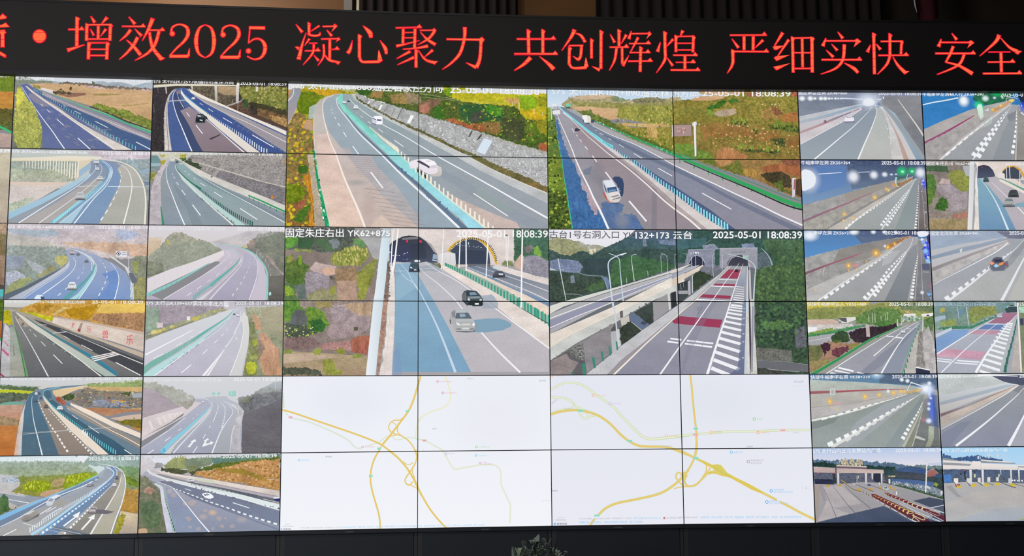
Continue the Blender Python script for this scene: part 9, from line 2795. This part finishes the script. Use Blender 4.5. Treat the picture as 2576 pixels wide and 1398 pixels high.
LED = [
('质', ['P -150 4606 -116 4617 -96 4645 -55 4609 -63 4595 -114 4584 -149 4582', 'P -146 4526 -86 4542 -66 4562 -27 4518 -111 4509 -145 4507', 'L -88 4486 33 -80 4327 37', 'P -118 4485 -71 4494 -53 4464 -69 4449 -116 4447', 'P -126 4298 -100 4289 -47 4258 -41 4235 -58 4229 -98 4252 -125 4270', 'L -144 4475 18 -84 4481 18']),
('·', ['P 294 4442 292 4420 282 4399 266 4384 247 4376 226 4375 206 4382 189 4396 177 4416 173 4438 175 4461 185 4481 201 4496 220 4505 241 4505 261 4498 278 4484 290 4465']),
('增', ['L 481 4512 18 620 4517 18', 'P 574 4521 599 4549 623 4513 611 4507 576 4508', 'L 554 4626 33 562 4357 33', 'P 538 4633 545 4639 581 4619 571 4594 539 4593', 'L 481 4316 41 524 4332 28 629 4373 11', 'L 674 4642 13 711 4584 33', 'L 818 4638 35 769 4571 11', 'L 642 4567 30 645 4411 30', 'P 628 4574 635 4580 667 4560 658 4535 630 4534', 'L 646 4560 18 862 4570 18', 'L 849 4569 31 850 4418 31', 'P 834 4576 841 4582 875 4563 865 4538 835 4537', 'L 743 4561 28 746 4433 28', 'L 647 4427 17 863 4434 17', 'L 674 4523 9 707 4463 26', 'L 811 4527 28 767 4456 7', 'L 666 4393 31 668 4236 31', 'P 651 4400 658 4406 692 4386 682 4361 652 4360', 'L 829 4398 31 828 4240 31', 'P 813 4405 821 4411 854 4391 845 4366 815 4366', 'L 670 4393 17 842 4399 17', 'L 677 4332 15 822 4336 15', 'L 679 4274 17 824 4278 17']),
('效', ['L 1010 4648 13 1066 4582 33', 'L 951 4557 18 1160 4562 18', 'P 1113 4566 1139 4594 1163 4558 1151 4552 1116 4553', 'L 1029 4528 33 994 4475 26 936 4418 9', 'L 1067 4536 9 1129 4471 33', 'L 1094 4459 33 1059 4382 31 1000 4304 24 939 4244 11', 'L 997 4429 11 1060 4372 28 1126 4291 35', 'L 1222 4642 41 1187 4538 31 1136 4427 9', 'L 1188 4529 17 1332 4533 17', 'P 1286 4537 1312 4565 1335 4530 1324 4523 1288 4524', 'L 1282 4524 31 1250 4397 31 1186 4310 26 1078 4239 11', 'L 1197 4510 26 1229 4368 33 1314 4259 39', 'P 1303 4276 1343 4275 1339 4262 1304 4242 1281 4256']),
('2', ['P 1425 4503 1424 4494 1420 4486 1414 4479 1405 4476 1397 4476 1388 4479 1382 4484 1377 4492 1375 4501 1376 4511 1381 4519 1387 4525 1395 4528 1404 4529 1412 4526 1419 4520 1424 4512', 'L 1389 4516 20 1403 4566 22 1463 4593 18 1527 4567 31 1541 4502 35 1508 4434 28 1443 4365 20 1387 4295 17', 'L 1381 4287 31 1551 4293 33', 'L 1549 4293 31 1558 4365 9']),
('0', ['L 1692 4597 11 1639 4558 26 1615 4447 39 1638 4329 28 1701 4283 11', 'L 1692 4597 11 1750 4562 26 1776 4452 39 1760 4332 28 1701 4283 11']),
('2', ['P 1882 4508 1880 4499 1876 4491 1870 4485 1861 4481 1853 4481 1844 4484 1837 4490 1833 4498 1831 4507 1832 4516 1837 4524 1843 4530 1851 4534 1860 4534 1868 4531 1875 4525 1880 4517', 'L 1845 4522 20 1859 4572 22 1920 4599 18 1984 4572 31 1999 4507 35 1965 4439 28 1899 4370 20 1842 4300 17', 'L 1836 4292 31 2007 4297 33', 'L 2005 4297 31 2015 4370 9']),
('5', ['L 2089 4582 31 2235 4584 33', 'L 2098 4588 15 2088 4433 15', 'L 2090 4434 11 2139 4475 20 2199 4471 24 2236 4419 37 2234 4352 35 2200 4298 24 2139 4282 17 2079 4309 15', 'P 2115 4360 2113 4351 2109 4343 2102 4337 2094 4333 2085 4333 2077 4336 2070 4342 2065 4350 2064 4359 2065 4368 2069 4376 2076 4382 2084 4386 2093 4386 2101 4383 2108 4377 2113 4370']),
('凝', ['L 2517 4629 9 2576 4553 33', 'L 2611 4551 9 2580 4449 22 2546 4292 41', 'P 2509 4413 2530 4419 2567 4405 2554 4381 2531 4385', 'L 2635 4644 28 2638 4528 28', 'P 2621 4652 2628 4658 2658 4637 2649 4612 2622 4611', 'L 2638 4533 22 2689 4524 22 2735 4536 22 2737 4560 11', 'L 2732 4623 20 2652 4565 9', 'L 2642 4494 26 2600 4428 7', 'L 2640 4451 13 2716 4455 13', 'L 2602 4376 15 2744 4383 15', 'P 2696 4387 2723 4415 2747 4379 2735 4373 2698 4374', 'L 2683 4443 24 2673 4355 24 2588 4242 9', 'L 2687 4335 11 2730 4285 28', 'L 2762 4616 17 2893 4624 17', 'P 2854 4632 2877 4648 2902 4626 2864 4584 2841 4564 2864 4615', 'L 2801 4582 11 2848 4527 30', 'L 2750 4495 17 2920 4504 17', 'P 2893 4507 2911 4519 2930 4497 2879 4463 2897 4493', 'L 2830 4496 28 2831 4300 28', 'L 2840 4397 15 2920 4402 15', 'P 2872 4406 2899 4434 2923 4398 2911 4392 2874 4392', 'L 2773 4445 22 2775 4330 22 2723 4239 9', 'L 2784 4344 13 2831 4293 26 2919 4278 18', 'P 2895 4283 2936 4284 2910 4251 2886 4265']),
('心', ['L 3039 4491 7 3019 4405 31 2996 4365 37', 'L 3103 4543 31 3105 4330 31', 'P 3087 4550 3095 4557 3130 4536 3119 4511 3087 4510', 'L 3105 4339 31 3127 4290 26 3201 4288 28 3294 4293 28', 'P 3271 4306 3280 4403 3288 4408 3322 4302 3294 4282', 'L 3135 4637 9 3199 4571 46 3210 4522 31', 'L 3294 4499 7 3344 4424 37 3355 4368 24']),
('聚', ['L 3441 4626 18 3685 4638 18', 'P 3635 4643 3665 4671 3688 4634 3676 4628 3637 4629', 'L 3512 4620 28 3508 4468 28', 'L 3622 4624 30 3618 4433 30', 'L 3517 4581 13 3613 4587 13', 'L 3517 4530 13 3613 4535 13', 'L 3447 4449 30 3527 4469 20 3664 4510 9', 'L 3668 4608 15 3820 4614 15', 'P 3782 4621 3802 4637 3825 4612 3801 4594', 'L 3808 4609 30 3754 4534 26 3651 4468 9', 'L 3673 4591 9 3735 4524 26 3815 4472 33', 'L 3510 4420 13 3640 4435 18 3744 4458 33', 'L 3632 4416 30 3633 4246 30', 'P 3617 4423 3625 4429 3658 4409 3647 4383 3617 4382', 'L 3579 4402 30 3453 4328 11', 'L 3614 4345 30 3460 4268 9', 'L 3654 4416 9 3716 4328 24 3801 4299 31', 'P 3792 4315 3842 4314 3806 4277 3782 4291', 'L 3790 4420 30 3714 4352 9']),
('力', ['L 3919 4529 20 4265 4532 24', 'P 4222 4541 4256 4563 4281 4533 4256 4493 4227 4507', 'L 4092 4651 39 4088 4543 31 4046 4395 31 3961 4295 22 3881 4235 11', 'L 4246 4527 31 4234 4350 33 4200 4259 39', 'L 4200 4259 37 4105 4303 9']),
('共', ['L 4586 4548 20 4960 4557 20', 'P 4910 4562 4940 4591 4963 4554 4951 4547 4912 4549', 'L 4697 4637 33 4700 4410 33', 'P 4680 4645 4689 4651 4727 4630 4714 4604 4680 4603', 'L 4837 4641 31 4834 4414 31', 'P 4821 4648 4829 4655 4865 4634 4853 4608 4820 4607', 'L 4561 4400 22 4976 4410 22', 'P 4926 4415 4955 4443 4979 4406 4966 4400 4928 4401', 'L 4717 4369 42 4651 4301 31 4560 4238 11', 'L 4803 4381 9 4892 4307 35 4937 4258 44']),
('创', ['L 5142 4652 42 5107 4577 30 5017 4445 9', 'L 5151 4618 11 5204 4594 28 5243 4530 31', 'L 5086 4493 17 5223 4498 17', 'L 5091 4478 30 5084 4310 30', 'P 5076 4485 5084 4491 5117 4470 5106 4444 5075 4444', 'L 5084 4320 30 5122 4275 24 5249 4281 31', 'P 5226 4288 5244 4380 5250 4380 5272 4293 5247 4269', 'L 5207 4495 30 5196 4391 28 5169 4353 30', 'L 5171 4356 28 5125 4390 7', 'L 5304 4559 28 5301 4373 28', 'P 5290 4567 5297 4573 5329 4552 5318 4526 5289 4525', 'L 5398 4642 31 5389 4271 31', 'P 5381 4650 5390 4656 5426 4635 5414 4609 5381 4608', 'L 5379 4258 35 5307 4292 7']),
('辉', ['L 5571 4656 30 5569 4496 30', 'P 5555 4663 5563 4669 5597 4648 5585 4622 5554 4621', 'L 5486 4612 9 5527 4533 31', 'L 5642 4612 30 5591 4522 7', 'L 5477 4485 17 5663 4490 17', 'P 5613 4495 5643 4524 5666 4486 5653 4480 5615 4481', 'L 5545 4481 28 5523 4357 24 5471 4257 9', 'L 5598 4487 26 5597 4324 26', 'L 5602 4304 33 5662 4407 7', 'L 5691 4648 11 5665 4570 33', 'L 5684 4623 17 5875 4629 17', 'P 5840 4633 5869 4651 5891 4624 5831 4569 5854 4611', 'L 5667 4524 15 5877 4530 15', 'P 5827 4535 5856 4563 5880 4526 5867 4520 5828 4521', 'L 5756 4587 28 5673 4429 11', 'L 5670 4436 15 5871 4441 15', 'P 5821 4446 5850 4475 5874 4438 5861 4431 5822 4433', 'L 5778 4490 30 5768 4248 30', 'P 5763 4498 5770 4504 5804 4483 5793 4457 5762 4456', 'L 5654 4350 17 5890 4356 17', 'P 5840 4362 5870 4390 5893 4353 5880 4346 5842 4348']),
('煌', ['L 5971 4544 9 5942 4449 37', 'L 6016 4644 31 6015 4445 31', 'P 6000 4652 6008 4658 6044 4637 6032 4611 5999 4610', 'L 6015 4455 30 6008 4365 28 5925 4240 9', 'L 6097 4576 30 6031 4503 9', 'L 6033 4391 9 6086 4312 31', 'L 6193 4662 35 6165 4605 11', 'L 6124 4608 28 6120 4449 28', 'P 6109 4616 6117 4622 6148 4600 6137 4574 6108 4574', 'L 6294 4606 28 6284 4448 28', 'P 6279 4613 6287 4620 6318 4598 6307 4572 6278 4572', 'L 6128 4603 15 6303 4607 15', 'L 6136 4536 13 6282 4538 13', 'L 6135 4470 15 6280 4471 15', 'L 6092 4417 17 6329 4419 17', 'P 6279 4424 6309 4452 6332 4415 6319 4408 6280 4410', 'L 6206 4413 30 6202 4279 30', 'L 6117 4347 13 6308 4349 13', 'P 6257 4354 6287 4382 6310 4345 6298 4339 6259 4340', 'L 6064 4270 20 6348 4271 20', 'P 6298 4276 6328 4304 6351 4267 6338 4261 6299 4262']),
('严', ['L 6649 4621 18 7008 4626 18', 'P 6957 4631 6988 4660 7011 4622 6998 4616 6959 4617', 'L 6786 4612 30 6781 4472 30', 'L 6876 4613 30 6869 4473 30', 'L 6668 4583 11 6728 4496 33', 'L 6970 4575 30 6892 4498 9', 'L 6668 4459 18 7021 4460 18', 'P 6971 4465 7001 4494 7024 4456 7011 4450 6972 4452', 'L 6671 4471 31 6670 4352 31', 'P 6655 4479 6663 4485 6699 4463 6686 4437 6653 4437', 'L 6670 4362 31 6656 4312 26 6611 4242 9']),
('细', ['L 7165 4650 35 7080 4519 13', 'P 7060 4509 7080 4519 7178 4523 7098 4475 7074 4479', 'L 7221 4581 30 7105 4413 13', 'P 7066 4399 7086 4415 7228 4431 7114 4375 7092 4367', 'P 7058 4310 7077 4315 7230 4348 7110 4283 7086 4275', 'L 7258 4604 30 7251 4254 30', 'P 7242 4612 7250 4618 7284 4596 7272 4570 7241 4570', 'L 7259 4596 17 7463 4602 17', 'L 7448 4602 33 7437 4256 33', 'P 7430 4610 7439 4616 7477 4595 7464 4569 7429 4568', 'L 7352 4592 28 7345 4305 28', 'L 7263 4451 15 7439 4452 15', 'L 7262 4294 17 7435 4296 17']),
('实', ['L 7705 4662 11 7750 4598 35', 'L 7585 4599 13 7550 4520 37', 'L 7572 4572 18 7906 4575 18', 'P 7862 4583 7892 4601 7931 4569 7852 4510 7870 4556', 'L 7637 4541 9 7691 4477 31', 'L 7582 4480 9 7649 4411 33', 'L 7762 4538 35 7742 4390 30 7667 4299 24 7520 4240 9', 'L 7532 4384 20 7926 4387 20', 'P 7875 4393 7906 4421 7929 4383 7916 4377 7877 4379', 'L 7756 4352 11 7844 4300 35 7883 4256 30']),
('快', ['L 8017 4534 9 7985 4463 37', 'L 8055 4648 31 8043 4244 31', 'P 8039 4656 8047 4662 8083 4640 8070 4614 8036 4613', 'L 8076 4544 11 8114 4490 33', 'L 8120 4571 17 8341 4575 17', 'L 8325 4572 26 8312 4442 26', 'P 8312 4580 8319 4587 8348 4565 8337 4538 8309 4538', 'L 8214 4644 30 8204 4433 30', 'P 8199 4652 8207 4658 8241 4636 8228 4610 8197 4610', 'L 8090 4431 17 8387 4435 17', 'P 8336 4441 8367 4469 8389 4431 8376 4425 8337 4427', 'L 8203 4428 28 8169 4343 26 8072 4242 9', 'L 8232 4418 11 8277 4334 28 8344 4262 39', 'P 8333 4279 8388 4276 8341 4242 8324 4256']),
('安', ['L 8826 4657 11 8870 4594 35', 'L 8717 4598 13 8686 4523 39', 'L 8706 4566 18 9027 4568 18', 'P 8981 4576 9012 4592 9044 4564 8969 4509 8988 4550', 'L 8651 4455 20 9047 4458 20', 'P 8996 4463 9028 4492 9050 4454 9037 4447 8998 4449', 'L 8832 4528 31 8796 4448 28 8747 4365 20', 'L 8747 4369 15 8878 4333 28 9006 4254 41', 'L 8936 4449 30 8868 4338 26 8656 4244 11']),
('全', ['L 9293 4645 42 9249 4572 31 9087 4432 9', 'L 9306 4615 11 9385 4523 26 9461 4481 41', 'P 9433 4498 9511 4485 9464 4448 9440 4463', 'L 9178 4473 13 9392 4476 13', 'L 9299 4472 31 9291 4273 31', 'L 9162 4372 17 9433 4376 17', 'P 9381 4382 9413 4410 9435 4372 9422 4366 9383 4368', 'L 9108 4257 20 9492 4262 20', 'P 9441 4268 9473 4296 9495 4258 9482 4252 9442 4254'])]
for name, strokes in LED:
    qa, qb = MB(), MB()
    for s in strokes:
        n = [float(x) for x in s[1:].split()]
        if s[0] == 'L':
            p = list(zip(n[::3], n[1::3])); w = n[2::3]
            if len(p) > 2:
                pw = list(zip(p, w)); xs = curve([(x, y) for x, y in p], 5); ws = [q[0] for q in curve([(v, 0) for v in w], 5)]
            else: xs, ws = p, w
            for q, grow in ((qa, 0), (qb, 1)):
                e = []
                for i, c in enumerate(xs):
                    a, b = xs[max(i - 1, 0)], xs[min(i + 1, len(xs) - 1)]; dx, dy = b[0] - a[0], b[1] - a[1]; l = math.hypot(dx, dy) or 1
                    hw = ws[i] / 2 + 1.5
                    if grow: hw = max(hw - 6.6, 1.1 if ws[i] > 11 else .0)
                    ex = 0
                    if i == 0: ex = -1
                    if i == len(xs) - 1: ex = 1
                    r = (3 if not grow else -4) * ex
                    cx, cy = c[0] + dx / l * r, c[1] + dy / l * r
                    e.append(((cx - dy / l * hw, cy + dx / l * hw), (cx + dy / l * hw, cy - dx / l * hw)))
                for i in range(len(e) - 1):
                    q.add([to3(z, LD + (.002, .0032)[grow]) for z in (e[i][1], e[i + 1][1], e[i + 1][0], e[i][0])], [(0, 1, 2, 3)])
        else:
            p = list(zip(n[::2], n[1::2])); cx = sum(x for x, _ in p) / len(p); cy = sum(y for _, y in p) / len(p)
            for q, f, d in ((qa, 1, .0016), (qb, None, .003)):
                pts = []
                for x, y in p:
                    l = math.hypot(x - cx, y - cy); g = (l + 2) / l if f else max(0, l - 8) / l
                    pts.append((cx + (x - cx) * g, cy + (y - cy) * g))
                for t3 in tess(pts): q.add([to3(z, LD + d) for z in t3], [(0, 1, 2)])
    o = qa.build('lit_character', M_RED, lt)
    qb.build('glare_core', M_CORE, o)
# ------------------------------------------------------------------ things behind and in front

def hang(name, x0, x1, y, folds, amp, seed, label, m=M_CURT):
    o = curtain(x0, x1, 3.3, 6.4, y, folds, amp, seed).build(name, m, None, smooth=True)
    return tag(o, label, 'curtain')
hang('curtain', -1.374, 0.432, 9.05, 15, .1, 3, 'dark grey-brown pleated curtain between the two brown boards above the sign')
hang('curtain', 1.377, 4.725, 9.05, 22, .08, 4, 'near-black pleated curtain at the right above the message board')
fl = tag(empty('hanging_flag', (5.110, 8.70, 5.842)), 'dark red hanging cloth with a silvery cord above the right end of the sign', 'flag')
M_FLAG = mat('dark_red_cloth', '4a1620', .85, noise=(8, .25, (1, 1, .4))); M_CORD = mat('silver_cord', 'd8d4dc', .4)
q = MB(); n = 24
for i in range(n + 1):
    t = i / n; u = t * 2 - 1
    for j in range(9):
        v = j / 8; q.v.append((u * .17 * (1 - .25 * (1 - v)) , .03 * math.sin(7 * t + 2 * v), .9 * v - .10 * math.sqrt(max(0, 1 - u * u)) * (1 - v) + .06 * (1 - v)))
for i in range(n):
    for j in range(8): q.f.append((i * 9 + j, i * 9 + 9 + j, i * 9 + 10 + j, i * 9 + 1 + j))
q.build('cloth', M_FLAG, fl, smooth=True)
q = MB(); q.tube([(-.185, -.02, .9), (-.18, -.03, .3), (-.165, -.035, .12), (-.15, -.035, .05)], [.008, .009, .008, .003]); q.build('cord', M_CORD, fl, smooth=True)
# potted plant standing on the floor in front of the base cabinets
PX, PY, PT = 0.432, 6.30, 0.583
M_LEAF = [mat('leaf_dark', '5c6a5c', .5, noise=(20, .25, (1, 1, 1))), mat('leaf_grey', '7c887c', .5, noise=(20, .2, (1, 1, 1))), mat('leaf_pale', '949e82', .5, noise=(20, .2, (1, 1, 1)))]
M_STEM = mat('plant_stem', '4a4a3a', .7); M_POT = mat('pot_grey', '5a5654', .5); M_SOIL = mat('potting_soil', '2a2420', .9)
pt = tag(empty('potted_plant', (PX, PY, 0)), 'bushy dark green potted plant in front of the base cabinets', 'plant')
q = MB(); prof = [(.0, .0), (.13, .0), (.15, .02), (.17, .16), (.185, .17), (.185, .195), (.165, .195), (.16, .17), (0, .165)]
k = 24
for r, z in prof: q.v += [(r * math.cos(2 * PI * i / k), r * math.sin(2 * PI * i / k), z) for i in range(k)]
for a in range(len(prof) - 1):
    for i in range(k): q.f.append((a * k + i, a * k + (i + 1) % k, (a + 1) * k + (i + 1) % k, (a + 1) * k + i))
q.build('pot', M_POT, pt, smooth=True)
q = MB(); q.v = [(.158 * math.cos(2 * PI * i / k), .158 * math.sin(2 * PI * i / k), .176) for i in range(k)]; q.f = [tuple(range(k))]; q.build('soil', M_SOIL, pt)
def leaf_mb(base, dirv, L, w, curl, twist):
    d = Vector(dirv).normalized(); side = d.cross(Vector((0, 0, 1)))
    side = side.normalized() if side.length > .05 else Vector((1, 0, 0)); up = side.cross(d)
    side, up = side * math.cos(twist) + up * math.sin(twist), up * math.cos(twist) - side * math.sin(twist)
    q = MB(); n = 8; prof = [.12, .55, .9, 1, .95, .8, .58, .3, .02]; p = Vector(base); ang = 0
    for i in range(n + 1):
        u = d * math.cos(ang) - Vector((0, 0, 1)) * math.sin(ang); up2 = side.cross(u)
        hw = w * prof[i] / 2
        q.v += [tuple(p - side * hw + up2 * hw * .35), tuple(p), tuple(p + side * hw + up2 * hw * .35)]
        p = p + u * (L / n); ang += curl / n
    for i in range(n):
        for j in (0, 1): q.f.append((i * 3 + j, i * 3 + 3 + j, i * 3 + 4 + j, i * 3 + 1 + j))
    return q
rnd = random.Random(12); R0 = .46; top = PT - .02
for s in range(11):
    a = 2 * PI * s / 11 + rnd.uniform(-.2, .2); r = rnd.uniform(.05, .22)
    q = MB(); q.tube([(.04 * math.cos(a), .04 * math.sin(a), .17), (r * .5 * math.cos(a), r * .5 * math.sin(a), .26), (r * math.cos(a), r * math.sin(a), top - .16 - r * .3)], [.008, .006, .004], 6); q.build('stem', M_STEM, pt, smooth=True)
q3 = 0
for i in range(96):
    a = rnd.uniform(0, 2 * PI); e = rnd.uniform(.25, 1.0) * PI / 2; rr = rnd.uniform(.55, .9)
    dx, dy, dz = math.cos(a) * math.cos(e), math.sin(a) * math.cos(e), math.sin(e)
    b = (dx * R0 * rr * .8, dy * R0 * rr * .8, .2 + max(0, dz) * (top - .2) * rr * .95 + .02)
    leaf_mb(b, (dx + rnd.uniform(-.5, .5), dy + rnd.uniform(-.5, .5), dz * .8 + rnd.uniform(.0, .7)), rnd.uniform(.07, .15), rnd.uniform(.028, .05), rnd.uniform(.2, 2.4), rnd.uniform(-1, 1)).build('leaf', M_LEAF[rnd.choice((0, 0, 1, 1, 2))], pt, smooth=True)
for (x, z, dx, L, c) in ((-.19, top - .16, -.05, .13, .2), (.12, top - .12, .25, .17, .15), (-.02, top - .1, .3, .14, 2.2), (.02, top - .1, .5, .15, 2.0)):
    leaf_mb((x, -.1, z), (dx, -.1, 1), L, .03, c, .4).build('leaf', M_LEAF[1], pt, smooth=True)

bpy.context.view_layer.update()
